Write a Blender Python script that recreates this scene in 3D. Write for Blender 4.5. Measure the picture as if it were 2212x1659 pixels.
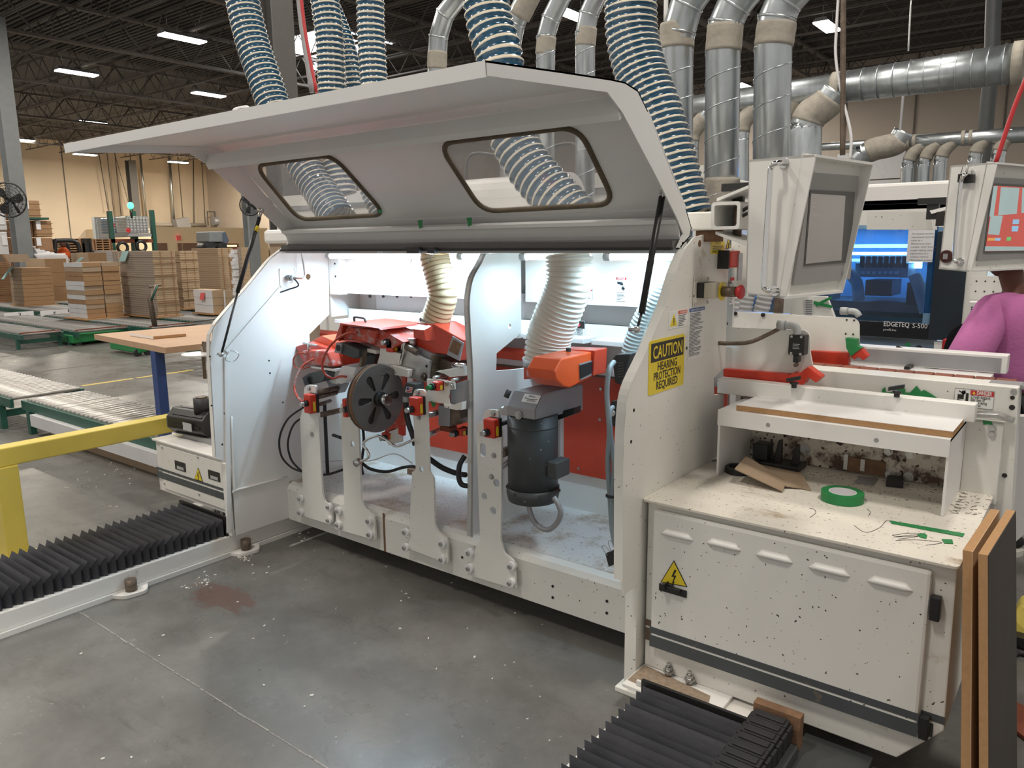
import bpy, bmesh, math, random
from mathutils import Vector as V, Matrix
random.seed(7)
for o in list(bpy.data.objects): bpy.data.objects.remove(o)
S=bpy.context.scene; COL=S.collection
# ---------------- camera, world, light, exposure ----------------
def cam_rot(a,b,c):
    ca,sa,cb,sb,cc,sc=math.cos(a),math.sin(a),math.cos(b),math.sin(b),math.cos(c),math.sin(c)
    f=V((-sa*cb,ca*cb,-sb)); r0=V((ca,sa,0)); u0=r0.cross(f)
    r=r0*cc+u0*sc; u=-r0*sc+u0*cc
    return Matrix((r,u,-f)).transposed()
FPX=1654.16; RC=cam_rot(0.66133641,0.18121328,-0.00993598); CP=V((0,0,1.6))
cd=bpy.data.cameras.new('camera'); cam=bpy.data.objects.new('camera',cd); COL.objects.link(cam)
cd.sensor_width=36; cd.lens=36*FPX/2212; cd.clip_end=300; cd.clip_start=.05
cam.matrix_world=Matrix.Translation(CP)@RC.to_4x4(); S.camera=cam
W=bpy.data.worlds.new('hall_ambient'); S.world=W; W.use_nodes=True
W.node_tree.nodes['Background'].inputs[0].default_value=(1.0,.955,.90,1); W.node_tree.nodes['Background'].inputs[1].default_value=.40
def area(name,loc,sx,sy,power,col,rot=(0,0,0)):
    l=bpy.data.lights.new(name,'AREA'); l.shape='RECTANGLE'; l.size=sx; l.size_y=sy; l.energy=power; l.color=col
    o=bpy.data.objects.new(name,l); COL.objects.link(o); o.location=loc; o.rotation_euler=rot; return o
for (x,y) in [(-2,-1.5),(-5.5,-1),(1.5,2),(-6,5),(-1,6.5),(-11.8,1),(-13,9),(-21.6,5),(-21.6,12.6),(-28.5,17.5),(-39,14),(-46,20),(-48,10),(-46,28),(-11.8,17.9),(-7,23.5),(-12,29)]:
    area('lamp_and_fill_light',(x,y,7.35),.5,1.3,(165 if x>-8 and y<10 else 300 if x>-30 else 1050),(1,.93,.84) if x>-30 else (1,.9,.74))  # hall lamps, plus strong far-left fills added to brighten the left wall
S.view_settings.view_transform='Standard'; S.view_settings.look='None'; S.view_settings.gamma=1; S.view_settings.use_curve_mapping=False
S.view_settings.exposure=.35
# ---------------- unprojection: a photo pixel met with a real plane ----------------
def ray(u,v): return RC@V((u-1106,-(v-829.5),-FPX))
def at(u,v,ax,val):
    d=ray(u,v); i='xyz'.index(ax); return CP+d*((val-CP[i])/d[i])
def atp(u,v,p,n):
    d=ray(u,v); return CP+d*((V(p)-CP).dot(V(n))/d.dot(V(n)))
X,Y,Z=V((1,0,0)),V((0,1,0)),V((0,0,1))
# ---------------- materials ----------------
M={}
def mat(name,col,rough=.5,metal=0,noise=.06,scale=6,dirt=None,dirt_amt=.0,dirt_scale=3,speck=None,speck_scale=60,speck_amt=.0,emit=0,bump=0,bump_scale=80,stretch=(1,1,1),alpha=None,coat=0):
    m=bpy.data.materials.new(name); m.use_nodes=True; nt=m.node_tree; N=nt.nodes; L=nt.links
    b=N['Principled BSDF']; b.inputs['Roughness'].default_value=rough; b.inputs['Metallic'].default_value=metal
    if coat: b.inputs['Coat Weight'].default_value=coat
    tc=N.new('ShaderNodeTexCoord'); mp=N.new('ShaderNodeMapping'); L.new(tc.outputs['Object'],mp.inputs[0]); mp.inputs['Scale'].default_value=stretch
    def nz(sc,det=4,ro=.6):
        n=N.new('ShaderNodeTexNoise'); n.inputs['Scale'].default_value=sc; n.inputs['Detail'].default_value=det; n.inputs['Roughness'].default_value=ro
        L.new(mp.outputs[0],n.inputs['Vector']); return n.outputs['Fac']
    def ramp(f,a,c):
        r=N.new('ShaderNodeMapRange'); r.inputs[1].default_value=a; r.inputs[2].default_value=c; L.new(f,r.inputs[0]); return r.outputs[0]
    def mix(f,A,B):
        x=N.new('ShaderNodeMix'); x.data_type='RGBA'
        if isinstance(f,float): x.inputs[0].default_value=f
        else: L.new(f,x.inputs[0])
        for s,v in ((6,A),(7,B)):
            if isinstance(v,tuple): x.inputs[s].default_value=(*v,1)
            else: L.new(v,x.inputs[s])
        return x.outputs[2]
    c=mix(ramp(nz(scale),.3,.7),tuple(k*(1-noise) for k in col),tuple(min(1,k*(1+noise)) for k in col))
    if dirt:
        t=.62-.3*dirt_amt
        c=mix(ramp(nz(dirt_scale,6,.7),t,t+.12),c,dirt)
    if speck:
        t=.72-.2*speck_amt
        c=mix(ramp(nz(speck_scale,1,.5),t,t+.03),c,speck)
    L.new(c,b.inputs['Base Color'])
    if emit: 
        L.new(c,b.inputs['Emission Color']); b.inputs['Emission Strength'].default_value=emit
    if bump:
        bp=N.new('ShaderNodeBump'); bp.inputs['Strength'].default_value=bump; bp.inputs['Distance'].default_value=.01
        L.new(nz(bump_scale),bp.inputs['Height']); L.new(bp.outputs[0],b.inputs['Normal'])
    if alpha is not None: b.inputs['Alpha'].default_value=alpha
    M[name]=m; return m
mat('white_paint',(.80,.79,.76),.38,noise=.02,scale=3,bump=.02,bump_scale=150)
mat('white_worn',(.78,.77,.72),.42,noise=.03,scale=4,dirt=(.50,.42,.31),dirt_amt=-.02,dirt_scale=4,speck=(.07,.05,.04),speck_scale=80,speck_amt=-.1)
mat('white_speckled',(.80,.79,.75),.42,noise=.02,scale=4,speck=(.04,.03,.03),speck_scale=80,speck_amt=-.04)
mat('white_grimy',(.74,.70,.62),.55,noise=.06,scale=5,dirt=(.42,.33,.23),dirt_amt=.10,dirt_scale=3.2,speck=(.10,.07,.05),speck_scale=75,speck_amt=.12,stretch=(1,1.8,1))
mat('splattered',(.68,.63,.54),.6,noise=.08,scale=8,dirt=(.10,.06,.04),dirt_amt=.55,dirt_scale=9,speck=(.05,.03,.02),speck_scale=40,speck_amt=.4)
mat('tray_white',(.70,.68,.65),.6,noise=.06,scale=4,dirt=(.46,.37,.28),dirt_amt=.30,dirt_scale=3.5,speck=(.2,.15,.12),speck_scale=70,speck_amt=.15)
mat('hood_white',(.76,.76,.75),.45,noise=.02,scale=2)
mat('beam_white',(.74,.72,.68),.5,noise=.04,scale=5,dirt=(.5,.45,.38),dirt_amt=.05,dirt_scale=8)
mat('red_paint',(.56,.055,.025),.32,noise=.1,scale=5,coat=.3)
mat('red_worn',(.50,.06,.03),.45,noise=.15,scale=9,dirt=(.42,.38,.36),dirt_amt=.35,dirt_scale=14)
mat('red_plastic',(.62,.045,.02),.35,noise=.05)
mat('orange_red',(.72,.10,.025),.3,noise=.06,coat=.4)
mat('black_plastic',(.018,.018,.018),.4,noise=.1)
mat('black_rubber',(.022,.022,.024),.55,noise=.2,scale=20)
mat('bellows_black',(.030,.031,.038),.42,noise=.25,scale=8,bump=.1,bump_scale=30)
mat('dark_grey',(.06,.065,.065),.5,noise=.1)
mat('motor_grey',(.048,.054,.056),.45,noise=.08,scale=6,speck=(.35,.35,.35),speck_scale=60,speck_amt=-.1)
mat('housing_grey',(.33,.33,.34),.45,metal=.25,noise=.05)
mat('light_grey',(.42,.44,.44),.5,noise=.05)
mat('cable_grey',(.22,.26,.28),.45,noise=.06)
mat('galvanised',(.52,.56,.58),.32,metal=.92,noise=.14,scale=18,stretch=(1,1,.25),bump=.06,bump_scale=12)
mat('duct_tape',(.36,.33,.28),.75,noise=.15,scale=14,bump=.5,bump_scale=22)
mat('steel',(.55,.55,.54),.3,metal=.95,noise=.1,scale=20)
mat('chrome',(.78,.78,.77),.1,metal=1,noise=.03)
mat('aluminium',(.62,.62,.61),.38,metal=.7,noise=.06,scale=10,dirt=(.45,.43,.4),dirt_amt=.1,dirt_scale=10)
mat('greasy_steel',(.17,.13,.10),.5,metal=.6,noise=.3,scale=30)
mat('rust_brown',(.20,.11,.06),.75,noise=.25,scale=20,bump=.3,bump_scale=60)
mat('wheel_face',(.135,.122,.112),.42,metal=.3,noise=.12,scale=6)
mat('chain',(.20,.17,.12),.5,metal=.6,noise=.2,scale=40)
mat('hose_blue',(.010,.065,.125),.22,noise=.15,scale=12,coat=.5)
mat('hose_cream',(.62,.55,.43),.4,noise=.08,scale=10)
mat('hose_yellowed',(.66,.55,.35),.5,noise=.1,scale=12)
mat('hose_white',(.70,.67,.60),.45,noise=.06,scale=12)
mat('hose_dirt',(.32,.22,.12),.6,noise=.25,scale=14)
mat('hose_grey',(.42,.47,.47),.4,noise=.06)
mat('yellow_paint',(.66,.53,.10),.4,noise=.05,scale=5,dirt=(.6,.5,.2),dirt_amt=-.05,dirt_scale=12)
mat('sign_yellow',(.80,.62,.03),.35,noise=.02)
mat('sign_white',(.80,.80,.78),.4,noise=.01)
mat('sign_black',(.02,.017,.015),.4,noise=.02)
mat('sign_red',(.52,.03,.035),.4,noise=.02)
mat('sign_blue',(.04,.12,.35),.4,noise=.02)
mat('text_grey',(.13,.13,.14),.5)
mat('stripe_grey',(.075,.085,.09),.5,noise=.08,scale=8,dirt=(.25,.18,.12),dirt_amt=.05,dirt_scale=6)
mat('stripe_brown',(.14,.10,.07),.6,noise=.2,scale=10)
mat('sawdust',(.30,.23,.165),.95,noise=.2,scale=60,bump=.6,bump_scale=90)
mat('green_tape',(.015,.22,.06),.5,noise=.08,scale=14)
mat('conveyor_green',(.018,.085,.06),.45,noise=.12,scale=8)
mat('cart_green',(.015,.20,.055),.4,noise=.1,scale=8)
mat('table_blue',(.025,.06,.20),.38,noise=.1,scale=8)
mat('roller',(.48,.46,.43),.42,metal=.55,noise=.12,scale=12,dirt=(.25,.23,.2),dirt_amt=.1,dirt_scale=14)
mat('mdf',(.50,.33,.19),.8,noise=.05,scale=60)
mat('table_board',(.46,.30,.19),.7,noise=.06,scale=8,dirt=(.35,.22,.13),dirt_amt=-.1,dirt_scale=7)
mat('mdf_edge',(.42,.24,.11),.85,noise=.08,scale=80)
mat('particle',(.36,.25,.16),.85,noise=.12,scale=90,stretch=(1,1,6))
mat('particle_light',(.45,.33,.21),.85,noise=.10,scale=90,stretch=(1,1,6))
mat('particle_grey',(.32,.26,.21),.8,noise=.10,scale=40,stretch=(.3,.3,14))
mat('cardboard',(.34,.205,.105),.85,noise=.05,scale=10)
mat('cardboard_dark',(.30,.17,.09),.85,noise=.12,scale=8)
mat('cardboard_pale',(.36,.265,.18),.85,noise=.06,scale=10)
mat('pallet_wood',(.36,.20,.10),.85,noise=.2,scale=12)
mat('roller_dull',(.20,.195,.185),.5,metal=.5,noise=.2,scale=10); mat('laminate_white',(.78,.77,.76),.35,noise=.01)
mat('laminate_grey',(.60,.60,.60),.45,noise=.05)
mat('dark_laminate',(.042,.033,.027),.6,noise=.2,scale=4,stretch=(1,1,.2))
mat('paper_teal',(.35,.55,.55),.6); mat('paper_red',(.75,.12,.12),.6); mat('paper_white',(.75,.75,.76),.6,noise=.02)
mat('joist_steel',(.13,.112,.10),.7,noise=.15)
mat('deck_steel',(.075,.067,.062),.75,noise=.15)
mat('column_paint',(.22,.235,.24),.55,noise=.06)
mat('dark_column',(.10,.095,.09),.55,noise=.06)
mat('pink_cloth',(.55,.17,.40),.9,noise=.06,scale=5,bump=.25,bump_scale=60)
mat('skin_brown',(.12,.045,.025),.55,noise=.06); mat('black_cloth',(.012,.012,.014),.9,noise=.2); mat('hair',(.012,.01,.01),.7,noise=.3,scale=40,bump=.6,bump_scale=90)
mat('orange_cloth',(.75,.12,.02),.8); mat('sole_white',(.6,.58,.52),.7)
mat('beige_plastic',(.50,.46,.37),.5,noise=.05); mat('dark_maroon',(.06,.015,.012),.4); mat('bezel_grey',(.36,.35,.335),.5,noise=.03); mat('bezel_dark',(.11,.107,.10),.4)
mat('screen_dim',(.30,.275,.25),.22,noise=.06,scale=2,emit=.2)
mat('screen_cyan',(.36,.48,.48),.3,emit=.35); mat('screen_red',(.62,.09,.065),.3,emit=.3); mat('screen_orange',(.70,.35,.08),.3,emit=.4); mat('screen_blue',(.25,.45,.65),.3,emit=.5); mat('screen_green',(.15,.55,.15),.3,emit=.4)
mat('navy',(.015,.024,.034),.35,noise=.05); mat('panel_black',(.008,.009,.012),.25)
mat('gasket',(.10,.075,.045),.6,noise=.35,scale=10)
mat('lamp_glow',(1,.95,.86),.5,noise=0,emit=14); mat('tube_glow',(.86,.95,1),.5,noise=0,emit=12); mat('inside_glow',(.45,.80,1),.5,noise=0,emit=5)
mat('sky_glow',(.9,.95,1),.5,noise=0,emit=6); mat('green_glow',(.05,1,.25),.5,noise=0,emit=4); mat('office_glow',(1,.7,.4),.5,noise=0,emit=1.2)
mat('tote_white',(.62,.63,.63),.35,noise=.05); mat('tote_blue',(.12,.20,.30),.35,noise=.05); mat('machine_blue',(.10,.13,.18),.4); mat('bench_blue_steel',(.16,.30,.45),.5)
mat('brown_red',(.22,.06,.03),.6,noise=.2,scale=10); mat('door_brown',(.16,.09,.06),.6); mat('yellow_line',(.55,.42,.12),.7,noise=.2,scale=12)
mat('debris_dull',(.27,.255,.235),.9,noise=.3,scale=40); mat('debris',(.62,.60,.55),.9,noise=.2,scale=60)
def glassmat(name,col,alpha):
    m=bpy.data.materials.new(name); m.use_nodes=True; nt=m.node_tree; b=nt.nodes['Principled BSDF']; nt.nodes.remove(b)
    t=nt.nodes.new('ShaderNodeBsdfTransparent'); g=nt.nodes.new('ShaderNodeBsdfGlossy'); d=nt.nodes.new('ShaderNodeBsdfDiffuse')
    g.inputs['Roughness'].default_value=.03; t.inputs[0].default_value=(*col,1); d.inputs[0].default_value=(.75,.77,.8,1)
    mx=nt.nodes.new('ShaderNodeMixShader'); mx.inputs[0].default_value=alpha*.6; m2=nt.nodes.new('ShaderNodeMixShader')
    L=nt.links; L.new(t.outputs[0],mx.inputs[1]); L.new(d.outputs[0],mx.inputs[2]); m2.inputs[0].default_value=.05; L.new(mx.outputs[0],m2.inputs[1]); L.new(g.outputs[0],m2.inputs[2])
    L.new(m2.outputs[0],nt.nodes['Material Output'].inputs[0]); M[name]=m
glassmat('dusty_pane',(1,1,1),.33); glassmat('blue_pane',(.36,.60,.86),.06); glassmat('clear_plastic',(.95,.97,1),.3)
# concrete floor
def floor_mat():
    m=mat('concrete',(.125,.121,.112),.36,noise=.12,scale=1.1); nt=m.node_tree; N=nt.nodes; L=nt.links; b=N['Principled BSDF']
    base=b.inputs['Base Color'].links[0].from_socket; tc=[n for n in N if n.type=='TEX_COORD'][0]
    def nz(sc,det,ro,st=(1,1,1),dis=0):
        mp=N.new('ShaderNodeMapping'); mp.inputs['Scale'].default_value=st; mp.inputs['Rotation'].default_value=(0,0,.5); L.new(tc.outputs['Object'],mp.inputs[0])
        n=N.new('ShaderNodeTexNoise'); n.inputs['Scale'].default_value=sc; n.inputs['Detail'].default_value=det; n.inputs['Roughness'].default_value=ro; n.inputs['Distortion'].default_value=dis
        L.new(mp.outputs[0],n.inputs[0]); return n.outputs['Fac']
    def mr(f,a,c,lo=0,hi=1):
        r=N.new('ShaderNodeMapRange'); r.inputs[1].default_value=a; r.inputs[2].default_value=c; r.inputs[3].default_value=lo; r.inputs[4].default_value=hi; L.new(f,r.inputs[0]); return r.outputs[0]
    def mix(f,A,B):
        x=N.new('ShaderNodeMix'); x.data_type='RGBA'; L.new(f,x.inputs[0])
        for s,v in ((6,A),(7,B)):
            if isinstance(v,tuple): x.inputs[s].default_value=(*v,1)
            else: L.new(v,x.inputs[s])
        return x.outputs[2]
    c=mix(mr(nz(3.5,10,.75),.42,.62,0,.6),base,(.19,.185,.172))
    c=mix(mr(nz(2.2,8,.8,(1,3,1),.6),.56,.68,0,.6),c,(.06,.056,.05))
    c=mix(mr(nz(14,4,.6,(1,6,1),1.4),.66,.74,0,.35),c,(.05,.046,.042))
    c=mix(mr(nz(45,2,.5),.72,.76,0,.5),c,(.33,.32,.30))
    # reddish brown spill on the slab
    geo=N.new('ShaderNodeNewGeometry'); vm=N.new('ShaderNodeVectorMath'); vm.operation='SUBTRACT'; L.new(geo.outputs['Position'],vm.inputs[0]); vm.inputs[1].default_value=(-3.10,1.79,0)
    rt=N.new('ShaderNodeMapping'); rt.inputs['Rotation'].default_value=(0,0,-.55); rt.inputs['Scale'].default_value=(4.6,9.5,1); L.new(vm.outputs[0],rt.inputs[0])
    ln=N.new('ShaderNodeVectorMath'); ln.operation='LENGTH'; L.new(rt.outputs[0],ln.inputs[0])
    ad=N.new('ShaderNodeMath'); ad.operation='ADD'; L.new(ln.outputs['Value'],ad.inputs[0]); L.new(mr(nz(10,5,.7,(1,3,1)),.3,.7,-.5,.5),ad.inputs[1])
    c=mix(mr(ad.outputs[0],1.0,.8,0,.8),c,(.13,.075,.06))
    L.new(c,b.inputs['Base Color'])
    L.new(mr(nz(2.5,6,.7),.3,.7,.22,.42),b.inputs['Roughness'])
floor_mat()
def deck_lines():  # corrugated roof deck and tilt-up wall paint
    m=mat('wall_paint',(.60,.50,.38),.8,noise=.05,scale=.4)
deck_lines(); mat('wall_back_paint',(.42,.36,.30),.8,noise=.05,scale=.4); mat('office_paint',(.58,.46,.31),.8,noise=.03)
# ---------------- mesh helpers ----------------
class MB:
    def __init__(s): s.v=[]; s.f=[]; s.m=[]; s.mi=0; s.sm=[]; s.s=False
    def add(s,vs,fs,smooth=None):
        n=len(s.v); s.v+= [V(p) for p in vs]
        for f in fs: s.f.append([i+n for i in f]); s.m.append(s.mi); s.sm.append(s.s if smooth is None else smooth)
        return s
    def box(s,a,b):
        x0,y0,z0=a; x1,y1,z1=b
        return s.add([(x0,y0,z0),(x1,y0,z0),(x1,y1,z0),(x0,y1,z0),(x0,y0,z1),(x1,y0,z1),(x1,y1,z1),(x0,y1,z1)],[(0,3,2,1),(4,5,6,7),(0,1,5,4),(1,2,6,5),(2,3,7,6),(3,0,4,7)],False)
    def ob(s,o,a,b,c):   # oriented box: corner + three edge vectors
        o,a,b,c=V(o),V(a),V(b),V(c)
        if a.cross(b).dot(c)<0: a,b=b,a
        return s.add([o,o+a,o+a+b,o+b,o+c,o+a+c,o+a+b+c,o+b+c],[(0,3,2,1),(4,5,6,7),(0,1,5,4),(1,2,6,5),(2,3,7,6),(3,0,4,7)],False)
    def ext(s,pts,vec):
        pts=[V(p) for p in pts]; n=len(pts); vec=V(vec)
        return s.add(pts+[p+vec for p in pts],[tuple(range(n)),tuple(range(2*n-1,n-1,-1))]+[(i,i+n,(i+1)%n+n,(i+1)%n) for i in range(n)],False)
    def tube(s,pts,r,n=8,cap=True,radii=None,band=None):
        pts=[V(p) for p in pts]; rings=[]; 
        t0=(pts[1]-pts[0]).normalized(); a=t0.orthogonal().normalized()
        vs=[];fs=[];k=len(pts)
        for i,p in enumerate(pts):
            t=(pts[min(i+1,k-1)]-pts[max(i-1,0)]).normalized()
            a=(a-t*a.dot(t)).normalized(); b=t.cross(a); rr=radii[i] if radii else r
            for j in range(n):
                q=2*math.pi*j/n; vs.append(p+(a*math.cos(q)+b*math.sin(q))*rr)
        base=len(s.v); s.v+=vs
        for i in range(k-1):
            for j in range(n):
                s.f.append([base+i*n+j,base+i*n+(j+1)%n,base+(i+1)*n+(j+1)%n,base+(i+1)*n+j]); s.m.append(band[i] if band else s.mi); s.sm.append(True)
        if cap:
            s.f.append([base+j for j in range(n-1,-1,-1)]); s.m.append(s.mi); s.sm.append(False)
            s.f.append([base+(k-1)*n+j for j in range(n)]); s.m.append(s.mi); s.sm.append(False)
        return s
    def cyl(s,p,q,r,r2=None,n=16):
        s.tube([p,q],r,n,radii=[r,r if r2 is None else r2]); return s
    def ell(s,c,rx,ry,rz,n=14,m=8):
        c=V(c); vs=[c+V((0,0,rz))]; fs=[]
        for i in range(1,m):
            t=math.pi*i/m
            for j in range(n): q=2*math.pi*j/n; vs.append(c+V((rx*math.sin(t)*math.cos(q),ry*math.sin(t)*math.sin(q),rz*math.cos(t))))
        vs.append(c-V((0,0,rz)))
        for j in range(n): fs.append((0,1+j,1+(j+1)%n)); fs.append((len(vs)-1,1+(m-2)*n+(j+1)%n,1+(m-2)*n+j))
        for i in range(m-2):
            for j in range(n): a=1+i*n+j; b=1+i*n+(j+1)%n; fs.append((a,a+n,b+n,b))
        return s.add(vs,fs,True)
    def build(s,name,material,parent=None,bevel=0,label=None,kind=None,solid=0):
        me=bpy.data.meshes.new(name); org=V(parent['_o']) if parent is not None and '_o' in parent else V((0,0,0))
        me.from_pydata([tuple(p-org) for p in s.v],[],s.f)
        ms=material if isinstance(material,(list,tuple)) else [material]
        for k in ms: me.materials.append(M[k])
        me.polygons.foreach_set('material_index',s.m); me.polygons.foreach_set('use_smooth',s.sm); me.update()
        bm=bmesh.new(); bm.from_mesh(me); bmesh.ops.recalc_face_normals(bm,faces=bm.faces); bm.to_mesh(me); bm.free()
        o=bpy.data.objects.new(name,me); COL.objects.link(o)
        if parent is not None: o.parent=parent; o['_o']=tuple(org)
        else:
            lo=V([min(p[i] for p in s.v) for i in range(3)]); hi=V([max(p[i] for p in s.v) for i in range(3)]); c=V(((lo.x+hi.x)/2,(lo.y+hi.y)/2,lo.z))
            me.transform(Matrix.Translation(-c)); o.location=c; o['_o']=tuple(c)
        if bevel:
            b=o.modifiers.new('b','BEVEL'); b.width=bevel; b.segments=2; b.limit_method='ANGLE'; b.angle_limit=.6
            b.harden_normals=False
        if label: o['label']=label
        if kind: o['kind']=kind
        return o
def T(name,label,cat,loc,group=None):
    o=bpy.data.objects.new(name,None); COL.objects.link(o); o.location=loc; o['_o']=tuple(loc); o['label']=label; o['category']=cat; o.empty_display_size=.05
    if group: o['group']=group
    return o
def tag(o,label,cat,group=None):
    o['label']=label; o['category']=cat
    if group: o['group']=group
    return o
def clone(root,loc,label,rz=0):
    r=root.copy(); COL.objects.link(r); r.location=loc; r.rotation_euler=(0,0,rz); r['label']=label
    def rec(a,b):
        for ch in list(a.children):
            c=ch.copy(); COL.objects.link(c); c.parent=b; rec(ch,c)
    rec(root,r); return r
def struct(name,mb,m,parent=None,**k):
    o=mb.build(name,m,parent,**k)
    if parent is None: o['kind']='structure'
    return o
def plate(name,outer,holes,vec,m,parent,bevel=0,label=None):
    """planar plate (list of 3D points) with holes, extruded by vec"""
    bm=bmesh.new(); es=[]
    for loop in [outer]+holes:
        vs=[bm.verts.new(V(p)) for p in loop]
        for i in range(len(vs)): es.append(bm.edges.new((vs[i],vs[(i+1)%len(vs)])))
    bmesh.ops.triangle_fill(bm,edges=es,use_beauty=True,use_dissolve=False,normal=V(vec).normalized())
    r=bmesh.ops.extrude_face_region(bm,geom=bm.faces[:])
    bmesh.ops.translate(bm,vec=V(vec),verts=[g for g in r['geom'] if isinstance(g,bmesh.types.BMVert)])
    bmesh.ops.recalc_face_normals(bm,faces=bm.faces)
    mb=MB(); bm.verts.index_update(); mb.add([v.co.copy() for v in bm.verts],[[v.index for v in f.verts] for f in bm.faces],False); bm.free()
    return mb.build(name,m,parent,bevel=bevel,label=label)
def circ(c,r,a,b,n=14): c=V(c); return [c+(V(a)*math.cos(2*math.pi*i/n)+V(b)*math.sin(2*math.pi*i/n))*r for i in range(n)]
def cat(pts,k=8,closed=False):   # catmull-rom
    pts=[V(p) for p in pts]; n=len(pts); out=[]
    rng=n if closed else n-1
    for i in range(rng):
        if closed: p0,p1,p2,p3=pts[i-1],pts[i],pts[(i+1)%n],pts[(i+2)%n]
        else: p0,p1,p2,p3=pts[max(i-1,0)],pts[i],pts[i+1],pts[min(i+2,n-1)]
        for j in range(k):
            t=j/k; out.append(.5*((2*p1)+(p2-p0)*t+(2*p0-5*p1+4*p2-p3)*t*t+(-p0+3*p1-3*p2+p3)*t**3))
    if not closed: out.append(pts[-1])
    return out
def resample(pts,d):
    out=[pts[0]]; acc=0
    for a,b in zip(pts,pts[1:]):
        L=(b-a).length; 
        while acc+L>=d:
            t=(d-acc)/L; a=a+(b-a)*t; out.append(a); L=(b-a).length; acc=0
        acc+=L
    return out
def rrect(c,a,b,w,h,r,k=4):   # rounded rectangle, centre c, axes a,b
    c,a,b=V(c),V(a),V(b); out=[]
    for sx,sy,q0 in ((1,1,0),(-1,1,90),(-1,-1,180),(1,-1,270)):
        for i in range(k+1):
            q=math.radians(q0+90*i/k); out.append(c+a*(sx*(w/2-r)+r*math.cos(q))+b*(sy*(h/2-r)+r*math.sin(q)))
    return out
def rpoly(pts,r,k=4):   # round the corners of a planar polygon
    pts=[V(p) for p in pts]; n=len(pts); out=[]
    for i in range(n):
        p=pts[i]; a=pts[i-1]-p; b=pts[(i+1)%n]-p; rr=min(r,a.length*.45,b.length*.45)
        A=p+a.normalized()*rr; B=p+b.normalized()*rr
        for j in range(k+1): t=j/k; out.append(A*(1-t)**2+p*2*t*(1-t)+B*t*t)
    return out
FC={}
def text(s,org,u,v,size,m,parent,name='lettering',bold=0,width=None,sx=1):
    """flat letters standing on a surface: org lower left, u right, v up"""
    key=(s,bold)
    if key not in FC:
        c=bpy.data.curves.new('t','FONT'); c.body=s; c.size=1; c.offset=bold; c.resolution_u=2; c.space_line=.95
        o=bpy.data.objects.new('t',c); COL.objects.link(o); bpy.context.view_layer.update()
        me=bpy.data.meshes.new_from_object(o.evaluated_get(bpy.context.evaluated_depsgraph_get()))
        FC[key]=([p.co.copy() for p in me.vertices],[list(f.vertices) for f in me.polygons]); bpy.data.objects.remove(o); bpy.data.meshes.remove(me)
    vs,fs=FC[key]
    if not vs: return
    x1=max(p.x for p in vs); k=size
    if width: sx=width/(x1*k)
    u,v=V(u).normalized(),V(v).normalized(); mb=MB(); mb.add([V(org)+u*(p.x*k*sx)+v*(p.y*k) for p in vs],fs,False)
    o=mb.build(name,m,parent); return o
def sheet(mb,o,u,v,w,h,n,t=.0015,r=0):
    o,u,v,n=V(o),V(u).normalized(),V(v).normalized(),V(n).normalized()
    if r: mb.ext(rrect(o+u*w/2+v*h/2,u,v,w,h,r),n*t)
    else: mb.ob(o,u*w,v*h,n*t)
    return mb
def lines(mb,o,u,v,w,h,n,rows,ind=0,seed=1):
    rd=random.Random(seed); u,v,n=V(u).normalized(),V(v).normalized(),V(n).normalized()
    for i in range(rows):
        y=h*(1-(i+.7)/rows); ww=w*(rd.uniform(.7,1) if rd.random()<.8 else rd.uniform(.3,.7))
        sheet(mb,V(o)+v*y,u,v,ww,h/rows*.42,n,.0008)
def hexbolt(mb,p,n,r=.011,h=.008,washer=True):
    p,n=V(p),V(n).normalized()
    if washer: mb.tube([p,p+n*.002],r*1.45,14)
    mb.tube([p+n*.002,p+n*(.002+h)],r,6)
def hose(name,pts,r,pitch,mats,parent=None,amp=.06,n=20):
    """ribbed hose: rib and wall bands alternate; mats=(wall, rib)"""
    K=5 if mats[0]=='hose_blue' else 4; P=resample(cat(pts,10),pitch/K); radii=[];band=[]
    for i in range(len(P)):
        ph=i%K; radii.append(r*(1+amp) if ph in (1,2) else r*(1-amp*.4)); band.append(1 if (ph==0 or (ph==1 and mats[0]=='hose_blue')) else 0)
    mb=MB(); mb.tube(P,r,n,radii=radii,band=band,cap=False); return mb.build(name,list(mats),parent)
# ================= THE HALL =================
struct('floor',MB().ext([(-62,-6,0),(8,-6,0),(8,36,0),(-62,36,0)],(0,0,-.1)),'concrete')
# saw-cut joints and tape lines in the slab
mb=MB(); 
_r=random.Random(4); _x=-3.5
while _x<1.5:
    _l=_r.uniform(.02,.12); _y=1.319+_r.uniform(-.002,.002); mb.box((_x,_y-_r.uniform(.001,.003),0),(_x+_l,_y+_r.uniform(.001,.004),.0015)); _x+=_l+_r.uniform(0,.012)
struct('trim_1',mb,'debris_dull')
a=at(0,772,'z',0); b=at(280,775,'z',0)
mb=MB()
for (p,q) in (((0,1003-231),(175,752-8)),((75,804),(330,772))):
    A=at(*p,'z',0); B=at(*q,'z',0); d=(B-A).normalized(); n=V((-d.y,d.x,0))*.03; mb.ext([A-n,B-n,B+n,A+n],(0,0,.002))
struct('trim_2',mb,'joist_steel')
mb=MB()
for x0,y0,x1,y1 in ((-9.5,3.9,-9.42,4.5),(-9.5,4.55,-9.42,5.3),(-9.5,5.5,-9.42,5.75)): mb.box((x0,y0,0),(x1,y1,.002))
struct('trim_3',mb,'yellow_line')
cl=MB().box((-62,-6,8.5),(8,36,8.6)); ceil=struct('ceiling',cl,'deck_steel')
mb=MB()
for i in range(150): y=8+i*.19; mb.box((-30,y,8.44),(0,y+.09,8.5))
o=mb.build('deck_rib','deck_steel',ceil); o['kind']='stuff'
wl=struct('wall_left',MB().box((-55.3,-6,0),(-55,36,8.5)),'wall_paint')
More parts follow.
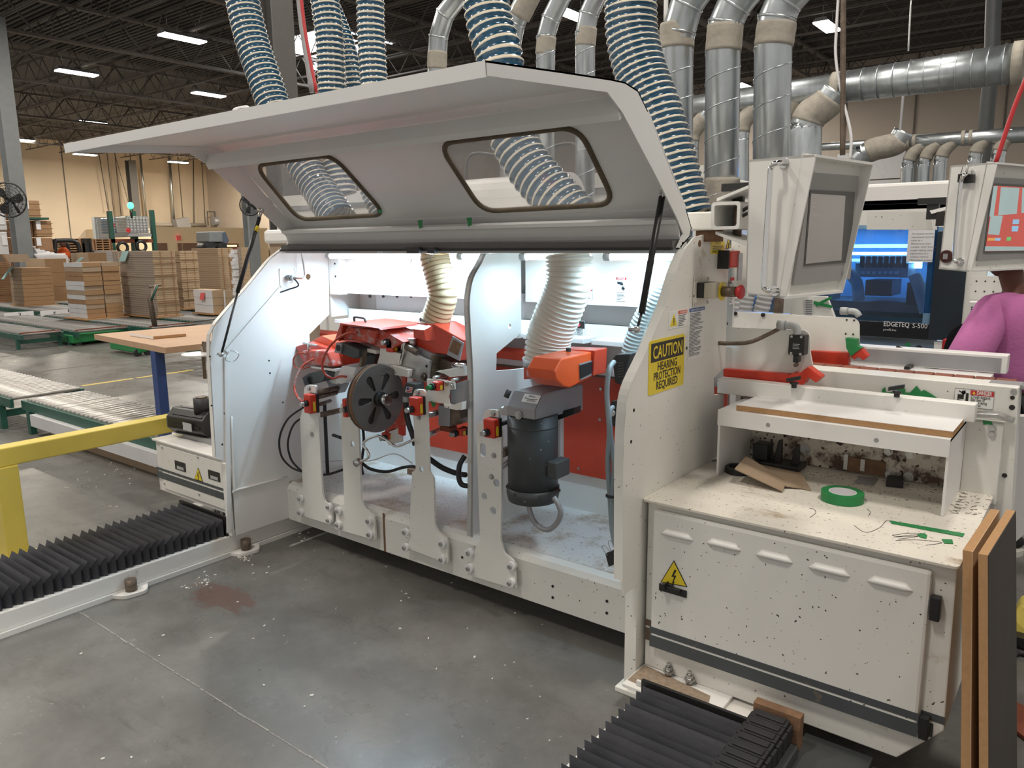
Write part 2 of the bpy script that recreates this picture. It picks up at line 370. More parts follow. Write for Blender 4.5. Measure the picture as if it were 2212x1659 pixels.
wb=struct('wall_back',MB().box((-55,33.2,0),(8,33.5,8.5)),'wall_back_paint')
for i,y in enumerate([5,9.5,14,18.5,23,27.5,31]):
    MB().box((-55.0,y,0),(-54.96,y+.05,8.45)).build('panel_joint','joist_steel',wl)
for x in [-50,-44,-38,-32,-26,-20,-14.5,-11.6,-9,-6.5,-3.6,-1,3]:
    MB().box((x,33.14,0),(x+.05,33.2,8.45)).build('panel_joint','joist_steel',wb)
# open web joists: chords along x, girders along y
def joist(y,first=[]):
    if first:
        for a in first[:1]:
            c=a.copy(); COL.objects.link(c); c.parent=ceil; c.location=(c.location.x,c.location.y+y-first[1],c.location.z)
        return
    mb=MB(); z0,z1=7.62,8.34
    for z in (z0,z1): mb.box((-54,y-.05,z-.025),(7,y-.015,z+.025)); mb.box((-54,y+.015,z-.025),(7,y+.05,z+.025))
    x=-54
    while x<6.4:
        mb.tube([(x,y,z1),(x+.6,y,z0)],.016,4); mb.tube([(x+.6,y,z0),(x+1.2,y,z1)],.016,4); x+=1.2
    o=mb.build('joist','joist_steel',ceil); first+= [o,y]
for i in range(16): joist(3+i*1.95)
def girder(x,first=[]):
    if first:
        c=first[0].copy(); COL.objects.link(c); c.parent=ceil; c.location.x+=x-first[1]; return
    mb=MB(); z0,z1=7.35,8.3
    for z in (z0,z1): mb.box((x-.09,-3,z-.04),(x+.09,33,z+.04))
    y=-3
    while y<32.5:
        mb.tube([(x,y,z1),(x,y+.75,z0)],.03,4); mb.tube([(x,y+.75,z0),(x,y+1.5,z1)],.03,4); y+=1.5
    o=mb.build('girder','joist_steel',ceil); first+=[o,x]
for x in (-48,-38.5,-30.5,-24,-17.5,-9.3): girder(x)
# ceiling lamps
GL='long fluorescent high bay lamps'
def lamp(x,y,w=.42,l=1.28):
    t=T('ceiling_lamp','','ceiling lamp',(x,y,7.42),GL); h=MB()
    h.ext([(x-w/2,y,7.46),(x+w/2,y,7.46),(x+w*.32,y,7.56),(x-w*.32,y,7.56)],(0,l,0)); h.build('housing','housing_grey',t)
    MB().box((x-w/2+.01,y+.01,7.42),(x+w/2-.01,y+l-.01,7.46)).build('diffuser','lamp_glow',t)
    m=MB()
    for yy in (y+.2,y+l-.2): m.tube([(x,yy,7.56),(x,yy,8.3)],.006,4)
    m.build('suspension_wire','steel',t); return t
L0=lamp(-21.6,12.0); L0['label']='largest long ceiling lamp, nearest above the open white hood'
for x,y,lab in ((-28.45,12.05,'glowing ceiling lamp left of the largest lamp, second row'),(-28.6,17.0,'glowing ceiling lamp just right above the hood edge, left of the blue hose'),(-39,17.2,'small glowing ceiling lamp low over the far left, above the hood tip'),(-47.9,17.4,'tiny ceiling lamp beside the grey column at the left edge'),(-11.8,17.2,'bright ceiling lamp seen between two silver duct elbows'),(-6.95,22.7,'bright ceiling lamp above the large silver duct on the right'),(-11.9,29.3,'small ceiling lamp half hidden behind the tall silver ducts')):
    clone(L0,(x,y,7.42),lab)
for (u,v,lab) in ((160,333,'faint far ceiling lamp under the left tip of the hood'),(365,350,'faint far ceiling lamp below the hood underside, over the rack')):
    p=at(u,v,'x',-50.); clone(L0,(p.x,p.y,p.z),lab)
# skylight + second lamp behind the hoses
mb=MB(); p=at(700,95,'z',8.42); mb.box((p.x-1.8,p.y-1.5,8.41),(p.x+1.8,p.y+1.5,8.44)); o=mb.build('window_1','sky_glow'); o['kind']='structure'
p=at(672,145,'z',7.42); clone(L0,(p.x,p.y,7.42),'ceiling lamp glimpsed behind the red pipe between the blue hoses')
# columns
def column(name,lab,u,v,x,w,m,z1=7.4,u2=None):
    p=at(u,v,'x',x); mb=MB(); y=p.y
    mb.box((x,y-w/2,0),(x+.02,y+w/2,z1)); mb.box((x-w,y-w/2,0),(x-w+.02,y+w/2,z1)); mb.box((x-w,y-.01,0),(x,y+.01,z1))
    o=T(name,lab,'column',(x-w/2,y,0)); mb2=mb; s=mb2.build('shaft',m,o); MB().box((x-w-.08,y-w/2-.08,0),(x+.08,y+w/2+.08,.03)).build('base_plate',m,o); return o
column('steel_column','grey steel roof column with the big fan beside cartons at far left',50,500,-23,.36,'column_paint')
column('steel_column','dark steel roof column rising between two blue hoses',612,90,-7.0,.26,'dark_column')
column('steel_column','distant grey column behind the electrical box on the far wall',290,400,-53,.5,'dark_column')
p=at(545,470,'x',-18); column('steel_column','grey column partly hidden behind the left gas strut',549,500,-22,.34,'column_paint',z1=3.9)
# office block against the left wall
ob=T('office_block','low beige office block with doors and lit windows along the far wall','office building',(-47,22,0))
p0=at(330,490,'x',-46); y0=p0.y
MB().box((-54.9,y0,0),(-46,32,p0.z)).build('shell','office_paint',ob)
for (u0,u1,v) in ((338,360,525),(383,392,525),(395,430,525)):
    A=at(u0,v,'x',-45.97); B=at(u1,v,'x',-45.97); MB().box((-46,A.y,0),(-45.94,B.y,A.z)).build('door','door_brown',ob)
for (u0,u1,v0,v1) in ((432,445,526,536),(470,515,526,536)):
    A=at(u0,v0,'x',-45.97); B=at(u1,v1,'x',-45.97); MB().box((-46,A.y,B.z),(-45.92,B.y,A.z)).build('window_frame','door_brown',ob); MB().box((-45.93,A.y+.15,B.z+.1),(-45.9,B.y-.15,A.z-.1)).build('pane','office_glow',ob)
A=at(386,514,'x',-45.9); tag(MB().box((-45.95,A.y-.15,A.z-.15),(-45.9,A.y+.15,A.z+.15)).build('exit_sign','paper_red'),'small red exit sign on the beige office block','exit sign')
A=at(541,509,'x',-45.9); tag(MB().tube([(-45.95,A.y,A.z),(-45.85,A.y,A.z)],.3,16).build('alarm_bell','sign_red'),'round red bell on the far beige wall near the strut','bell')
# conduits and pipes down the left wall
for i,(u0,v0,u1,v1,r,m,lab) in enumerate([(215,340,234,455,.05,'dark_column','thin conduit leaning furthest left on the far wall'),(232,340,247,470,.04,'dark_column','thin conduit second from the left on the far wall'),(249,340,262,470,.05,'dark_column','thin conduit third from the left on the far wall'),(250,340,281,450,.03,'dark_column','slanting thin cable running to the green signal light'),(303,340,316,470,.13,'galvanised','silver pipe just right of the dark far column'),(366,350,376,485,.17,'galvanised','silver down pipe with lit side on the far wall'),(418,360,420,540,.06,'dark_column','brown conduit right of the silver down pipe'),(437,370,444,490,.05,'dark_column','thin conduit near the small wall tank'),(486,400,492,490,.08,'wall_back_paint','pale pipe on the far wall near the hood edge')]):
    A=at(u0,v0,'x',-54.6); B=at(u1,v1,'x',-54.6); A2=A+(A-B)*.6; 
    if A2.z>8.4: A2=B+(A-B)*((8.4-B.z)/(A.z-B.z))
    tag(MB().tube([A2,B],r*.6,8).build('wall_pipe',m),lab,'pipe')
A=at(330,485,'x',-54.5); B=at(445,486,'x',-54.5)
tag(MB().tube([A,B],.12,8).build('wall_pipe','duct_tape'),'horizontal pipe along the top of the office block','pipe')
p=at(396,490,'x',-54); tag(MB().ob(p-V((.3,.5,.5)),(.6,0,0),(0,1,.2),(0,-.2,1.)).build('unit_heater','housing_grey'),'tilted grey heater unit on the far horizontal pipe','heater')
p=at(465,478,'x',-54); t=T('water_tank','small horizontal tank with pipe frame on the far wall','tank',tuple(p)); MB().tube([p-V((0,.2,0)),p+V((0,.9,0))],.32,12).build('vessel','housing_grey',t)
m=MB(); 
for dy in (-.6,0): m.tube([p+V((0,dy,-.3)),p+V((0,dy,.7))],.04,6)
m.tube([p+V((0,-.6,.7)),p+V((0,0,.7))],.04,6); m.build('pipe_frame','dark_column',t)
p=at(230,490,'x',-40); MB0=0; t=T('electrical_cabinet','grey electrical cabinet left of the tote rack','cabinet',(p.x,p.y,0)); MB().box((p.x-.3,p.y-.55,0),(p.x,p.y+.35,3.1)).build('enclosure','column_paint',t); MB().box((p.x,p.y-.45,1.3),(p.x+.03,p.y+.25,3.0)).build('door','column_paint',t)
# ---- rack with white liquid totes
rk=T('tote_rack','green and red rack holding caged white liquid totes by the far wall','rack',(-32,15.5,0)); xr=-32
for u,v in ((236,456),(287,456),(327,454),(283,470)):
    p=at(u,v,'x',xr if u!=283 else xr-1.1); MB().box((p.x-.08,p.y-.08,0),(p.x+.08,p.y+.08,p.z)).build('upright','conveyor_green',rk)
A=at(238,519,'x',xr+.1); B=at(330,516,'x',xr+.1)
for dx in (0,-1.2): MB().box((xr+dx,A.y,A.z-.1),(xr+.08+dx,B.y,A.z+.05)).build('beam','brown_red',rk)
def tote(u0,v0,u1,v1,x,m,lab):
    A=at(u0,v0,'x',x); B=at(u1,v1,'x',x); t=T('liquid_tote',lab,'tote',(x-.5,(A.y+B.y)/2,B.z)); y0,y1,z0,z1=A.y,B.y,B.z,A.z
    MB().box((x-1,y0+.03,z0+.14),(x-.04,y1-.03,z1)).build('tank',m,t,bevel=.05)
    c=MB()
    for i in range(7): z=z0+.14+(z1-z0-.14)*i/6; c.box((x-.02,y0,z-.012),(x,y1,z+.012)); c.box((x-1.02,y0-.02,z-.012),(x,y0,z+.012))
    for i in range(8): y=y0+(y1-y0)*i/7; c.box((x-.02,y-.012,z0+.1),(x+.003,y+.012,z1))
    c.build('cage','steel',t); MB().box((x-1.05,y0-.03,z0),(x+.02,y1+.03,z0+.12)).build('pallet_base','housing_grey',t)
    return t
ta=tote(238,470,285,512,-33.3,'tote_blue','left caged tote with blue contents and a red label on the rack')
A=at(241,482,'x',-33.2); MB().box((-33.24,A.y,A.z-.16),(-33.2,A.y+.13,A.z)).build('label_card','sign_red',ta)
tb=tote(272,467,326,511,-31.7,'tote_white','right caged white tote with a red diamond label on the rack')
A=at(275,480,'x',-31.6); MB().ext([(-31.6,A.y,A.z-.2),(-31.6,A.y+.12,A.z-.32),(-31.6,A.y,A.z-.44),(-31.6,A.y-.12,A.z-.32)],(.01,0,0)).build('label_card','sign_red',tb)
p=at(282,444,'x',-31.5); t=T('signal_lamp','small green signal lamp glowing above the tote rack','signal lamp',tuple(p)); MB().ell(p,.12,.12,.14).build('lens','green_glow',t); MB().tube([p-V((0,0,.5)),p-V((0,0,.12))],.04,6).build('stem','black_plastic',t)
for k,(u,v,w,h,lab) in enumerate([(265,535,.5,.8,'dark coil of hose under the tote rack'),(305,532,.35,.7,'dark pump standing under the right tote')]):
    p=at(u,v,'x',-31.6); t=tag(MB().tube(circ(p,.2,Y,Z,18)+[p+Y*.2],.06,8,cap=False).box((p.x-.2,p.y-.15,p.z-.6),(p.x+.1,p.y+.2,p.z-.2)).build('hose_coil','black_plastic'),lab,'equipment')
# ---- floor scrubber on a platform
p=at(478,513,'x',-26); q=at(478,545,'x',-26); t=T('floor_scrubber','blue-grey ride-on floor scrubber parked above the far panel stacks','scrubber',(-26,p.y,0)); k=.5
s=(at(452,500,'x',-26),at(482,500,'x',-26),at(482,523,'x',-26),at(452,523,'x',-26))
MB().ext([s[0],s[1],s[2],s[3]],(-.9,0,0)).build('tank_box','column_paint',t,bevel=.04)
s=[at(*c,'x',-26.1) for c in ((483,500),(488,500),(496,520),(491,528),(480,528))]
MB().ext(s,(-.8,0,0)).build('nose_cover','machine_blue',t,bevel=.05)
MB().ext([at(*c,'x',-26.05) for c in ((453,524),(490,526),(486,533),(450,533))],(-.8,0,0)).build('chassis','black_plastic',t)
for u in (456,482): P=at(u,533,'x',-26); MB().tube([P-V((.7,0,0)),P+V((.02,0,0))],.16,14).build('wheel','black_rubber',t)
pb=at(450,536,'x',-26.5); pe=at(492,536,'x',-26.5); MB().box((-27.4,pb.y,0),(-25.9,pe.y,at(470,536,'x',-26).z)).build('platform','brown_red',t)
# ---- wall fan on the column and a second fan
def fan(u,v,x,r,lab,pu,pv):
    c=at(u,v,'x',x); t=T('industrial_fan',lab,'fan',tuple(c)); n=(CP-c).normalized(); n=V((n.x,n.y,0)).normalized()+V((.0,-.5,0)); n.normalize(); a=n.cross(Z).normalized()
    g=MB()
    for k in range(1,7): g.tube(circ(c+n*.1*(1-(k/6)**2),r*k/6,a,Z,24)+[c+n*.1*(1-(k/6)**2)+a*r*k/6],.006,4,cap=False)
    for k in range(20):
        q=2*math.pi*k/20; d=a*math.cos(q)+Z*math.sin(q); g.tube([c+n*.1,c+d*r*.6+n*.07,c+d*r,c+d*r*.6-n*.12],.004,4)
    g.tube(circ(c,r,a,Z,28)+[c+a*r],.02,6,cap=False); g.build('guard','black_plastic',t)
    for k in range(3):
        q=2*math.pi*k/3+.9; d=a*math.cos(q)+Z*math.sin(q); e=a*-math.sin(q)+Z*math.cos(q)
        MB().ext(rpoly([c+d*r*.12-e*r*.08,c+d*r*.8-e*r*.32,c+d*r*.88+e*r*.1,c+d*r*.6+e*r*.3,c+d*r*.12+e*r*.1],.08),n*.02).build('blade','black_plastic',t)
    MB().tube([c-n*.3,c+n*.06],r*.15,14).build('motor','black_plastic',t); b=at(pu,pv,'x',x-.15)
    MB().tube([c-n*.25,b],.04,8).build('bracket','black_plastic',t)
fan(17,432,-22.4,.43,'large black wall fan on the grey column at the left edge',42,460)
fan(540,443,-21.5,.32,'dark fan half hidden behind the left end of the hood',552,452)
# ---- cartons on pallets, wood pallets, people, lift at far left
def carton(u0,v0,u1,v1,x,d,m,lab,wrap=True,card=None):
    A=at(u0,v0,'x',x); B=at(u1,v1,'x',x); t=T('carton_stack',lab,'carton',(x-d/2,(A.y+B.y)/2,B.z),'wrapped cartons at the far left')
    low=v1>=545; B.z=0 if low else B.z; MB().box((x-d,A.y+.02,B.z+.005),(x,B.y-.02,A.z-.005)).build('carton_body',m,t,bevel=.02)
    if wrap: 
        w=MB()
        for k in range(3): z=B.z+(A.z-B.z)*(.2+.3*k); w.box((x-d-.01,A.y-.01,z),(x+.01,B.y+.01,z+.015))
        w.build('strap','cardboard_dark',t)
    if card: P=at(*card,'x',x+.01); MB().box((x,P.y-.06,P.z-.12),(x+.015,P.y+.06,P.z+.12)).build('shipping_paper','paper_white',t)
    return t
for a in [(50,432,91,474,-25,1.1,'cardboard','topmost brown carton bale behind the column',1,(57,442)),(18,438,50,474,-26.4,1.1,'cardboard_dark','brown carton bale left of the column, top layer',1,None),(48,476,75,512,-25.2,1.1,'cardboard','brown carton in the middle layer right beside the column',1,(56,492)),(75,476,116,512,-25,1.1,'cardboard','brown wrapped carton in the middle layer at the right end',1,(83,487)),(52,513,77,545,-25.2,1.1,'cardboard_dark','lower brown carton right beside the column foot',1,None),(78,513,118,545,-25,1.1,'cardboard_dark','lower brown carton at the right end of the pile',1,(84,522)),(20,476,47,512,-26.4,1.,'cardboard_dark','brown carton in the middle layer left of the column',1,None),(22,513,50,545,-26.4,1.,'cardboard_dark','lower brown carton left of the column',1,None),(-30,453,18,498,-24,1.2,'laminate_grey','upper pale grey wrapped carton at the left edge',0,(4,475)),(-30,500,22,545,-24,1.2,'laminate_grey','lower pale grey wrapped carton at the left edge',0,(10,520))]: carton(*a)
p=at(82,472,'x',-24.9); tag(MB().box((-25.8,p.y-.45,p.z-.03),(-24.9,p.y+.3,p.z+.03)).build('folded_tarp','conveyor_green'),'folded green tarp lying on the brown cartons','tarp')
def pallets(u0,v0,u1,v1,x,n,lab):
    A=at(u0,v0,'x',x); B=at(u1,v1,'x',x); n=int(n*A.z/(A.z-B.z)); B.z=0; t=T('pallet_stack',lab,'pallet stack',(x-.5,(A.y+B.y)/2,B.z)); dz=(A.z-B.z)/n
    for i in range(n):
        z=B.z+i*dz; m=MB()
        for zz in (z,z+dz*.72): m.box((x-1,A.y,zz),(x,B.y,zz+dz*.2))
        for f in (0,.46,.92): y=A.y+(B.y-A.y)*f; m.box((x-1,y,z+dz*.2),(x,y+(B.y-A.y)*.08,z+dz*.72))
        m.build('pallet','pallet_wood',t)
pallets(140,515,205,545,-30,6,'stack of wooden pallets beyond the black forklift'); pallets(205,516,240,545,-30.5,6,'stack of wooden pallets just left of the rack')
pallets(240,524,245,545,-31,4,'sliver of wooden pallets at the foot of the rack')
def lift():
    x=-27; t=T('forklift','low black forklift with curved guard behind the white boards','forklift',(x,at(150,530,'x',x).y,0))
    P=[at(*c,'x',x) for c in ((118,548),(119,522),(124,520),(155,520),(168,528),(172,545))]
    MB().tube(cat(P,4),.07,8).build('overhead_guard','black_plastic',t); MB().tube(cat([q-V((.8,0,0)) for q in P],4),.06,8).build('overhead_guard','black_plastic',t)
    A=at(181,515,'x',x); B=at(199,545,'x',x)
    for f in (0,.75): MB().box((x-.2,A.y+(B.y-A.y)*f,B.z-.6),(x+.05,A.y+(B.y-A.y)*(f+.25),A.z)).build('mast','black_plastic',t)
    MB().box((x-.15,A.y,B.z-.2),(x,B.y,B.z+.3)).build('carriage','black_plastic',t)
    MB().box((x-1,at(118,550,'x',x).y,0),(x,at(172,550,'x',x).y,1.1)).build('body','black_plastic',t)
    h=at(136,530,'x',x-.4); pr=T('person','far seated driver in an orange shirt on the black forklift','person',tuple(h-V((0,0,.5))))
    MB().ell(h+V((0,0,.05)),.09,.1,.13).build('head','skin_brown',pr); MB().ell(h-V((0,0,.28)),.16,.2,.22).build('shirt','orange_cloth',pr)
lift()
# ================= ROLLER CONVEYORS AND PANEL STACKS =================
def conveyor(x0,x1,y0,y1,z,lab,pitch,legs,stop=True,n_max=80,rail='conveyor_green',r=.019):
    t=T('roller_conveyor',lab,'conveyor',((x0+x1)/2,(y0+y1)/2,0))
    for y in (y0,y1-.03): 
        m=MB(); m.box((x0,y,z-.085),(x1,y+.03,z-.005)); m.build('side_rail',rail,t)
    n=int((x1-x0)/pitch); ro=None
    for i in range(min(n,n_max)):
        x=x1-pitch*(i+.5)
        if ro is None:
            ro=MB().tube([(x,y0+.03,z-.004),(x,y1-.03,z-.004)],r,10).build('roller','roller' if x0>-11 else 'roller_dull',t); rx=x
        else:
            c=ro.copy(); COL.objects.link(c); c.parent=t; c.location=(x-rx,0,random.uniform(-.002,.002))
    for x in legs:
        for y in (y0-.02,y1-.03): MB().box((x-.06,y,0),(x+.0,y+.05,z-.08)).build('leg',rail,t)
        MB().box((x-.045,y0,z*.35),(x-.015,y1,z*.35+.06)).build('cross_brace',rail,t)
    if stop: MB().box((x1-.12,y0+.02,z+.012),(x1-.09,y1-.02,z+.03)).build('stop_bar','brown_red',t)
    return t
conveyor(-7.5,-5.12,2.57,3.12,.285,'near roller conveyor section running under the wooden table',.078,[-7.3],False)
conveyor(-10.3,-7.55,2.5,3.13,.30,'roller conveyor section at the left edge ending beside the near one',.078,[-7.75,-9.8],False)
t=T('grey_duct_channel','light grey steel channel on the floor under the near roller conveyor','floor channel',(-6.2,2.6,0))
MB().box((-7.2,2.52,.10),(-5.0,3.0,.20)).build('channel','laminate_grey',t); MB().box((-7.0,2.6,0),(-5.05,2.95,.10)).build('foot_block','cardboard_pale',t)
conveyor(-19,-13.6,4.78,5.42,.245,'foremost low roller conveyor with green legs at the left edge',.11,[-13.75,-17])
conveyor(-20,-13.3,5.50,6.38,.245,'second low roller conveyor, behind the foremost one',.11,[-13.6,-17])
conveyor(-17.5,-12.75,6.46,7.3,.25,'roller conveyor carrying the big brown cardboard stack',.11,[-13,-16])
conveyor(-17.5,-13.1,7.4,8.5,.27,'roller conveyor under the grey-sided panel stack',.11,[-13.3,-16],False)
conveyor(-23,-17.6,6.6,7.7,.30,'roller conveyor with sign three under the leftmost stacks',.13,[-17.8],False)
conveyor(-23,-17.7,7.85,8.7,.30,'roller conveyor with sign five and six under the left stacks',.13,[-17.4],False)
conveyor(-20,-14,8.8,9.35,.30,'roller conveyor under the small white stack',.13,[-14.2],False)
conveyor(-24,-16.4,9.45,10.6,.30,'roller conveyor in back behind the brown stack',.13,[-16.6],False)
conveyor(-10.9,-8.6,5.35,6.1,.30,'green conveyor frame half hidden behind the wooden table',.11,[-10.5,-8.8],False)
_p=at(480,640,'z',.3); conveyor(_p.x-3,_p.x+.5,_p.y-.3,_p.y+2.6,.3,'far roller conveyor under the tall stacks nearest the white machine',.15,[_p.x+.2,_p.x-2],False)
for s,u0,v0,u1,v1,x in (('3',8,676,74,692,-17.55),('5',86,672,148,692,-17.15)):
    A=at(u0,v0,'x',x); B=at(u1,v1,'x',x); t=T('conveyor_number_board','white board numbered '+('three' if s=='3' else 'five and six')+' on a conveyor end','number board',(x,A.y,B.z))
    MB().box((x,A.y,max(B.z,.01)),(x+.02,B.y,A.z)).build('board','paper_white',t)
    text(s,(x+.022,(A.y+B.y)/2-.03,(A.z+B.z)/2-.02),Y,Z,.15,'sign_black',t)
    if s=='5': text('6',(x+.022,(A.y+B.y)/2-.03,(A.z+B.z)/2-.135),Y,Z,.13,'sign_black',t)
# green turntable cart
def cart(u0,u1,v,x,lab):
    A=at(u0,v,'z',0); B=at(u1,v,'x',A.x); t=T('transfer_cart',lab,'cart',(A.x-.3,(A.y+B.y)/2,0))
    MB().ext([(A.x,A.y,.04),(A.x,A.y,.18),(A.x,B.y,.18),(A.x,B.y,.08),(A.x,(A.y+B.y)/2,.05)],(-.9,0,0)).build('body','cart_green',t,bevel=.02)
    for f in (.12,.85): y=A.y+(B.y-A.y)*f; MB().tube([(A.x-.06,y-.02,.05),(A.x-.02,y-.02,.05)],.055,14).build('wheel','black_rubber',t)
cart(158,285,748,0,'bright green low transfer cart on floor tracks behind the wooden table')
cart(300,330,770,0,'second green transfer cart peeking out between the blue table legs')
# lift arm
t=T('lift_handle','bent green lifting arm with cross handle standing before the panel stacks','lift arm',tuple(at(336,707,'z',.25)))
x=at(336,707,'z',.25).x; P=[at(*c,'x',x) for c in ((336,712),(324,648),(337,616))]
MB().tube(P,.045,4).build('arm','greasy_steel',t); MB().tube([P[1]+V((.05,0,0)),P[2]+V((.05,0,0))],.02,4).build('green_strip','conveyor_green',t); a,b=at(322,620,'x',x),at(348,616,'x',x); MB().tube([a,b],.018,6).build('cross_handle','greasy_steel',t)
def stack(lab,uL,uC,uR,vb,vt,zb,mf,ms,n,gap=.004,pieces=False,base=True,group=None,jit=.006):
    P=at(uC,vb,'z',zb); x1,y0=P.x,P.y; y1=at(uR,vb,'x',x1).y; x0=at(uL,vb,'y',y0).x; zt=at(uC,vt,'x',x1).z; x0=max(x0,x1-2.4)
    t=T('panel_stack',lab,'panel stack',((x0+x1)/2,(y0+y1)/2,zb),group); rd=random.Random(uC)
    if base: MB().box((x0-.02,y0-.05,zb-.012),(x1+.06,y1+.05,zb+.012)).build('base_board','mdf_edge',t); zb+=.013
    dz=(zt-zb)/n; m=MB()
    for i in range(n):
        j=rd.uniform(-jit,jit); k=rd.uniform(-jit,jit); b=MB() if pieces else m
        b.mi=0; b.box((x0+j,y0+k,zb+i*dz+gap),(x1+j,y1+k,zb+(i+1)*dz))
        if pieces:
            b.m=[1 if q==5-3 else 0 for q in range(6)]
            b.build('board_bundle',[ms if rd.random()<.75 else mf[1] if isinstance(mf,tuple) else mf,mf[0] if isinstance(mf,tuple) else mf],t)
    if not pieces:
        m.m=[(1 if q%6==2 else 0) for q in range(6*n)]   # -y faces get the second look
        m.m=[(1 if q%6==2 else 0) for q in range(len(m.m))]
        o=m.build('boards',[ms,mf],t); o['kind']='stuff'
    return t,(x0,x1,y0,y1,zt)
def stack2(lab,uL,uC,uR,vb,vt,zb,mfront,mside,n,**k): return stack(lab,uL,uC,uR,vb,vt,zb,mfront,mside,n,**k)
# brown cardboard stack: front face (toward -y) and side face (toward +x)
P=at(190,690,'z',.27); x1,y0=P.x,P.y; ym=at(231,690,'x',x1).y; y1=at(268,690,'x',x1).y; x0=at(150,680,'y',y0).x; zt=at(180,567,'x',x1).z
t=T('cardboard_stack','tall brown cardboard stack in two columns with pale and dark bands','cardboard stack',(x1-.3,(y0+y1)/2,.27))
MB().box((x0-.05,y0-.08,.255),(x1+.1,y1+.06,.28)).build('base_board','mdf_edge',t)
rd=random.Random(3)
for c,(a,b) in enumerate(((y0,ym-.01),(ym+.01,y1))):
    n=12
    for i in range(n if not(c==0) else n):
        z0=.285+(zt-.285)*i/n; z1=.285+(zt-.285)*(i+1)/n; m=MB(); m.box((x0+rd.uniform(-.01,.01),a,z0),(x1+rd.uniform(-.012,.012),b,z1-.004))
        m.m=[0,0,1 if True else 0,0,0,0]; m.build('cardboard_bundle',['cardboard' if rd.random()<.75 else 'cardboard_pale',rd.choice(['cardboard_pale','cardboard_dark','cardboard_pale','laminate_grey'])],t)
stack('leftmost reddish brown board stack cut by the left edge',-60,-5,33,655,566,.3,'cardboard_dark','cardboard_dark',22,jit=.012)
tt,B=stack('low brown stack with a pale blue tag at its corner',28,54,120,661,579,.32,'cardboard_pale','cardboard',9,jit=.01)
MB().ext([(B[1]-.5,B[2]-.02,B[4]+.01),(B[1]-.3,B[2]-.02,B[4]+.03),(B[1]-.55,B[2]-.16,B[4]-.25),(B[1]-.7,B[2]-.16,B[4]-.25)],(0,-.01,0)).build('tag','paper_teal',tt)
stack('smooth tan stack directly behind the low tagged stack',66,107,153,651,559,.32,'particle_light','cardboard',3,jit=.005)
tt,B=stack('irregular pile of white panels behind the left tan stacks',62,90,156,640,548,.32,'paper_white','paper_white',22,jit=.06)
m=MB(); rd=random.Random(5)
for i in range(6): m.box((B[0]+.1+i*.1,B[2]+.1,B[4]+i*.035),(B[1]-.2-i*.05,B[3]-.25-i*.1,B[4]+i*.035+.03))
m.build('loose_panels','paper_white',tt)['kind']='stuff'
tt,B=stack('tan cardboard stack with teal slip just behind the tall brown stack',163,200,239,640,546,.32,'cardboard_pale','cardboard',3)
MB().ext([at(163,566,'x',B[1]+.05),at(176,555,'x',B[1]+.05),at(181,556,'x',B[1]+.05),at(170,567,'x',B[1]+.05)],(.01,0,0)).build('tag','paper_teal',tt)
tt,B=stack('large grey-fronted particle board stack behind the lifting arm',270,342,390,686,542,.28,'particle_grey','particle_light',30,jit=.007)
MB().ext([(B[0]+.25,B[2]-.03,B[4]),(B[0]+.5,B[2]-.03,B[4]),(B[0]+.35,B[2]-.05,B[4]-.2),(B[0]+.1,B[2]-.05,B[4]-.2)],(0,-.01,0)).build('tag','paper_teal',tt)
for f in (.33,.83): MB().box((B[1],B[2]+(B[3]-B[2])*f,.3),(B[1]+.012,B[2]+(B[3]-B[2])*f+.008,B[4])).build('strap','pallet_wood',tt)
for f in (.2,.42,.62,.82): MB().box((B[1],B[2],.3+(B[4]-.3)*f),(B[1]+.011,B[3],.3+(B[4]-.3)*f+.006)).build('strap','pallet_wood',tt)
stack('narrow stack showing left of the large grey-fronted one',254,266,277,665,543,.3,'particle_grey','particle_light',20)
tt,B=stack('particle board stack with dark straps right of the large grey-fronted one',378,398,436,668,542,.3,'particle','particle_light',26,jit=.01)
for f in (.3,.75): MB().box((B[1],B[2]+(B[3]-B[2])*f,.3),(B[1]+.012,B[2]+(B[3]-B[2])*f+.008,B[4])).build('strap','pallet_wood',tt)
for f in (.15,.5,.7,.85): MB().box((B[1],B[2],.3+(B[4]-.3)*f),(B[1]+.012,B[3],.3+(B[4]-.3)*f+.006)).build('strap','pallet_wood',tt)
tt,B=stack('farther tall particle board stack nearest the white machine',422,478,510,640,536,.3,'particle','particle_light',26)
for f in (.25,.7): MB().box((B[1],B[2]+(B[3]-B[2])*f,.3),(B[1]+.012,B[2]+(B[3]-B[2])*f+.02,B[4])).build('strap','pallet_wood',tt)
stack('white panel stack glimpsed right of the farther particle stack',505,512,527,640,539,.3,'paper_white','paper_white',12,jit=.04)
stack('pale board stack beyond, partly behind the gas strut',520,528,545,640,534,.3,'particle_grey','particle_light',12)
stack('long pale panel stack behind, seen between the tall stacks',206,250,262,622,541,.3,'paper_white','particle_light',14)
tt,B=stack('small white stack with a red slip in front of the tall stacks',422,462,486,679,627,.32,'paper_white','particle_light',3,jit=.004)
MB().ext([at(434,633,'y',B[2]-.02),at(442,632,'y',B[2]-.02),at(440,647,'y',B[2]-.05),at(432,648,'y',B[2]-.05)],(0,-.01,0)).build('tag','paper_red',tt)
stack('partner of the small white stack, right beside it',486,489,505,679,627,.32,'paper_white','particle_light',3,jit=.004)
P=at(40,560,'x',-19); t=T('open_carton','open brown carton with raised flap behind the left stacks','carton',(-19.5,P.y,1.1)); MB().ext([at(4,549,'x',-19),at(60,549,'x',-19),at(66,566,'x',-19),at(14,566,'x',-19)],(-1,0,0)).build('carton_body','cardboard_pale',t); MB().ext([at(2,550,'x',-18.9),at(6,548,'x',-18.9),at(18,566,'x',-18.9),at(13,566,'x',-18.9)],(.02,0,0)).build('flap','cardboard_dark',t)
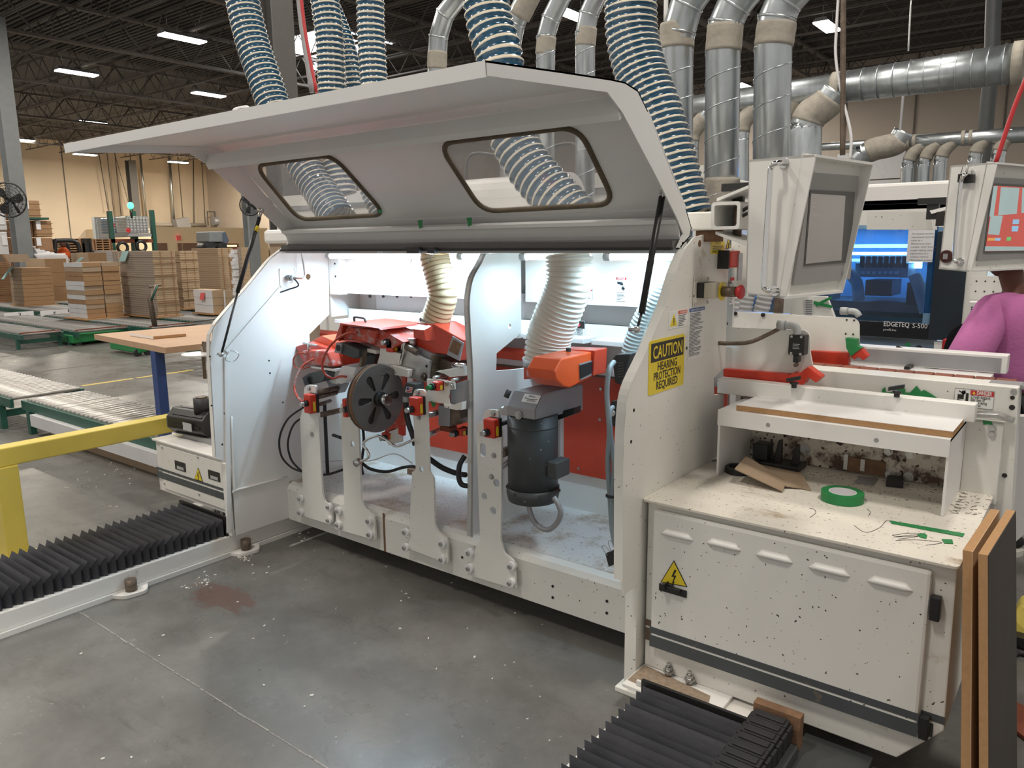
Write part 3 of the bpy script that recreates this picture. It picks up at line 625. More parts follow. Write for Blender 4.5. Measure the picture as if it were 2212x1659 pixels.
P=at(58,556,'x',-23.5); t=T('person','far worker in black clothing behind the white panel pile','person',(P.x,P.y,0)); MB().ell((P.x,P.y,P.z-.12),.16,.17,.3).build('jacket','black_cloth',t); MB().ext([(P.x-.1,P.y-.12,0),(P.x-.1,P.y+.12,0),(P.x-.1,P.y+.1,P.z-.2),(P.x-.1,P.y-.1,P.z-.2)],(.2,0,0)).build('trousers','black_cloth',t); MB().ell((P.x,P.y,P.z+.22),.09,.09,.11).build('hair','hair',t)
# ---- wooden table with blue legs
a=at(203,722,'z',.955); b=at(357,751,'z',.955); d=(b-a); n=V((-d.y,d.x,0)).normalized(); L=1.12
t=T('work_table','worn wooden work table on blue square steel legs','table',((a.x+b.x)/2,b.y+.4,0))
MB().ext([a,b,b+n*L,a+n*L],(0,0,-.04)).build('tabletop','table_board',t)
for p in (b-d.normalized()*.2+n*.0-V((0,-.03,0)),b-d.normalized()*.13+n*.92,a+d.normalized()*.12+n*.95):
    q=V((p.x,p.y,.92)); 
    if p is not None: 
        q=V((p.x,p.y,0)); MB().box((q.x-.032,q.y-.032,.17),(q.x+.032,q.y+.032,.915)).build('leg','table_blue',t); f=MB(); f.tube([q+V((0,0,.02)),q+V((0,0,.2))],.016,10); f.build('screw_foot','steel',t); g=MB(); g.tube([q,q+V((0,0,.02))],.03,6); g.build('foot_pad','steel',t)
m=MB(); q=a+d.normalized()*.12+n*.95; r=b-d.normalized()*.13+n*.92; m.box((min(q.x,r.x),min(q.y,r.y)-.02,.86),(max(q.x,r.x),max(q.y,r.y)+.02,.915)); m.build('apron','table_blue',t)
P1=at(281,720,'z',.975); P2=at(331,727,'z',.975); P3=at(402,721,'z',.975)
t=T('panel_offcut','small white-edged board lying on the wooden table','board',tuple(P2)); MB().ext([P1,P2,P3,P1+P3-P2],(0,0,-.018)).build('core','mdf_edge',t); MB().ext([P1+V((0,0,.001)),P2+V((0,0,.001)),P3+V((0,0,.001)),P1+P3-P2+V((0,0,.001))],(0,0,-.0008)).build('face','table_board',t); e=(P2-P1); nn=V((e.y,-e.x,0)).normalized()*.004; MB().ext([P1,P2,P2+nn,P1+nn],(0,0,-.018)).build('white_edge','laminate_white',t)
# ---- yellow guard rail
t=T('guard_rail','yellow steel guard rail with bolted base plate','guard rail',(-4.31,1.38,0))
MB().box((-4.36,1.30,.53),(-4.26,2.75,.625)).build('rail','yellow_paint',t,bevel=.006); MB().box((-4.36,1.31,.012),(-4.25,1.41,.53)).build('post','yellow_paint',t,bevel=.006)
MB().box((-4.36,2.6,.012),(-4.26,2.70,.53)).build('post','yellow_paint',t,bevel=.006)
MB().box((-4.43,1.22,0),(-4.13,1.50,.012)).build('base_plate','yellow_paint',t); MB().box((-4.43,2.52,0),(-4.13,2.8,.012)).build('base_plate','yellow_paint',t)
m=MB(); hexbolt(m,(-4.17,1.27,.012),Z,.012); m.build('anchor_bolt','steel',t)
# ================= FLOOR RAILS WITH BELLOWS =================
def rail(x0,x1,y0,y1,name,lab,lugs):
    t=T('machine_rail',lab,'rail',((x0+x1)/2,(y0+y1)/2,0))
    MB().box((x0,y0,0),(x1,y1,.022)).build('base_flange','beam_white',t)
    MB().box((x0+.02,y0,.022),(x1-.014,y1,.105)).build('web_beam','beam_white',t,bevel=.004)
    for y in lugs:
        MB().ext(rpoly([(x1-.02,y-.10,0),(x1+.06,y-.06,0),(x1+.075,y+.04,0),(x1-.02,y+.09,0)],.03),(0,0,.02)).build('anchor_lug','beam_white',t,bevel=.003)
        b=MB(); b.tube([(x1+.022,y-.01,.02),(x1+.022,y-.01,.075)],.026,16); b.build('anchor_bolt','greasy_steel',t)
    return t
rail(-3.98,-3.50,-.3,3.4,'machine_rail','long white floor rail under the left end of the machine',(.66,1.56,2.17))
def bellows(x0,x1,y0,y1,z0,z1,pitch,lab):
    t=T('bellows_cover',lab,'bellows cover',((x0+x1)/2,(y0+y1)/2,z0)); m=MB(); n=int((y1-y0)/pitch); rd=random.Random(9)
    pr=[]
    for i in range(n):
        y=y1-i*pitch; j=rd.uniform(-.004,.004); pr.append((y,z1-.046,1)); pr.append((y-pitch*.26+j,z1+rd.uniform(-.004,.004),0))
    pr.append((y1-n*pitch,z1-.046,1))
    for (ya,za,ka),(yb,zb,kb) in zip(pr,pr[1:]):
        ia=.022 if ka else 0; ib=.022 if kb else 0
        m.ext([(x0+ia,ya,za),(x1-ia,ya,za),(x1-ib,yb,zb),(x0+ib,yb,zb)],(0,0,-.003))
        for x,s in ((x0,1),(x1,-1)): m.add([(x+s*ia,ya,za),(x+s*ib,yb,zb),(x+s*ib,yb,z0+.008*kb),(x+s*ia,ya,z0+.01*ka)],[(0,1,2,3)])
    m.build('folded_skirt','bellows_black',t)
    MB().box((x0-.01,y1,z0),(x1+.01,y1+.012,z1+.012)).build('end_plate','black_plastic',t)
    return t
bellows(-3.97,-3.53,-.2,2.08,.10,.20,.0395,'black folded bellows cover on the left floor rail')
# ================= EDGE BANDING MACHINE: FRAME =================
XL,XR,YB=-3.49,-1.20,2.447
mc=T('edge_banding_machine','long white edge banding machine with open front, red guards and side plates','machine',(-2.35,2.9,.1))
# base beam (channel)
m=MB(); m.ext([(-3.49,YB,.10),(-3.49,YB,.275),(-3.49,YB+.012,.298),(-3.49,YB+.035,.31),(-3.49,3.05,.31),(-3.49,3.05,.10)],(2.26,0,0)); m.build('base_beam','white_worn',mc)
MB().box((-3.49,YB+.04,.309),(-1.26,3.03,.313)).build('drip_tray','tray_white',mc)
m=MB()
for x in (-2.72,): m.box((x,YB-.002,.10),(x+.012,YB,.3))
m.build('weld_seam','rust_brown',mc)
m=MB()
for x,z in ((-1.70,.20),(-1.70,.15),(-1.44,.21),(-1.44,.16),(-2.2,.2)): m.tube([(x,YB-.003,z),(x,YB,z)],.006,10)
o=m.build('bolt_hole','sign_black',mc); o['kind']='stuff'
# left end plate: polygon read in the plane x=XL
def pl(pts,x): return [at(u,v,'x',x) for u,v in pts]
o=[(636,528),(618,534),(584,560),(540,614),(484,678),(461,710),(454,760),(467,988),(500,1003),(510,1157),(625,1118),(625,1040)]
L=pl(o,XL); L+= [V((XL,3.03,.31)),V((XL,3.03,1.02)),V((XL,2.84,1.02)),V((XL,2.655,1.03)),V((XL,2.655,1.115)),V((XL,2.80,1.215)),V((XL,2.82,1.60))]
hole=[circ(at(666,598,'x',XL),.017,Y,Z)]
lp=plate('end_panel',L,hole,(-.006,0,0),'white_paint',mc)
fl=pl([(618,534),(584,560),(540,614),(484,678),(461,710),(454,760),(467,988)],XL)
m=MB()
for a,b in zip(cat(fl,4),cat(fl,4)[1:]):
    m.add([a+V((0,0,0)),b,b-V((.028,0,0)),a-V((.028,0,0))],[(0,1,2,3)]); m.add([a+V((0,-.004,0)),b+V((0,-.004,0)),b+V((-.028,-.004,0)),a+V((-.028,-.004,0))],[(0,1,2,3)])
m.build('edge_flange','white_paint',lp)
MB().box((XL-.045,2.09,.11),(XL+.001,2.105,.50)).build('edge_flange','white_paint',lp)
a,b,c,d=at(352+250,452+128,'x',XL),at(641,578,'x',XL),at(641,622,'x',XL),at(605,622,'x',XL)
m=MB(); m.ext(rpoly([a,b,c,d],.006),(.004,0,0)); m.build('cover_plate','white_paint',lp)
m=MB()
for q in ((606,583),(637,582),(637,618),(609,619)): m.tube([at(*q,'x',XL+.004),at(*q,'x',XL+.004)+X*.003],.006,10)
o=m.build('screw','steel',lp); o['kind']='stuff'
p=at(622,600,'x',XL+.004); m=MB(); m.tube([p,p+X*.03],.016,14); m.tube([p+X*.03,p+X*.05],.012,12); m.build('cable_gland','light_grey',lp)
P=cat([p+X*.05,p+V((.07,.05,.0)),p+V((.05,.07,.05)),p+V((.03,.075,.13)),p+V((.02,.07,.20))],6); MB().tube(P,.006,8).build('lamp_cable','chrome',lp)
P=cat([p+X*.05,p+V((.06,.02,-.04)),p+V((.02,-.01,-.06)),p+V((0,-.06,-.075))],6); MB().tube(P,.0045,6).build('thin_cable','black_rubber',lp)
# cable duct strips on the plate
for (q,r) in (((605,624),(488,760)),((488,770),(494,1150))):
    a,b=at(*q,'x',XL),at(*r,'x',XL); d=(b-a).normalized(); n=V((0,-d.z,d.y))*.013; MB().ext([a-n,b-n,b+n,a+n],(.008,0,0)).build('cable_duct','white_paint',lp,bevel=.002)
m=MB(); P=[at(*q,'x',XL+.004) for q in ((500,900),(506,1050),(512,1058),(620,1030))]; m.tube(cat(P,4),.006,6); m.build('rib_seam','white_paint',lp)
m=MB()
for q in ((581,779),(583,806),(611,869),(485,893),(453,770),(457,876),(480,960)): p=at(*q,'x',XL); m.tube([p,p+X*.0015],.005,8)
o=m.build('small_hole','sign_black',lp); o['kind']='stuff'
# divider plate
XD=-2.152
D=pl([(1021,1168),(1023,1000),(1023,850),(1017,710),(1015,650),(1023,602),(1040,570),(1050,548)],XD)
D=cat(D[:1]+D[2:],4)+[V((XD,2.84,1.56)),V((XD,2.84,1.19)),V((XD,2.655,1.115)),V((XD,2.65,1.035)),V((XD,2.84,1.02)),V((XD,3.02,1.02)),V((XD,3.02,.315)),V((XD,2.50,.292))]
dv=plate('divider_panel',D,[circ(at(1101,705,'x',XD),.012,Y,Z)],(-.012,0,0),'white_paint',mc)
m=MB(); k=D[:25]
for a,b in zip(k,k[1:]): m.add([a,b,b-V((.034,0,0)),a-V((.034,0,0))],[(0,1,2,3)]); m.add([a+Y*.003,b+Y*.003,b+V((-.034,.003,0)),a+V((-.034,.003,0))],[(0,1,2,3)])
m.build('edge_flange','aluminium',dv)
# right end plate
R_=pl([(1580,508),(1528,505),(1500,513),(1480,538),(1459,590),(1436,664),(1397,757),(1365,825),(1353,870),(1348,940),(1346,1010),(1345,1255)],XR)
R=R_+[V((XR,2.15,.42)),V((XR,2.255,.42)),V((XR,2.255,0.02)),V((XR,2.36,.02)),V((XR,2.38,.10)),V((XR,2.95,.1)),V((XR,2.95,.99)),V((XR,2.85,1.00)),V((XR,2.84,1.07)),V((XR,2.95,1.10)),V((XR,2.94,1.60))]
rp=plate('end_panel',R,[],(-.008,0,0),'white_worn',mc)
m=MB(); k=cat(R_[3:],3)
for a,b in zip(k,k[1:]):
    for dy in (0,.004): m.add([a+Y*dy,b+Y*dy,b+V((-.034,dy,0)),a+V((-.034,dy,0))],[(0,1,2,3)])
m.build('edge_flange','white_worn',rp)
MB().box((XR-.045,2.243,.02),(XR,2.255,.42)).build('leg_flange','white_worn',rp); MB().box((XR-.07,2.22,0),(XR+.03,2.40,.02)).build('foot_plate','white_worn',rp,bevel=.003)
# round bolt on top of plate
m=MB(); p=at(1511,526,'x',XR); m.tube([p,p+X*.002],.012,16); m.build('plug','rust_brown',rp)
m=MB()
for q in ((1369,886),(1363,954),(1571,699),(1567,742),(1483,752)): p=at(*q,'x',XR); m.tube([p,p+X*.0015],.006,8)
o=m.build('small_hole','sign_black',rp); o['kind']='stuff'
# back panels
xs0,xs1=-3.48,-1.26
bk=MB().box((XL+.002,3.03,.31),(XR-.01,3.045,1.57)).build('back_panel','white_paint',mc)
def strip(name,pA,pB,y,m,t=.004,x0=None,x1=None,lab=None):
    a=at(*pA,'y',y); b=at(*pB,'y',y); x0=a.x if x0 is None else x0; x1=b.x if x1 is None else x1
    return MB().box((x0,y,min(a.z,b.z)),(x1,y+t,max(a.z,b.z))).build(name,m,mc,label=lab)
zt=1.565; zb=at(900,641,'y',2.86).z
MB().box((-3.44,2.86,zb),(XD-.02,2.87,zt)).build('upper_panel','white_paint',mc,bevel=.002)
MB().box((XD+.01,2.86,zb),(XR-.03,2.87,zt)).build('upper_panel','white_paint',mc,bevel=.002)
MB().box((XL+.004,2.81,zb-.005),(-3.40,2.87,zt)).build('hinge_block','white_paint',mc,bevel=.002)
m=MB()
for z in (1.50,1.43): m.tube([(-3.43,2.808,z),(-3.43,2.81,z)],.006,8)
m.build('rail_screw','sign_black',mc)['kind']='stuff'
z2=at(860,672,'y',2.96).z
MB().box((-3.27,2.96,z2),(XR-.03,2.975,zb+.03)).build('grey_strip','laminate_grey',mc)
m=MB()
for u in (798,827,857,887): p=at(u,640,'y',2.955); m.tube([p,p+V((0,.006,0))],.009,10); 
m.build('panel_screw','sign_black',mc)['kind']='stuff'
z3=at(860,700,'y',2.93).z
MB().box((XL+.01,2.93,z3),(XR-.02,2.945,z2+.0)).build('middle_panel','white_paint',mc,bevel=.002)
for a,b in ((XL+.01,XD-.01),(XD+.02,-1.80),(-1.76,XR-.02)):
    MB().box((a,2.825,1.163),(b,2.95,1.186)).build('ledge','white_paint',mc,bevel=.003)
# red fence beam with slot, and the big red splash plate
A=at(1317,768,'y',2.9); B=at(1317,795,'y',2.9)
MB().ext([(-4.05,2.905,1.045),(-4.05,2.895,1.085),(-4.05,2.925,1.10),(-4.05,2.945,1.10),(-4.05,2.945,1.045)],(2.30,0,0)).build('fence_beam','red_paint',mc,bevel=.002)
MB().box((XL-.012,2.82,1.20),(XL-.004,3.045,1.6)).build('outer_side_panel','white_paint',mc)
C=at(1312,812,'y',2.95)
MB().box((XL,2.95,C.z),(-1.28,3.0,B.z-.002)).build('chain_track','laminate_white',mc); MB().box((XL,2.945,C.z-.01),(-1.28,3.0,C.z)).build('track_dark_lip','greasy_steel',mc)  # white track with a thin dark strip along its lower edge
e=at(1300,1035,'y',3.01); s0=at(1093,900,'y',3.01)
rdp=MB().box((-2.30,3.012,e.z),(XR-.01,3.024,C.z-.01)).build('splash_plate','red_paint',mc)
MB().box((-3.05,3.01,at(960,955,'y',3.01).z-.04),(-2.30,3.02,C.z-.01)).build('splash_plate','red_paint',mc)
m=MB()
for q in ((1298,840),(1296,906),(1250,1012),(1276,800)): p=at(*q,'y',3.01); m.tube([p-V((0,.004,0)),p],.007,10)
m.build('dome_screw','steel',rdp)['kind']='stuff'
# hinge beam over the opening, tube lamps, black profile
MB().box((XL,2.56,1.575),(XR-.02,2.60,1.60)).build('header_rail','white_paint',mc); MB().box((XL,2.60,1.565),(XR-.02,3.04,1.58)).build('top_panel','white_paint',mc)
m=MB(); m.box((XL+.0,2.535,1.562),(XR-.03,2.56,1.578)); m.build('header_lip','laminate_grey',mc)
MB().box((XL+.0,2.505,1.574),(XR-.03,2.56,1.605)).build('hinge_profile','bezel_dark',mc)
MB().box((XL+.0,2.495,1.572),(XR-.03,2.51,1.582)).build('black_seal','black_rubber',mc)
for a,b in ((-3.30,-2.56),(-2.36,-2.2),(-2.0,-1.68),(-1.58,-1.30)):
    t=T('tube_lamp','','tube lamp',((a+b)/2,2.68,1.535),'work lamps under the machine roof')
    t['label']={-3.30:'tube lamp left of the yellowed hose inside the machine',-2.36:'short tube lamp between yellowed hose and divider',-2.0:'tube lamp left of the thick cream hose',-1.58:'tube lamp right of the thick cream hose'}[a]
    MB().tube([(a,2.68,1.545),(b,2.68,1.545)],.014,12).build('glass_tube','tube_glow',t); MB().box((a,2.665,1.557),(b,2.695,1.565)).build('lamp_holder','galvanised',t)
    MB().tube([(a-.03,2.68,1.545),(a,2.68,1.545)],.017,12).build('end_cap','light_grey',t)
    area('tube_light',((a+b)/2,2.68,1.522),b-a,.03,12.5*(b-a),(.52,.79,1))
for u,v in ((897,540),(937,541)):
    p=at(u,v,'y',2.49); t=T('binder_clip','black binder clip on the hood hinge, '+('left one with wire handles' if u<900 else 'smaller right one'),'clip',tuple(p)); MB().box((p.x-.035 if u<900 else p.x-.02,2.47,p.z-.014),(p.x+.04 if u<900 else p.x+.02,2.495,p.z+.012)).build('jaw','black_plastic',t)
    MB().tube([p+V((0,-.01,-.01)),p+V((-.03,-.02,-.05)),p+V((-.015,-.02,-.055)),p+V((.012,-.01,-.01))],.0015,5).build('wire_handle','steel',t)
p=at(821,552,'y',2.5); tag(MB().ob(p-V((.02,0,.02)),(.04,0,.004),(0,.004,0),(0,0,.045)).build('tape_scrap','clear_plastic'),'scrap of clear tape hanging from the hinge edge','tape scrap')
# ---------- signs -------------
def sgn(name,lab,p0,pu,pv,ax,val,m='sign_white',par=None,r=.004,t=.0015):
    """p0 lower-left, pu lower-right, pv upper-left pixels"""
    o=at(*p0,ax,val); a=at(*pu,ax,val)-o; b=at(*pv,ax,val)-o; b=V((0,0,b.z)) ; a=V((a.x if ax=='y' else 0,a.y if ax=='x' else 0,0)); n=X if ax=='x' else -Y
    mb=MB(); mb.ext(rrect(o+a/2+b/2,a.normalized(),Z,a.length,b.length,r),n*t); ob=mb.build(name,m,par or rp,label=lab); return ob,o+n*t,a.normalized(),Z,a.length,b.length,n
s,o,u,v,w,h,n=sgn('caution_sign','yellow and black hearing protection sign',(1399,856),(1475,833),(1403,737),'x',XR,'sign_yellow',r=.012,t=.002)
w=.275;h=.187
sheet(q:=MB(),o+u*.012+v*h*.60,u,v,w-.024,h*.34,n,.001,.004).build('black_panel','sign_black',s) if False else None
q=MB(); sheet(q,o+u*.014+v*h*.60,u,v,w-.028,h*.345,n,.001); q.build('black_panel','sign_black',s)
text('CAUTION',o+n*.0018+u*.024+v*h*.66,u,v,.062,'sign_yellow',s,bold=.018,width=w-.05)
for i,(tx,ww) in enumerate((('HEARING',.150),('PROTECTION',.205),('REQUIRED',.165))):
    text(tx,o+n*.001+u*(w/2-ww/2)+v*h*(.425-.175*i),u,v,.040,'sign_black',s,bold=.016,width=ww)
s,o,u,v,w,h,n=sgn('warning_label','small white warning label with triangle',(1443,712),(1483,705),(1445,674),'x',XR)
q=MB(); q.ext([o+u*w*.06+v*h*.15,o+u*w*.46+v*h*.15,o+u*w*.26+v*h*.85],n*.001); q.build('triangle','sign_yellow',s); q=MB(); sheet(q,o+u*w*.245+v*h*.32,u,v,w*.035,h*.3,n,.0018); sheet(q,o+u*w*.245+v*h*.22,u,v,w*.035,h*.06,n,.0018); q.build('exclamation_mark','sign_black',s)
q=MB(); sheet(q,o+u*w*.5+v*h*.78,u,v,w*.48,h*.2,n,.001); q.build('red_header','orange_red',s); text('WARNING',o+n*.0015+u*w*.58+v*h*.82,u,v,.011,'sign_white',s,bold=.01,width=w*.36)
q=MB(); lines(q,o+u*w*.52+v*h*.06,u,v,w*.42,h*.68,n,7); q.build('small_print','text_grey',s)['kind']='stuff'
s,o,u,v,w,h,n=sgn('safety_instructions','tall white instruction label with blue header',(1484,779),(1518,772),(1488,666),'x',XR)
q=MB(); sheet(q,o+u*.003+v*h*.92,u,v,w-.006,h*.07,n,.001); q.build('blue_header','sign_blue',s); text('SAFETY INSTRUCTIONS',o+n*.0015+u*w*.1+v*h*.935,u,v,.010,'sign_white',s,bold=.01,width=w*.8)
q=MB(); lines(q,o+u*w*.07+v*h*.06,u,v,w*.86,h*.84,n,30,seed=4); q.build('small_print','text_grey',s)['kind']='stuff'
s,o,u,v,w,h,n=sgn('caution_label','small yellow caution label near the plate top',(1535,549),(1564,548),(1535,522),'x',XR,'sign_yellow',r=.001)
text('CAUTION',o+n*.001+u*w*.28+v*h*.78,u,v,.014,'sign_black',s,bold=.01,width=w*.4); q=MB(); lines(q,o+u*w*.1+v*h*.1,u,v,w*.8,h*.6,n,4,seed=8); q.build('small_print','sign_black',s)['kind']='stuff'
a,b,c=at(1567,538,'x',XR),at(1579,536,'x',XR),at(1573,514,'x',XR)
q=MB(); q.ext([a,b,c],X*.001); s=q.build('warning_triangle','sign_black',rp); a,b,c=[p+((a+b+c)/3-p)*.2+X*.001 for p in (a,b,c)]; MB().ext([a,b,c],X*.0008).build('yellow_field','sign_yellow',s); q=MB(); ct=(a+b+c)/3; sheet(q,ct-V((-.001,.004,.012)),Y,Z,.008,.02,X,.001); q.build('symbol','sign_black',s)
# emergency stop box
p=at(1495,662,'x',XR); q2=at(1529,596,'x',XR)
t=T('emergency_stop','emergency stop box with red mushroom button on a long grey collar','emergency stop',(XR+.03,(p.y+q2.y)/2,p.z+.02))
MB().box((XR+.001,p.y,p.z),(XR+.006,q2.y,q2.z)).build('mounting_plate','white_grimy',t,bevel=.002)
bx0,bx1,bz0,bz1=p.y+.02,q2.y+.0,p.z+.03,q2.z-.02
MB().box((XR+.006,bx0,bz0),(XR+.034,bx1,bz1)).build('black_base','black_plastic',t,bevel=.003); MB().box((XR+.034,bx0,bz0),(XR+.08,bx1,bz1)).build('beige_cover','beige_plastic',t,bevel=.004)
c=V((XR+.08,(bx0+bx1)/2,(bz0+bz1)/2-.005)); MB().tube([c,c+X*.003],.034,24).build('yellow_ring','sign_yellow',t); MB().tube([c+X*.003,c+X*.055],.019,18).build('collar','greasy_steel',t)
MB().tube([c+X*.055,c+X*.065,c+X*.075,c+X*.08],.02,20,radii=[.016,.024,.026,.020]).build('mushroom_button','sign_red',t)
m=MB()
for dy in (.008,q2.y-p.y-.008):
    for dz in (.008,q2.z-p.z-.008): m.tube([(XR+.006,p.y+dy,p.z+dz),(XR+.009,p.y+dy,p.z+dz)],.006,10)
m.build('screw','steel',t)['kind']='stuff'
# red switch box near the console
p=at(1570,580,'x',XR); t=T('safety_switch','red safety switch box under the console arm','switch',tuple(p)); a=at(1567,579,'x',XR+.03); b=at(1596,541,'x',XR+.03)
MB().box((XR,a.y,a.z),(XR+.05,a.y+.10,b.z)).build('red_cover','red_plastic',t,bevel=.008); MB().box((XR,a.y-.008,a.z-.003),(XR+.045,a.y+.0,b.z+.002)).build('black_base','black_plastic',t)
m=MB(); q=at(1606,603,'x',XR+.07); m.box((XR+.05,q.y-.02,q.z-.005),(XR+.056,q.y+.02,q.z+.10)); m.build('metal_bracket','steel',t)
p=at(1576,615,'x',XR); m=MB(); hexbolt(m,p,X,.014,.01); m.build('stud','steel',rp)
s,o,u,v,w,h,n=sgn('danger_label','narrow danger label with red header',(1574,658),(1583,655),(1574,600),'x',XR)
q=MB(); sheet(q,o+v*h*.88,u,v,w,h*.12,n,.001); q.build('red_header','sign_red',s); q=MB(); lines(q,o+u*w*.08+v*h*.04,u,v,w*.84,h*.36,n,7); q.build('small_print','text_grey',s)['kind']='stuff'; q=MB(); sheet(q,o+u*w*.2+v*h*.5,u,v,w*.6,h*.28,n,.001); q.build('pictogram','sign_black',s)
# danger labels inside
s,o,u,v,w,h,n=sgn('danger_label','rotating blade danger label with hand pictogram',(1331,650),(1353,650),(1331,599),'y',2.858,par=mc)
q=MB(); sheet(q,o+v*h*.9,u,v,w,h*.1,n,.001); q.build('red_header','sign_red',s); text('DANGER',o+n*.0015+u*w*.12+v*h*.915,u,v,.014,'sign_white',s,bold=.01,width=w*.76)
q=MB(); q.ext([o+u*w*.1+v*h*.82,o+u*w*.6+v*h*.80,o+u*w*.72+v*h*.68,o+u*w*.5+v*h*.66,o+u*w*.4+v*h*.70,o+u*w*.12+v*h*.72],n*.001); q.build('hand_pictogram','navy',s)
q=MB()
for k in range(8): a=math.pi*k/8*2; d=u*math.cos(a)+v*math.sin(a); q.ob(o+u*w*.68+v*h*.54,d*w*.2,v.cross(n)*.0+ (n.cross(d))*w*.06,n*.001)
q.build('blade_pictogram','navy',s)
q=MB(); lines(q,o+u*w*.08+v*h*.04,u,v,w*.84,h*.34,n,6); q.build('small_print','text_grey',s)['kind']='stuff'
s,o,u,v,w,h,n=sgn('danger_label','danger label half hidden by the cream hose',(1255,647),(1279,647),(1255,621),'y',2.858,par=mc)
q=MB(); sheet(q,o+v*h*.72,u,v,w,h*.28,n,.001); q.build('red_header','sign_red',s); text('DANGER',o+n*.0015+u*w*.1+v*h*.77,u,v,.016,'sign_white',s,bold=.01,width=w*.8); q=MB(); lines(q,o+u*w*.08+v*h*.08,u,v,w*.84,h*.55,n,4); q.build('small_print','text_grey',s)['kind']='stuff'
s,o,u,v,w,h,n=sgn('danger_label','larger black and red danger label behind the cream hose',(1205,724),(1263,724),(1205,690),'y',2.928,par=mc)
q=MB(); sheet(q,o+v*h*.52,u,v,w,h*.46,n,.001); q.build('black_header','sign_black',s); q=MB(); q.ext([o+n*.001+u*w*(.5+.36*math.cos(k*math.pi/10))+v*h*(.75+.2*math.sin(k*math.pi/10)) for k in range(20)],n*.001); q.build('red_oval','sign_red',s)
text('DANGER',o+n*.0022+u*w*.2+v*h*.67,u,v,.030,'sign_white',s,bold=.015,width=w*.6)
for i,tx in enumerate(('OPERATE THIS EQUIPMENT','GUARDS REMOVED OR SERIOUS','PERSONAL INJURY COULD RESULT')): text(tx,o+n*.001+u*w*.06+v*h*(.36-.15*i),u,v,.014,'sign_black',s,bold=.012,width=w*.88)
# floor anchor shoe with nuts at the left foot
fp=MB(); a=[at(*q,'z',.13) for q in ((428,1095),(447,1090),(498,1108),(498,1130))]; fp.ext(a,(0,0,-.015)); fp=fp.build('foot_plate','white_paint',mc,bevel=.002)
m=MB()
for q in ((471,1107),(487,1112)): p=at(*q,'z',.13); m.tube([p,p+Z*.022],.013,12); m.tube([p+Z*.022,p+Z*.026],.018,14); m.tube([p+Z*.026,p+Z*.04],.013,6); m.tube([p+Z*.04,p+Z*.052],.007,8)
m.build('levelling_bolt','steel',mc)['kind']='stuff'
# ---------- stands (upright brackets bolted to the beam) ----------
def stand(lab,pts,holes,bolts,y=2.41,r=.012,studs=()):
    t=T('tool_stand',lab,'stand',tuple(at(*pts[0],'y',y)),'upright white stands bolted to the beam')
    P=rpoly([at(*q,'y',y) for q in pts],r); H=[]
    for q in holes:
        if len(q)==3: H.append(circ(at(q[0],q[1],'y',y),q[2],X,Z,14))
        else: c=at(q[0],q[1],'y',y); H.append(rrect(c,X,Z,q[2]*2,q[3]*2,q[2]*.95))
    plate('bracket_plate',P,H,(0,.012,0),'white_worn' if y>2 else 'white_paint',t,bevel=.0015)
    for q in bolts:
        p=at(*q,'y',y-.022); b=MB(); b.mi=0; b.tube([p+Y*.03,p+Y*.004],.021,16); b.mi=1; b.tube([p+Y*.004,p-Y*.004],.010,6); b.build('standoff_bolt',['laminate_white','steel'],t)
    for q in studs:
        p=at(*q,'y',y); b=MB(); hexbolt(b,p,-Y,.009,.007); b.build('cap_screw','steel',t)
    return t
stand('leftmost upright stand, nearest the left end panel',[(640,1110),(641,1062),(654,1054),(648,905),(654,880),(657,838),(664,831),(682,833),(682,862),(687,882),(696,1065),(700,1082),(716,1097),(719,1135)],[(674,939,.016)],[(645,1078),(645,1108),(707,1096),(707,1125)],studs=[(668,839),(670,890)])
stand('second upright stand, directly under the grooved wheel',[(723,1142),(728,1100),(744,1088),(736,905),(735,872),(772,868),(780,1080),(784,1096),(808,1114),(811,1167)],[(761,959,.016)],[(727,1105),(727,1135),(793,1127),(795,1156)])
stand('third upright stand with stepped foot, left of the divider',[(882,1185),(890,1022),(890,1020),(898,1015),(891,856),(896,841),(916,842),(921,855),(927,1020),(936,1032),(939,1135),(947,1150),(966,1165),(968,1218)],[(910,1014,.014)],[(872,1151),(872,1184),(951,1176),(951,1210)],studs=[(903,847),(905,902)])
stand('tallest slotted upright stand right of the divider',[(1005,1240),(1025,1190),(1037,1165),(1028,922),(1032,914),(1044,912),(1044,894),(1052,884),(1076,886),(1078,912),(1083,935),(1083,1065),(1081,1165),(1088,1195),(1110,1212),(1114,1273)],[(1043,972,.016,.030),(1072,1043,.017),(1046,1072,.016),(1065,1103,.018)],[(1010,1196),(1010,1229),(1100,1225),(1099,1261)],studs=[(1066,893),(1067,984),(1062,1030)])
# ================= HOOD =================
XH0,XH1=-3.50,-1.22
hd=T('machine_hood','raised white hood with two rubber-framed windows over the machine','hood',(-2.36,2.5,1.6))
up=[at(*q,'x',XH1) for q in ((1048,130),(1200,152),(1318,170),(1350,177),(1378,195),(1400,240),(1452,378),(1482,450),(1494,492),(1490,512),(1470,535))]
lo=[at(*q,'x',XH1) for q in ((1050,163),(1180,181),(1312,199),(1345,243),(1420,385),(1462,470),(1476,505),(1462,535))]
def yz(P,x): return [V((x,p.y,p.z)) for p in P]
side=yz(up,XH1)+yz(lo[::-1],XH1)
for x,d in ((XH1,-.004),(XH0,.004)): plate('side_flange',[V((x,p.y,p.z)) for p in side],[],(d,0,0),'hood_white',hd)
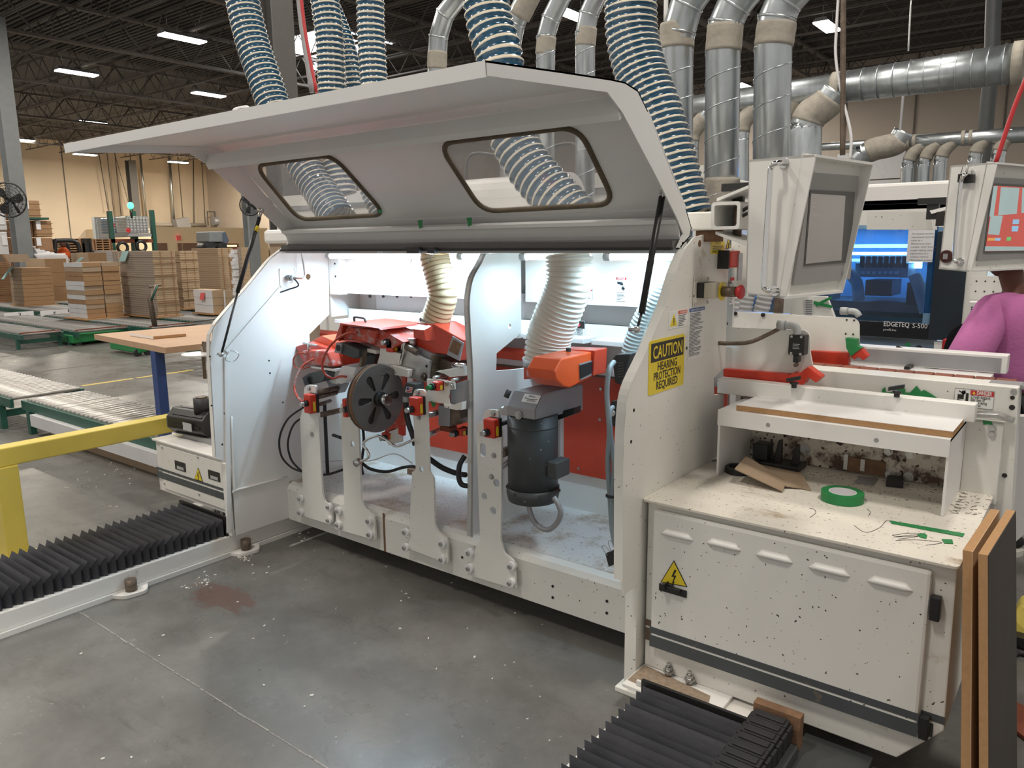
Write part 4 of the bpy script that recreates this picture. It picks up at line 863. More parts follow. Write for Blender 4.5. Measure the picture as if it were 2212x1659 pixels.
# curled outer rim on both flanges, roof sheet and window sheet
sm=yz(up,0)
i5,i7=5,7
m=MB()
for a,b in list(zip(sm,sm[1:])):
    if a is sm[i5] or a is sm[i5+1]: continue
    nrm=V((0,-(b-a).z,(b-a).y)).normalized()
    m.ext([V((XH0,a.y,a.z)),V((XH1,a.y,a.z)),V((XH1,b.y,b.z)),V((XH0,b.y,b.z))],nrm*-.005)
m.build('roof_sheet','hood_white',hd)
# window sheet between sm[5] and sm[7] (treated as one flat sheet)
pa,pb=V((0,sm[5].y,sm[5].z)),V((0,sm[7].y,sm[7].z)); dv_=(pb-pa).normalized(); nw=X.cross(dv_).normalized()
if nw.y>0: nw=-nw
wins=[((553,357),(717,334),(832,448),(822,464),(650,475)),((947,309),(1250,271),(1330,440),(1042,456))]
wins[0]=((551,357),(719,333),(834,463),(646,474))
H=[]
for w_ in wins: H.append(rpoly([atp(u,v,pa,nw) for u,v in w_],.085,6))
plate('window_sheet',[V((XH0,pa.y,pa.z)),V((XH1,pa.y,pa.z)),V((XH1,pb.y,pb.z)),V((XH0,pb.y,pb.z))],[[p for p in h] for h in H],-nw*.004,'hood_white',hd)
def inset(h,d):
    c=sum(h,V((0,0,0)))/len(h); return [p+(c-p).normalized()*d for p in h]
for h in H:
    g=MB(); g.tube([p+nw*.002 for p in h]+[h[0]+nw*.002,h[1]+nw*.002],.011,8,cap=False); gk=g.build('rubber_gasket','gasket',hd)
    MB().ext([p for p in h],-nw*.003).build('pane','dusty_pane',hd)
# inner stiffener angles and lower trough
for (u,v),(dz,hh) in (((1340,243),(0,.03)),):
    p=at(u,v,'x',XH1); MB().ext([(XH0+.006,p.y,p.z),(XH0+.006,p.y+.012,p.z+.05),(XH0+.006,p.y+.02,p.z+.048),(XH0+.006,p.y+.022,p.z-.012),(XH0+.006,p.y+.012,p.z-.02)],(XH1-XH0-.014,0,0)).build('stiffener','hood_white',hd)
q1,q2=at(1468,476,'x',XH1),at(1462,490,'x',XH1); MB().ext([(XH0+.006,q1.y-.02,q1.z+.002),(XH0+.006,q1.y+.02,q1.z+.012),(XH0+.006,q1.y+.022,q1.z+.002),(XH0+.006,q1.y-.018,q1.z-.012)],(XH1-XH0-.014,0,0)).build('stiffener','hood_white',hd)
MB().ext([(XH0+.006,q1.y-.0,q1.z-.004),(XH0+.006,q1.y+.015,q1.z-.05),(XH0+.006,2.56,1.61),(XH0+.006,2.57,1.615),(XH0+.006,q1.y+.025,q1.z-.05),(XH0+.006,q1.y+.012,q1.z)],(XH1-XH0-.014,0,0)).build('lower_sheet','hood_white',hd)
# front lip
a=up[0]; MB().ext([(XH0,a.y,a.z),(XH0,a.y+.004,a.z+.0),(XH0,a.y+.006,a.z-.038),(XH0,a.y+.002,a.z-.038)],(XH1-XH0,0,0)).build('front_lip','hood_white',hd,bevel=.001)
# handle on the roof front, seen as a small bump
p=at(520,230,'y',1.62); MB().tube(cat([p+V((-.05,0,-.018)),p+V((-.035,0,-.004)),p+V((.035,0,-.004)),p+V((.05,0,-.018))],4),.004,6).build('grip','hood_white',hd)
for q in ((910,482),(1016,477)): 
    p=at(*q,'y',q1.y-.022); m=MB(); m.ext([p+V((-.02,0,.012)),p+V((.012,-.004,.014)),p+V((.016,-.01,-.018)),p+V((-.004,-.008,-.024))],(0,-.002,0)); tag(m.build('green_tape_scrap','green_tape'),'scrap of green tape on the hood seam, '+('left one' if q[0]<950 else 'right one'),'tape scrap')
p=atp(824,450,pa,nw)+nw*.012; tag(MB().ext([p-X*.012,p+X*.01+Z*.006,p+X*.012-Z*.012,p-X*.008-Z*.014],nw*.002).build('green_tape_scrap','green_tape'),'scrap of green tape on the left window gasket corner','tape scrap')
# gas struts
def strut(lab,A,B,C,x0,x1,x2,rc,rr,par):
    a,b,c=at(*A,'x',x0),at(*B,'x',x1),at(*C,'x',x2); t=T('gas_strut',lab,'gas strut',tuple(a),'gas struts of the hood')
    MB().tube([b,c],rc,14).build('cylinder','black_plastic',t); MB().tube([a,b],rr,10).build('piston_rod','black_plastic' if rr>.003 else 'steel',t)
    m=MB(); m.tube([c,c+(c-b).normalized()*.035],.009,10); m.ell(c+(c-b).normalized()*.04,.013,.013,.013); m.build('ball_socket','steel',t)
    m=MB(); m.ell(a,.013,.013,.013); m.tube([a,a-X*.03],.007,8); m.build('lower_ball_joint','steel',t); return t
s1=strut('black gas strut holding the left end of the hood',(478,766),(513,632),(560,470),-3.44,-3.45,-3.47,.0105,.006,None)
p=at(484,768,'x',-3.44); g=MB(); g.tube(cat([p+V((.01,.03,.02)),p+V((.02,.07,0)),p+V((.0,.05,-.035)),p+V((.01,.0,-.02))],6,True),.0022,5); g.build('spring_clip','steel',s1)
MB().tube([at(556,489,'x',-3.465),at(552,500,'x',-3.465)],.0112,12).build('yellow_label','sign_yellow',s1)
s2=strut('black gas strut holding the right end of the hood',(1376,712),(1386,676),(1430,425),-1.25,-1.25,-1.26,.0115,.005,None)
p=at(1430,420,'x',-1.262); MB().tube([p,p+V((0,0,.045))],.010,10).build('rod_end','steel',s2)
MB().ob(p+V((.01,-.02,-.01)),(.004,0,0),(0,.05,.02),(0,.01,.07)).build('mount_bracket','hood_white',s2)
# white roller housing behind left plate top
p=at(590,508,'x',-3.55); t=T('vent_cover','rounded white cover behind the left end of the hood','cover',tuple(p)); a,b=at(566,508,'x',-3.6),at(625,515,'x',-3.6); c0=at(567,497,'y',2.75); c1_=at(612,527,'y',2.75); MB().box((c0.x,2.75,c1_.z),(c1_.x+.15,2.95,c0.z)).build('cover_body','white_paint',t,bevel=.02); MB().box((c0.x+.03,2.77,.6),(c1_.x+.1,2.9,c1_.z)).build('pedestal','cardboard_pale',t)
# ================= HOSES AND DUCTS =================
def dusthose(lab,pts,r,pitch,mats=('hose_blue','hose_cream'),y=3.2,grp='blue dust hoses',amp=.05,n=20,name='dust_hose'):
    P=[at(u,v,'y',(pp[0] if pp else y)) for u,v,*pp in pts]; o=hose(name,P,r,pitch,mats,amp=amp,n=n); tag(o,lab,'hose',grp); return o
dusthose('leftmost blue ribbed dust hose bending behind the hood',[(516,-60),(524,0),(545,90),(575,180),(600,250),(640,330),(690,410),(735,480,3.2)],.108,.040,y=3.25)
dusthose('blue ribbed hose left of the gap with its twin behind',[(698,-50),(702,0),(712,80),(717,190),(722,300),(740,420)],.088,.034,y=3.4)
dusthose('blue ribbed hose partly hidden behind the vertical one',[(688,-40),(712,20),(742,100),(760,180),(775,280),(800,400),(830,470)],.080,.036,y=3.75)
dusthose('straight blue ribbed hose just left of the hood peak',[(800,-50),(800,0),(802,80),(808,180),(818,300),(830,440)],.082,.034,y=3.4)
dusthose('cream and blue ribbed hose behind the hood peak curving into the right window',[(1045,-60),(1050,0),(1060,60),(1078,120),(1090,200),(1105,290),(1150,370),(1215,440),(1290,520)],.112,.045,y=3.15,amp=.06)
dusthose('thick blue ribbed hose at the hood right edge',[(1358,-80),(1362,0),(1366,80),(1385,160),(1415,240),(1440,320),(1462,400),(1482,470)],.110,.030,y=3.15)
def spiral(lab,pts,r,y,tape=(),grp='silver spiral ducts',gores=(),seam=True,seamfrom=0,name='spiral_duct',par=None):
    P=[at(u,v,'y',(q[0] if q else y)) for u,v,*q in pts]; t=T(name,lab,'duct',tuple(P[-1]),grp)
    MB().tube(P,r,28).build('duct_pipe','galvanised',t)
    for i in gores: 
        d=(P[min(i+1,len(P)-1)]-P[max(i-1,0)]).normalized()*.006; MB().tube([P[i]-d,P[i]+d],r*1.045,28).build('gore_joint','galvanised',t)
    if seam:
        a,b=P[-2],P[-1]; L=(b-a).length; ax=(b-a)/L; e=ax.orthogonal().normalized(); f=ax.cross(e); n=int(L/.14*24); 
        MB().tube([a+ax*(L*k/n)+(e*math.cos(2*math.pi*k/24)+f*math.sin(2*math.pi*k/24))*r*1.005 for k in range(n+1)],.0035,5).build('spiral_seam','galvanised',t)
    for (u,v),(u2,v2) in tape:
        a,b=at(u,v,'y',y),at(u2,v2,'y',y); k=8; rd=random.Random(int(u)); MB().tube([a+(b-a)*i/k for i in range(k+1)],r,24,radii=[r*(1.03+rd.uniform(0,.035)) for i in range(k+1)]).build('tape_wrap','duct_tape',t)
    return t
Y1=3.75
spiral('tall silver duct beside the thick blue hose, leftmost of the three big ones',[(1620,-160),(1530,-60),(1483,10),(1466,70),(1461,110),(1461,700)],.083,Y1,[((1464,52),(1461,106))],gores=(2,3))
spiral('middle of the three big silver ducts',[(1720,-170),(1640,-60),(1586,10),(1568,50),(1562,110),(1556,560)],.083,Y1,[((1567,55),(1562,112)),((1560,385),(1556,450))],gores=(2,3))
spiral('rightmost of the three big silver ducts, behind the console',[(1830,-170),(1748,-60),(1695,0),(1678,40),(1670,100),(1662,560)],.085,Y1,[((1678,50),(1671,100))],gores=(2,3))
spiral('silver duct elbow left of the cream and blue hose',[(1060,-70),(1000,-20),(962,30),(947,80),(944,140),(944,520)],.064,4.1,[((945,112),(944,150))],grp='silver duct elbows',gores=(1,2,3))
spiral('silver duct elbow directly behind the cream and blue hose',[(1180,-60),(1135,0),(1112,50),(1103,100),(1101,520)],.066,4.1,[((1150,-20),(1122,35))],grp='silver duct elbows',gores=(2,3))
spiral('silver duct elbow left of the ceiling lamp',[(1260,-60),(1215,-10),(1190,40),(1179,80),(1176,560)],.058,4.1,[((1181,80),(1177,118))],grp='silver duct elbows',gores=(2,3))
spiral('silver duct elbow right of the ceiling lamp',[(1330,-60),(1290,-10),(1272,30),(1264,70),(1264,560)],.058,4.1,[((1268,60),(1264,100))],grp='silver duct elbows',gores=(2,3))
# horizontal trunk ducts
def trunk(lab,segs,y,rings=(),taper=()):
    t=T('trunk_duct',lab,'duct',tuple(at(segs[0][0],segs[0][1],'y',y)))
    for k,(u0,v0,w0,u1,v1,w1) in enumerate(segs):
        a,b=at(u0,v0,'y',y),at(u1,v1,'y',y); ra=(at(u0,v0-w0/2,'y',y)-a).length; rb=(at(u1,v1-w1/2,'y',y)-b).length
        MB().tube([a,b],ra,32,radii=[ra,rb]).build('duct_pipe','galvanised',t)
    for (u,v,w,L,m) in rings:
        a=at(u,v,'y',y); b=at(u+L,v-L*.125,'y',y); r=(at(u,v-w/2,'y',y)-a).length; MB().tube([a,b],r,32).build('joint_ring' if m!='duct_tape' else 'tape_band',m,t)
    return t
tk=trunk('large silver trunk duct with ribs crossing the upper right',[(1380,243,36,1810,190,64),(1810,190,66,2205,135,88)],8,[(1800,191,70,18,'duct_tape')]+[(1830+k*34,187-k*4.7,70+k*2.0,2.5,'galvanised') for k in range(11)]+[(2188,137,93,25,'duct_tape')])
trunk('slimmer silver trunk duct with taped bands lower on the right',[(1700,322,14,1955,307,22),(1955,307,29,2260,288,36)],9.5,[(1958,307,31,8,'duct_tape'),(1972,306,31,8,'duct_tape'),(2078,299,34,8,'duct_tape'),(2094,298,34,8,'duct_tape')])
def branch(lab,pts,r,y,t0,grp):
    pts=[(pts[0][0]+14*r/.09 if r<.1 else pts[0][0]+20,pts[0][1]-(12 if r<.1 else 26))]+list(pts)
    P=[at(u,v,'y',y) for u,v in pts]; t=T('branch_duct',lab,'duct',tuple(P[-1]),grp); MB().tube(cat(P[:-1]+[P[-2]+(P[-1]-P[-2])*.1,P[-1]],4) if len(P)>3 else P,r,14).build('duct_pipe','galvanised',t)
    C=cat(P[:-1],6); MB().tube(C[4:-3],r*1.05,14).build('tape_wrap','duct_tape',t)
for u,v,lab in ((1518,258,'branch duct dropping from the trunk left of the middle silver duct'),(1626,238,'branch duct dropping between the two right silver ducts'),(1716,222,'branch duct dropping just right of the rightmost big duct')): branch(lab,[(u,v),(u-22,v+30),(u-26,v+62),(u-27,v+290)],.085,8.0,None,'branch ducts of the large trunk')
branch('thick taped branch duct below the big trunk joint',[(1785,220),(1752,248),(1740,275),(1736,480)],.155,8.0,None,'branch ducts of the large trunk')
branch('taped silver elbow leading from the slim trunk toward the console',[(1935,310),(1890,322),(1868,332),(1850,350)],.12,9.5,None,'branch ducts of the slim trunk')
for u,lab in ((1985,'first small branch duct under the slim trunk, from the left'),(2020,'second small branch duct under the slim trunk'),(2055,'third small branch duct under the slim trunk'),(2130,'fourth small branch duct under the slim trunk'),(2180,'fifth small branch duct under the slim trunk, beside the red cord')): branch(lab,[(u,318-(u-1985)*.12),(u-16,336-(u-1985)*.12),(u-24,356-(u-1985)*.1),(u-30,440)],.065,9.5,None,'branch ducts of the slim trunk')
def wire(lab,pts,r,y,m,name='hanging_cord'):
    o=tag(MB().tube(cat([at(u,v,'y',y) for u,v in pts],5),r,8).build(name,m),lab,'pipe' if 'pipe' in name else 'cord'); return o
wire('dark vertical power pole dropping onto the operator console',[(1822,-80),(1821,150),(1820,335)],.011,3.4,'greasy_steel','drop_pipe')
wire('white cable running beside the dark pole to the console',[(1815,-60),(1807,60),(1806,130),(1822,220),(1838,290),(1836,345)],.006,3.4,'paper_white')
wire('red cord slanting down to the second console',[(2225,150),(2190,235),(2150,355)],.012,5.0,'sign_red')
wire('thin steel hanger rod of the large trunk duct',[(1968,0),(1962,110)],.008,8,'steel','hanger_pipe')
wire('thin hanger rod dropping to the slim trunk duct',[(1952,195),(1943,300)],.014,9.5,'housing_grey','hanger_pipe')
wire('dark flexible pipe at the upper right',[(2150,-60),(2145,40),(2142,130),(2128,290),(2120,420)],.09,12,'dark_grey','riser_pipe')
wire('red pipe and grey conduit descending between blue hoses',[(646,-60),(658,60),(684,200)],.014,4.2,'sign_red','red_pipe')
wire('grey conduit right beside the red pipe between blue hoses',[(640,-60),(652,60),(674,200)],.020,4.25,'housing_grey','grey_pipe')
wire('white hanging pipe left of the three big ducts',[(1440,-60),(1438,45)],.012,3.9,'laminate_white','white_pipe')
# far wall roll-up door seen below the slim trunk
A=at(1810,330,'y',33.1); B=at(1950,420,'y',33.1); m=T('roll_up_door','far pale sectional door with dark frame below the slim trunk','door',(A.x,33.1,0)); n=7
for k in range(n): z=B.z-6+(A.z-B.z+6)*k/n; MB().box((A.x,33.08,max(z,0)),(B.x,33.18,z+(A.z-B.z+6)/n-.05)).build('door_section','laminate_grey',m)
MB().box((B.x,33.0,0),(B.x+.5,33.18,A.z)).build('door_frame','dark_column',m)
# inside cream hoses
dusthose('yellowed ribbed hose rising from the tilted red cover',[(940,692),(950,665),(957,635),(950,600),(940,562),(939,545)],.068,.022,('hose_yellowed','hose_dirt'),y=2.66,grp='cream hoses inside the machine',amp=.03)
dusthose('thick cream ribbed hose rising from the orange-red cover',[(1181,778),(1185,735),(1200,690),(1216,650),(1228,610),(1230,570),(1228,545)],.093,.020,('hose_white','hose_cream'),y=2.66,grp='cream hoses inside the machine',amp=.06)
dusthose('grey corrugated hose beside the right end panel',[(1358,772),(1366,740),(1385,690),(1412,640),(1430,590),(1440,555)],.034,.016,('hose_grey','hose_grey'),y=2.78,grp='grey hoses',amp=.06,n=14)
# ================= RIGHT CONTROL CABINET =================
YF=2.266
cb=T('control_cabinet','speckled white control cabinet with louvred door and dark stripes, right front','cabinet',(-.72,2.6,.09))
MB().ext([(-1.19,2.292,.10),(-1.19,2.292,.722),(-.25,2.292,.722),(-.243,2.292,.227),(-.356,2.292,.092)],(0,.70,0)).build('cabinet_body','white_worn',cb,bevel=.004)
MB().ext(rpoly([(-1.2,YF-.004,.722),(-.242,YF-.004,.722),(-.242,3.0,.722),(-1.2,3.0,.722)],.02),(0,0,.01)).build('worktop','white_grimy',cb,bevel=.002)
dr=MB(); dr.box((-1.158,YF,.188),(-.306,2.288,.700)); dr=dr.build('door','white_speckled',cb,bevel=.010)
for (a,b,zz) in (((1427,1152),(1498,1166),0),((1526,1172),(1601,1189),0),((1632,1196),(1713,1217),0),((1746,1223),(1837,1247),0),((1872,1253),(1973,1278),0)):
    A=at(*a,'y',YF); B=at(*b,'y',YF); m=MB(); z=(A.z+B.z)/2; x0,x1=A.x,B.x; k=12; vs=[];fs=[]
    for i in range(k+1):
        t=i/k; x=x0+(x1-x0)*t; h=.020*min(1,math.sin(math.pi*t)*2.2)+.001; d=.011*min(1,math.sin(math.pi*t)*2.5)
        vs+=[(x,YF,z+h),(x,YF-d*.8,z+h*.35),(x,YF-d,z-.002),(x,YF,z-.002)]
    for i in range(k):
        for j in range(4): fs.append((i*4+j,i*4+(j+1)%4,(i+1)*4+(j+1)%4,(i+1)*4+j))
    m.add(vs,fs,True); m.build('louvre','white_paint',dr)
MB().box((-1.1585,YF-.0015,.247),(-.305,YF,.270)).build('thin_stripe','stripe_grey',dr); MB().box((-1.1585,YF-.0015,.196),(-.305,YF,.239)).build('thick_stripe','stripe_grey',dr)
MB().box((-.304,2.2905,.247),(-.2425,2.292,.270)).build('thin_stripe','stripe_grey',cb); MB().box((-.304,2.2905,.196),(-.27,2.292,.239)).build('thick_stripe','stripe_grey',cb)
MB().box((-1.1895,2.29,.255),(-1.16,2.292,.278)).build('thin_stripe','stripe_brown',cb); MB().box((-1.1895,2.29,.2),(-1.16,2.292,.246)).build('thick_stripe','stripe_brown',cb)
for z in (.60,.235): 
    h=MB(); h.box((-.303,2.262,z-.04),(-.278,2.288,z+.03)); h.build('hinge','black_plastic',cb,bevel=.003)
a,b,c=at(1427,1257,'y',YF-.001),at(1485,1268,'y',YF-.001),at(1456,1210,'y',YF-.001)
def tri(a,b,c,n,par,sc=.1):
    q=MB(); q.ext([a,b,c],n*.0012); s=q.build('warning_triangle','sign_black',par); ce=(a+b+c)/3; A,B,C=[p+(ce-p)*sc+n*.0012 for p in (a,b,c)]; MB().ext([A,B,C],n*.0008).build('yellow_field','sign_yellow',s)
    u=(b-a).normalized(); h=(c-a).length; o=ce+n*.002; P=[(.04,.26),(-.10,-.02),(.02,0),(-.04,-.2),(-.08,-.14),(-.01,-.30),(.05,-.16),(.0,-.18),(.12,.05),(.0,.04),(.12,.22)]
    MB().ext([o+u*p*h*.8+Z*q_*h for p,q_ in P],n*.0008).build('lightning_bolt','sign_black',s); return s
tri(a,b,c,-Y,dr)
a=at(1425,1254,'y',YF); b=at(1484,1284,'y',YF); sw=MB(); sw.box((a.x,YF-.006,b.z-.012),(b.x,YF,a.z-.008)); sw=sw.build('main_switch','black_plastic',dr,bevel=.002)
m=MB(); p=at(1450,1268,'y',YF); m.ob(p+V((-.024,-.034,-.012)),(.016,.0,.01),(0,.03,0),(0,0,.024)); m.tube([p+V((0,-.006,0)),p+V((0,-.016,0))],.016,14); m.ob(p+V((-.03,-.022,-.007)),(.07,0,0),(0,.014,0),(0,0,.014)); m.build('switch_handle','black_plastic',sw,bevel=.002)
# foot shelf with bolts
m=MB(); m.box((-1.195,2.14,.085),(-.86,2.30,.098)); m.build('foot_plate','white_paint',cb,bevel=.002)
MB().ext([(-1.19,2.17,.0985),(-1.0,2.15,.0985),(-.9,2.18,.0985),(-.92,2.25,.0985),(-1.19,2.29,.0985)],(0,0,.0012)).build('sawdust_layer','sawdust',cb)['kind']='stuff'
for q in ((1444,1458),(1489,1476)):
    p=at(*q,'z',.10); m=MB(); m.tube([p,p+Z*.015],.013,12); m.tube([p+Z*.015,p+Z*.018],.02,16); m.tube([p+Z*.018,p+Z*.032],.014,6); m.tube([p+Z*.032,p+Z*.046],.008,8); m.build('levelling_bolt','steel',cb)
MB().box((-1.19,2.33,.012),(-.7,2.5,.085)).build('shoe_block','white_paint',cb)
# rail and bellows under it
t=T('machine_rail','white floor rail under the right cabinet','rail',(-.95,2,0)); MB().box((-1.17,.2,0),(-.70,3.3,.02)).build('base_flange','beam_white',t); MB().box((-1.10,.2,.02),(-.76,3.3,.085)).build('web_beam','beam_white',t)
bellows(-1.085,-.705,.9,2.09,.05,.16,.0395,'black folded bellows cover at the bottom right, beside the cable chain')
MB().box((-1.12,2.102,.135),(-.70,2.112,.155)).build('clamp_strip','white_paint',t)
t=T('cable_chain','black plastic cable carrier chain under the cabinet door','cable chain',(-.68,1.8,.02)); y=2.17; first=None
for i in range(36):
    y0=2.16-i*.045; m=MB(); m.box((-.735,y0-.041,.10),(-.628,y0,.175)); m.box((-.745,y0-.043,.115),(-.735,y0-.004,.165)); m.box((-.628,y0-.043,.115),(-.618,y0-.004,.165)); m.box((-.725,y0-.034,.175),(-.638,y0-.006,.180))
    if first is None: first=m.build('chain_link','black_rubber',t,bevel=.002)
    else: c=first.copy(); COL.objects.link(c); c.parent=t; c.location=(0,-i*.045,random.uniform(-.001,.001))
    m=None
MB().box((-.75,.5,0),(-.6,2.16,.10)).build('guide_trough','dark_grey',t)
MB().box((-.745,2.165,.08),(-.60,2.20,.19)).build('end_bracket','rust_brown',t,bevel=.002)
bf=MB(); bf.box((-.62,.8,.0),(-.42,2.3,.06)); t=tag(bf.build('lower_rail_plate','dark_grey'),'dark steel track plate on the floor below the cabinet','track plate')
# green tape strips on worktop
def flat(name,pts,z,m,lab,ctg,th=.0015): return tag(MB().ext([at(*q,'z',z) for q in pts],(0,0,th)).build(name,m),lab,ctg)
flat('green_tape_strip',[(1922,1125),(2084,1153),(2080,1160),(1926,1131)],.733,'green_tape','long green tape strip on the grimy worktop','tape strip')
flat('green_tape_piece',[(1981,1155),(1996,1152),(2003,1157),(2001,1164),(1988,1161)],.733,'green_tape','small round green tape piece below the long strip','tape strip')
flat('green_tape_piece',[(2034,1165),(2057,1166),(2059,1175),(2040,1174)],.733,'green_tape','square green tape piece near the worktop edge','tape strip')
m=MB(); rd=random.Random(11)
for k in range(45):
    x,y=rd.uniform(-.34,-.25),rd.uniform(2.72,2.98); a=rd.uniform(0,3); m.tube([(x,y,.7335),(x+.012*math.cos(a),y+.012*math.sin(a),.7335)],.0009,4)
for k in range(90):
    x,y=rd.uniform(-1.1,-.35),rd.uniform(2.75,2.98); m.tube([(x,y,.7335),(x+.006,y+.002,.7335)],.001,4)
o=m.build('wood_shavings','sawdust'); tag(o,'wood chips and shavings scattered on the worktop rear','debris'); o['kind']='stuff'
# pen scribbles
m=MB()
for P in ([(1927,1157),(1960,1152),(1995,1153),(1930,1160),(1985,1158),(1940,1165)],[(1935,1168),(1975,1166),(2035,1172),(2000,1178)],[(1845,1135),(1870,1150),(1900,1140),(1915,1125),(1930,1130)],[(1750,1118),(1762,1108),(1758,1100),(1748,1098)],[(1873,1100),(1880,1106),(1876,1115)]): m.tube(cat([at(*q,'z',.7325) for q in P],5),.0009,4)
for k in range(8): p=at(2055+k*3,1108-k*6,'z',.7325); m.tube([p,p+V((.02,.006,0))],.001,4)
m.build('pen_scribbles','sign_black',cb)['kind']='stuff'
# tape roll
c=at(1819,1080,'z',.733); t=T('tape_roll','roll of green masking tape with white core lying on the worktop','tape roll',(c.x,c.y,.733))
def ring(c,r0,r1,h,n=40):
    m=MB(); vs=[];fs=[]
    for j in range(n):
        q=2*math.pi*j/n; d=V((math.cos(q),math.sin(q),0)); vs+=[c+d*r0,c+d*r1,c+d*r1+Z*h,c+d*r0+Z*h]
    for j in range(n):
        k=(j+1)%n
        for a in range(4): fs.append((j*4+a,j*4+(a+1)%4,k*4+(a+1)%4,k*4+a))
    m.add(vs,fs,False); return m
R=.068; ring(c,.044,R,.030).build('tape_body','green_tape',t); ring(c,.041,.044,.030).build('cardboard_core','paper_white',t)
ring(c,.0,.041,.001).build('core_card','paper_white',t); q=MB();  # white paper disc lying inside the core
for k in range(3): q.tube([c+V((-.025,.0+.008*k,.0012)),c+V((.02,.0+.008*k,.0012))],.0012,4)
q.build('red_print','sign_red',t)
# shelf over the worktop
sf=T('white_shelf','white laminate shelf box standing on the worktop','shelf',(-.72,2.83,.733))
MB().box((-1.104,2.67,.733),(-1.096,2.99,.985)).build('side_panel','laminate_white',sf); MB().box((-.352,2.67,.733),(-.344,2.99,.985)).build('side_panel','laminate_white',sf)
MB().box((-1.104,2.662,.928),(-.344,2.672,.986)).build('front_rail','laminate_white',sf); MB().box((-1.104,2.672,.976),(-.344,2.99,.986)).build('top_board','laminate_white',sf)
for q in ((1659,918),(1893,951)): p=at(*q,'y',2.6615); m=MB(); m.tube([p+Y*.001,p-Y*.001],.0075,16); m.build('screw_cap','housing_grey',sf)
MB().box((-1.045,2.69,.987),(-.342,2.905,1.007)).build('loose',"laminate_white") if False else None
bd=T('coated_board','white coated board with raw brown edge on the shelf top','board',(-.69,2.8,.987)); MB().box((-1.045,2.690,.987),(-.342,2.905,1.006)).build('core','mdf_edge',bd); MB().box((-1.045,2.690,1.006),(-.342,2.905,1.0075)).build('white_face','laminate_white',bd)
# fence bar with black knobs
fb=T('fence_bar','long white square fence bar above the shelf','fence',(-.76,2.93,.995)); MB().box((-1.212,2.905,.998),(-.312,2.965,1.058)).build('bar','white_speckled',fb,bevel=.003)
for q in ((1715,838),(1937,858)):
    p=at(*q,'z',1.058); m=MB(); m.tube([p,p+Z*.014],.010,10); m.tube([p+Z*.014,p+Z*.022],.016,10); m.ob(p+V((-.028,-.009,.020)),(.05,.0,.014),(0,.018,0),(0,0,.014)); m.build('clamp_knob','black_plastic',fb,bevel=.002)
# infeed frame beam behind, with danger sign
ff=T('infeed_frame','white infeed frame beam carrying the danger sign on the right','machine frame',(-.7,3.1,0))
MB().ext([(-1.19,3.05,.45),(-1.19,3.05,1.105),(-.208,3.05,1.105),(-.190,3.05,.67),(-.21,3.05,.2),(-.30,3.05,.2),(-.30,3.05,.45)],(0,.12,0)).build('beam','white_worn',ff,bevel=.003)
MB().box((-1.15,3.005,.733),(-.345,3.02,.99)).build('rear_plate','splattered',ff)
MB().box((-.345,3.0,.70),(-.235,3.05,.985)).build('side_post','white_worn',ff,bevel=.002)
MB().box((-.30,3.055,.0),(-.20,3.6,.2)).build('foot','white_worn',ff)
m=MB()
for q in ((2003,858),(2003,870)): pass
for q in ((2144,848),(2144,858)): pass
for q,r in (((1739,970),.014),((1919,975),.011),((1967,982),.012),((1919,1023),.011),((1962,1030),.012)): p=at(*q,'y',3.004); mm=MB(); hexbolt(mm,p,-Y,r,.01); mm.build('hex_bolt','aluminium',ff)
for q in ((2143,925),(2143,938)): p=at(*q,'y',2.999); mm=MB(); hexbolt(mm,p,-Y,.009,.008); mm.build('hex_bolt','aluminium',ff)
p=at(1832,985,'y',3.004); q=at(1912,1028,'y',3.004); MB().box((p.x,2.99,q.z),(q.x,3.004,p.z)).build('recess_frame','rust_brown',ff); MB().box((p.x-.01,2.985,q.z+.005),(p.x+.004,3.004,p.z+.01)).build('block','aluminium',ff); MB().box((p.x+.05,2.984,q.z+.01),(p.x+.065,2.992,p.z)).build('block','aluminium',ff)
m=MB()
for q,r in (((2186,880),.009),((2170,1027),.008),((2187,859),.007),((2140,963),.006)): p=at(*q,'y',3.049); m.tube([p,p-Y*.001],r,12)
m.build('frame_hole','sign_black',ff)['kind']='stuff'
for q in ((2190,846),): p=at(*q,'y',3.05); m=MB(); m.tube([p,p-Y*.003],.010,14); m.build('cap_screw','steel',ff)
s,o,u,v,w,h,n=sgn('danger_sign','white crush hazard sign with black pictogram',(2060,876),(2145,883),(2062,838),'y',3.049,par=ff)
q=MB(); sheet(q,o+u*.001+v*.001,u,v,w-.002,h-.002,n,.0005); 
m=MB(); sheet(m,o+u*w*.40+v*h*.70,u,v,w*.59,h*.27,n,.001); m.build('red_header','sign_red',s); text('DANGER',o+n*.0015+u*w*.56+v*h*.75,u,v,.020,'sign_white',s,bold=.02,width=w*.38)
m=MB(); m.ext([o+u*w*.45+v*h*.76,o+u*w*.53+v*h*.76,o+u*w*.49+v*h*.92],n*.0015); m.build('warning_mark','sign_yellow',s)
for i,(tx,ww) in enumerate((('Crush hazard.',.5),('Stay clear of',.36),('this area during',.42),('operation.',.28))): text(tx,o+n*.001+u*w*.42+v*h*(.52-.15*i),u,v,.015 if i else .017,'sign_black',s,bold=.01,width=w*ww)
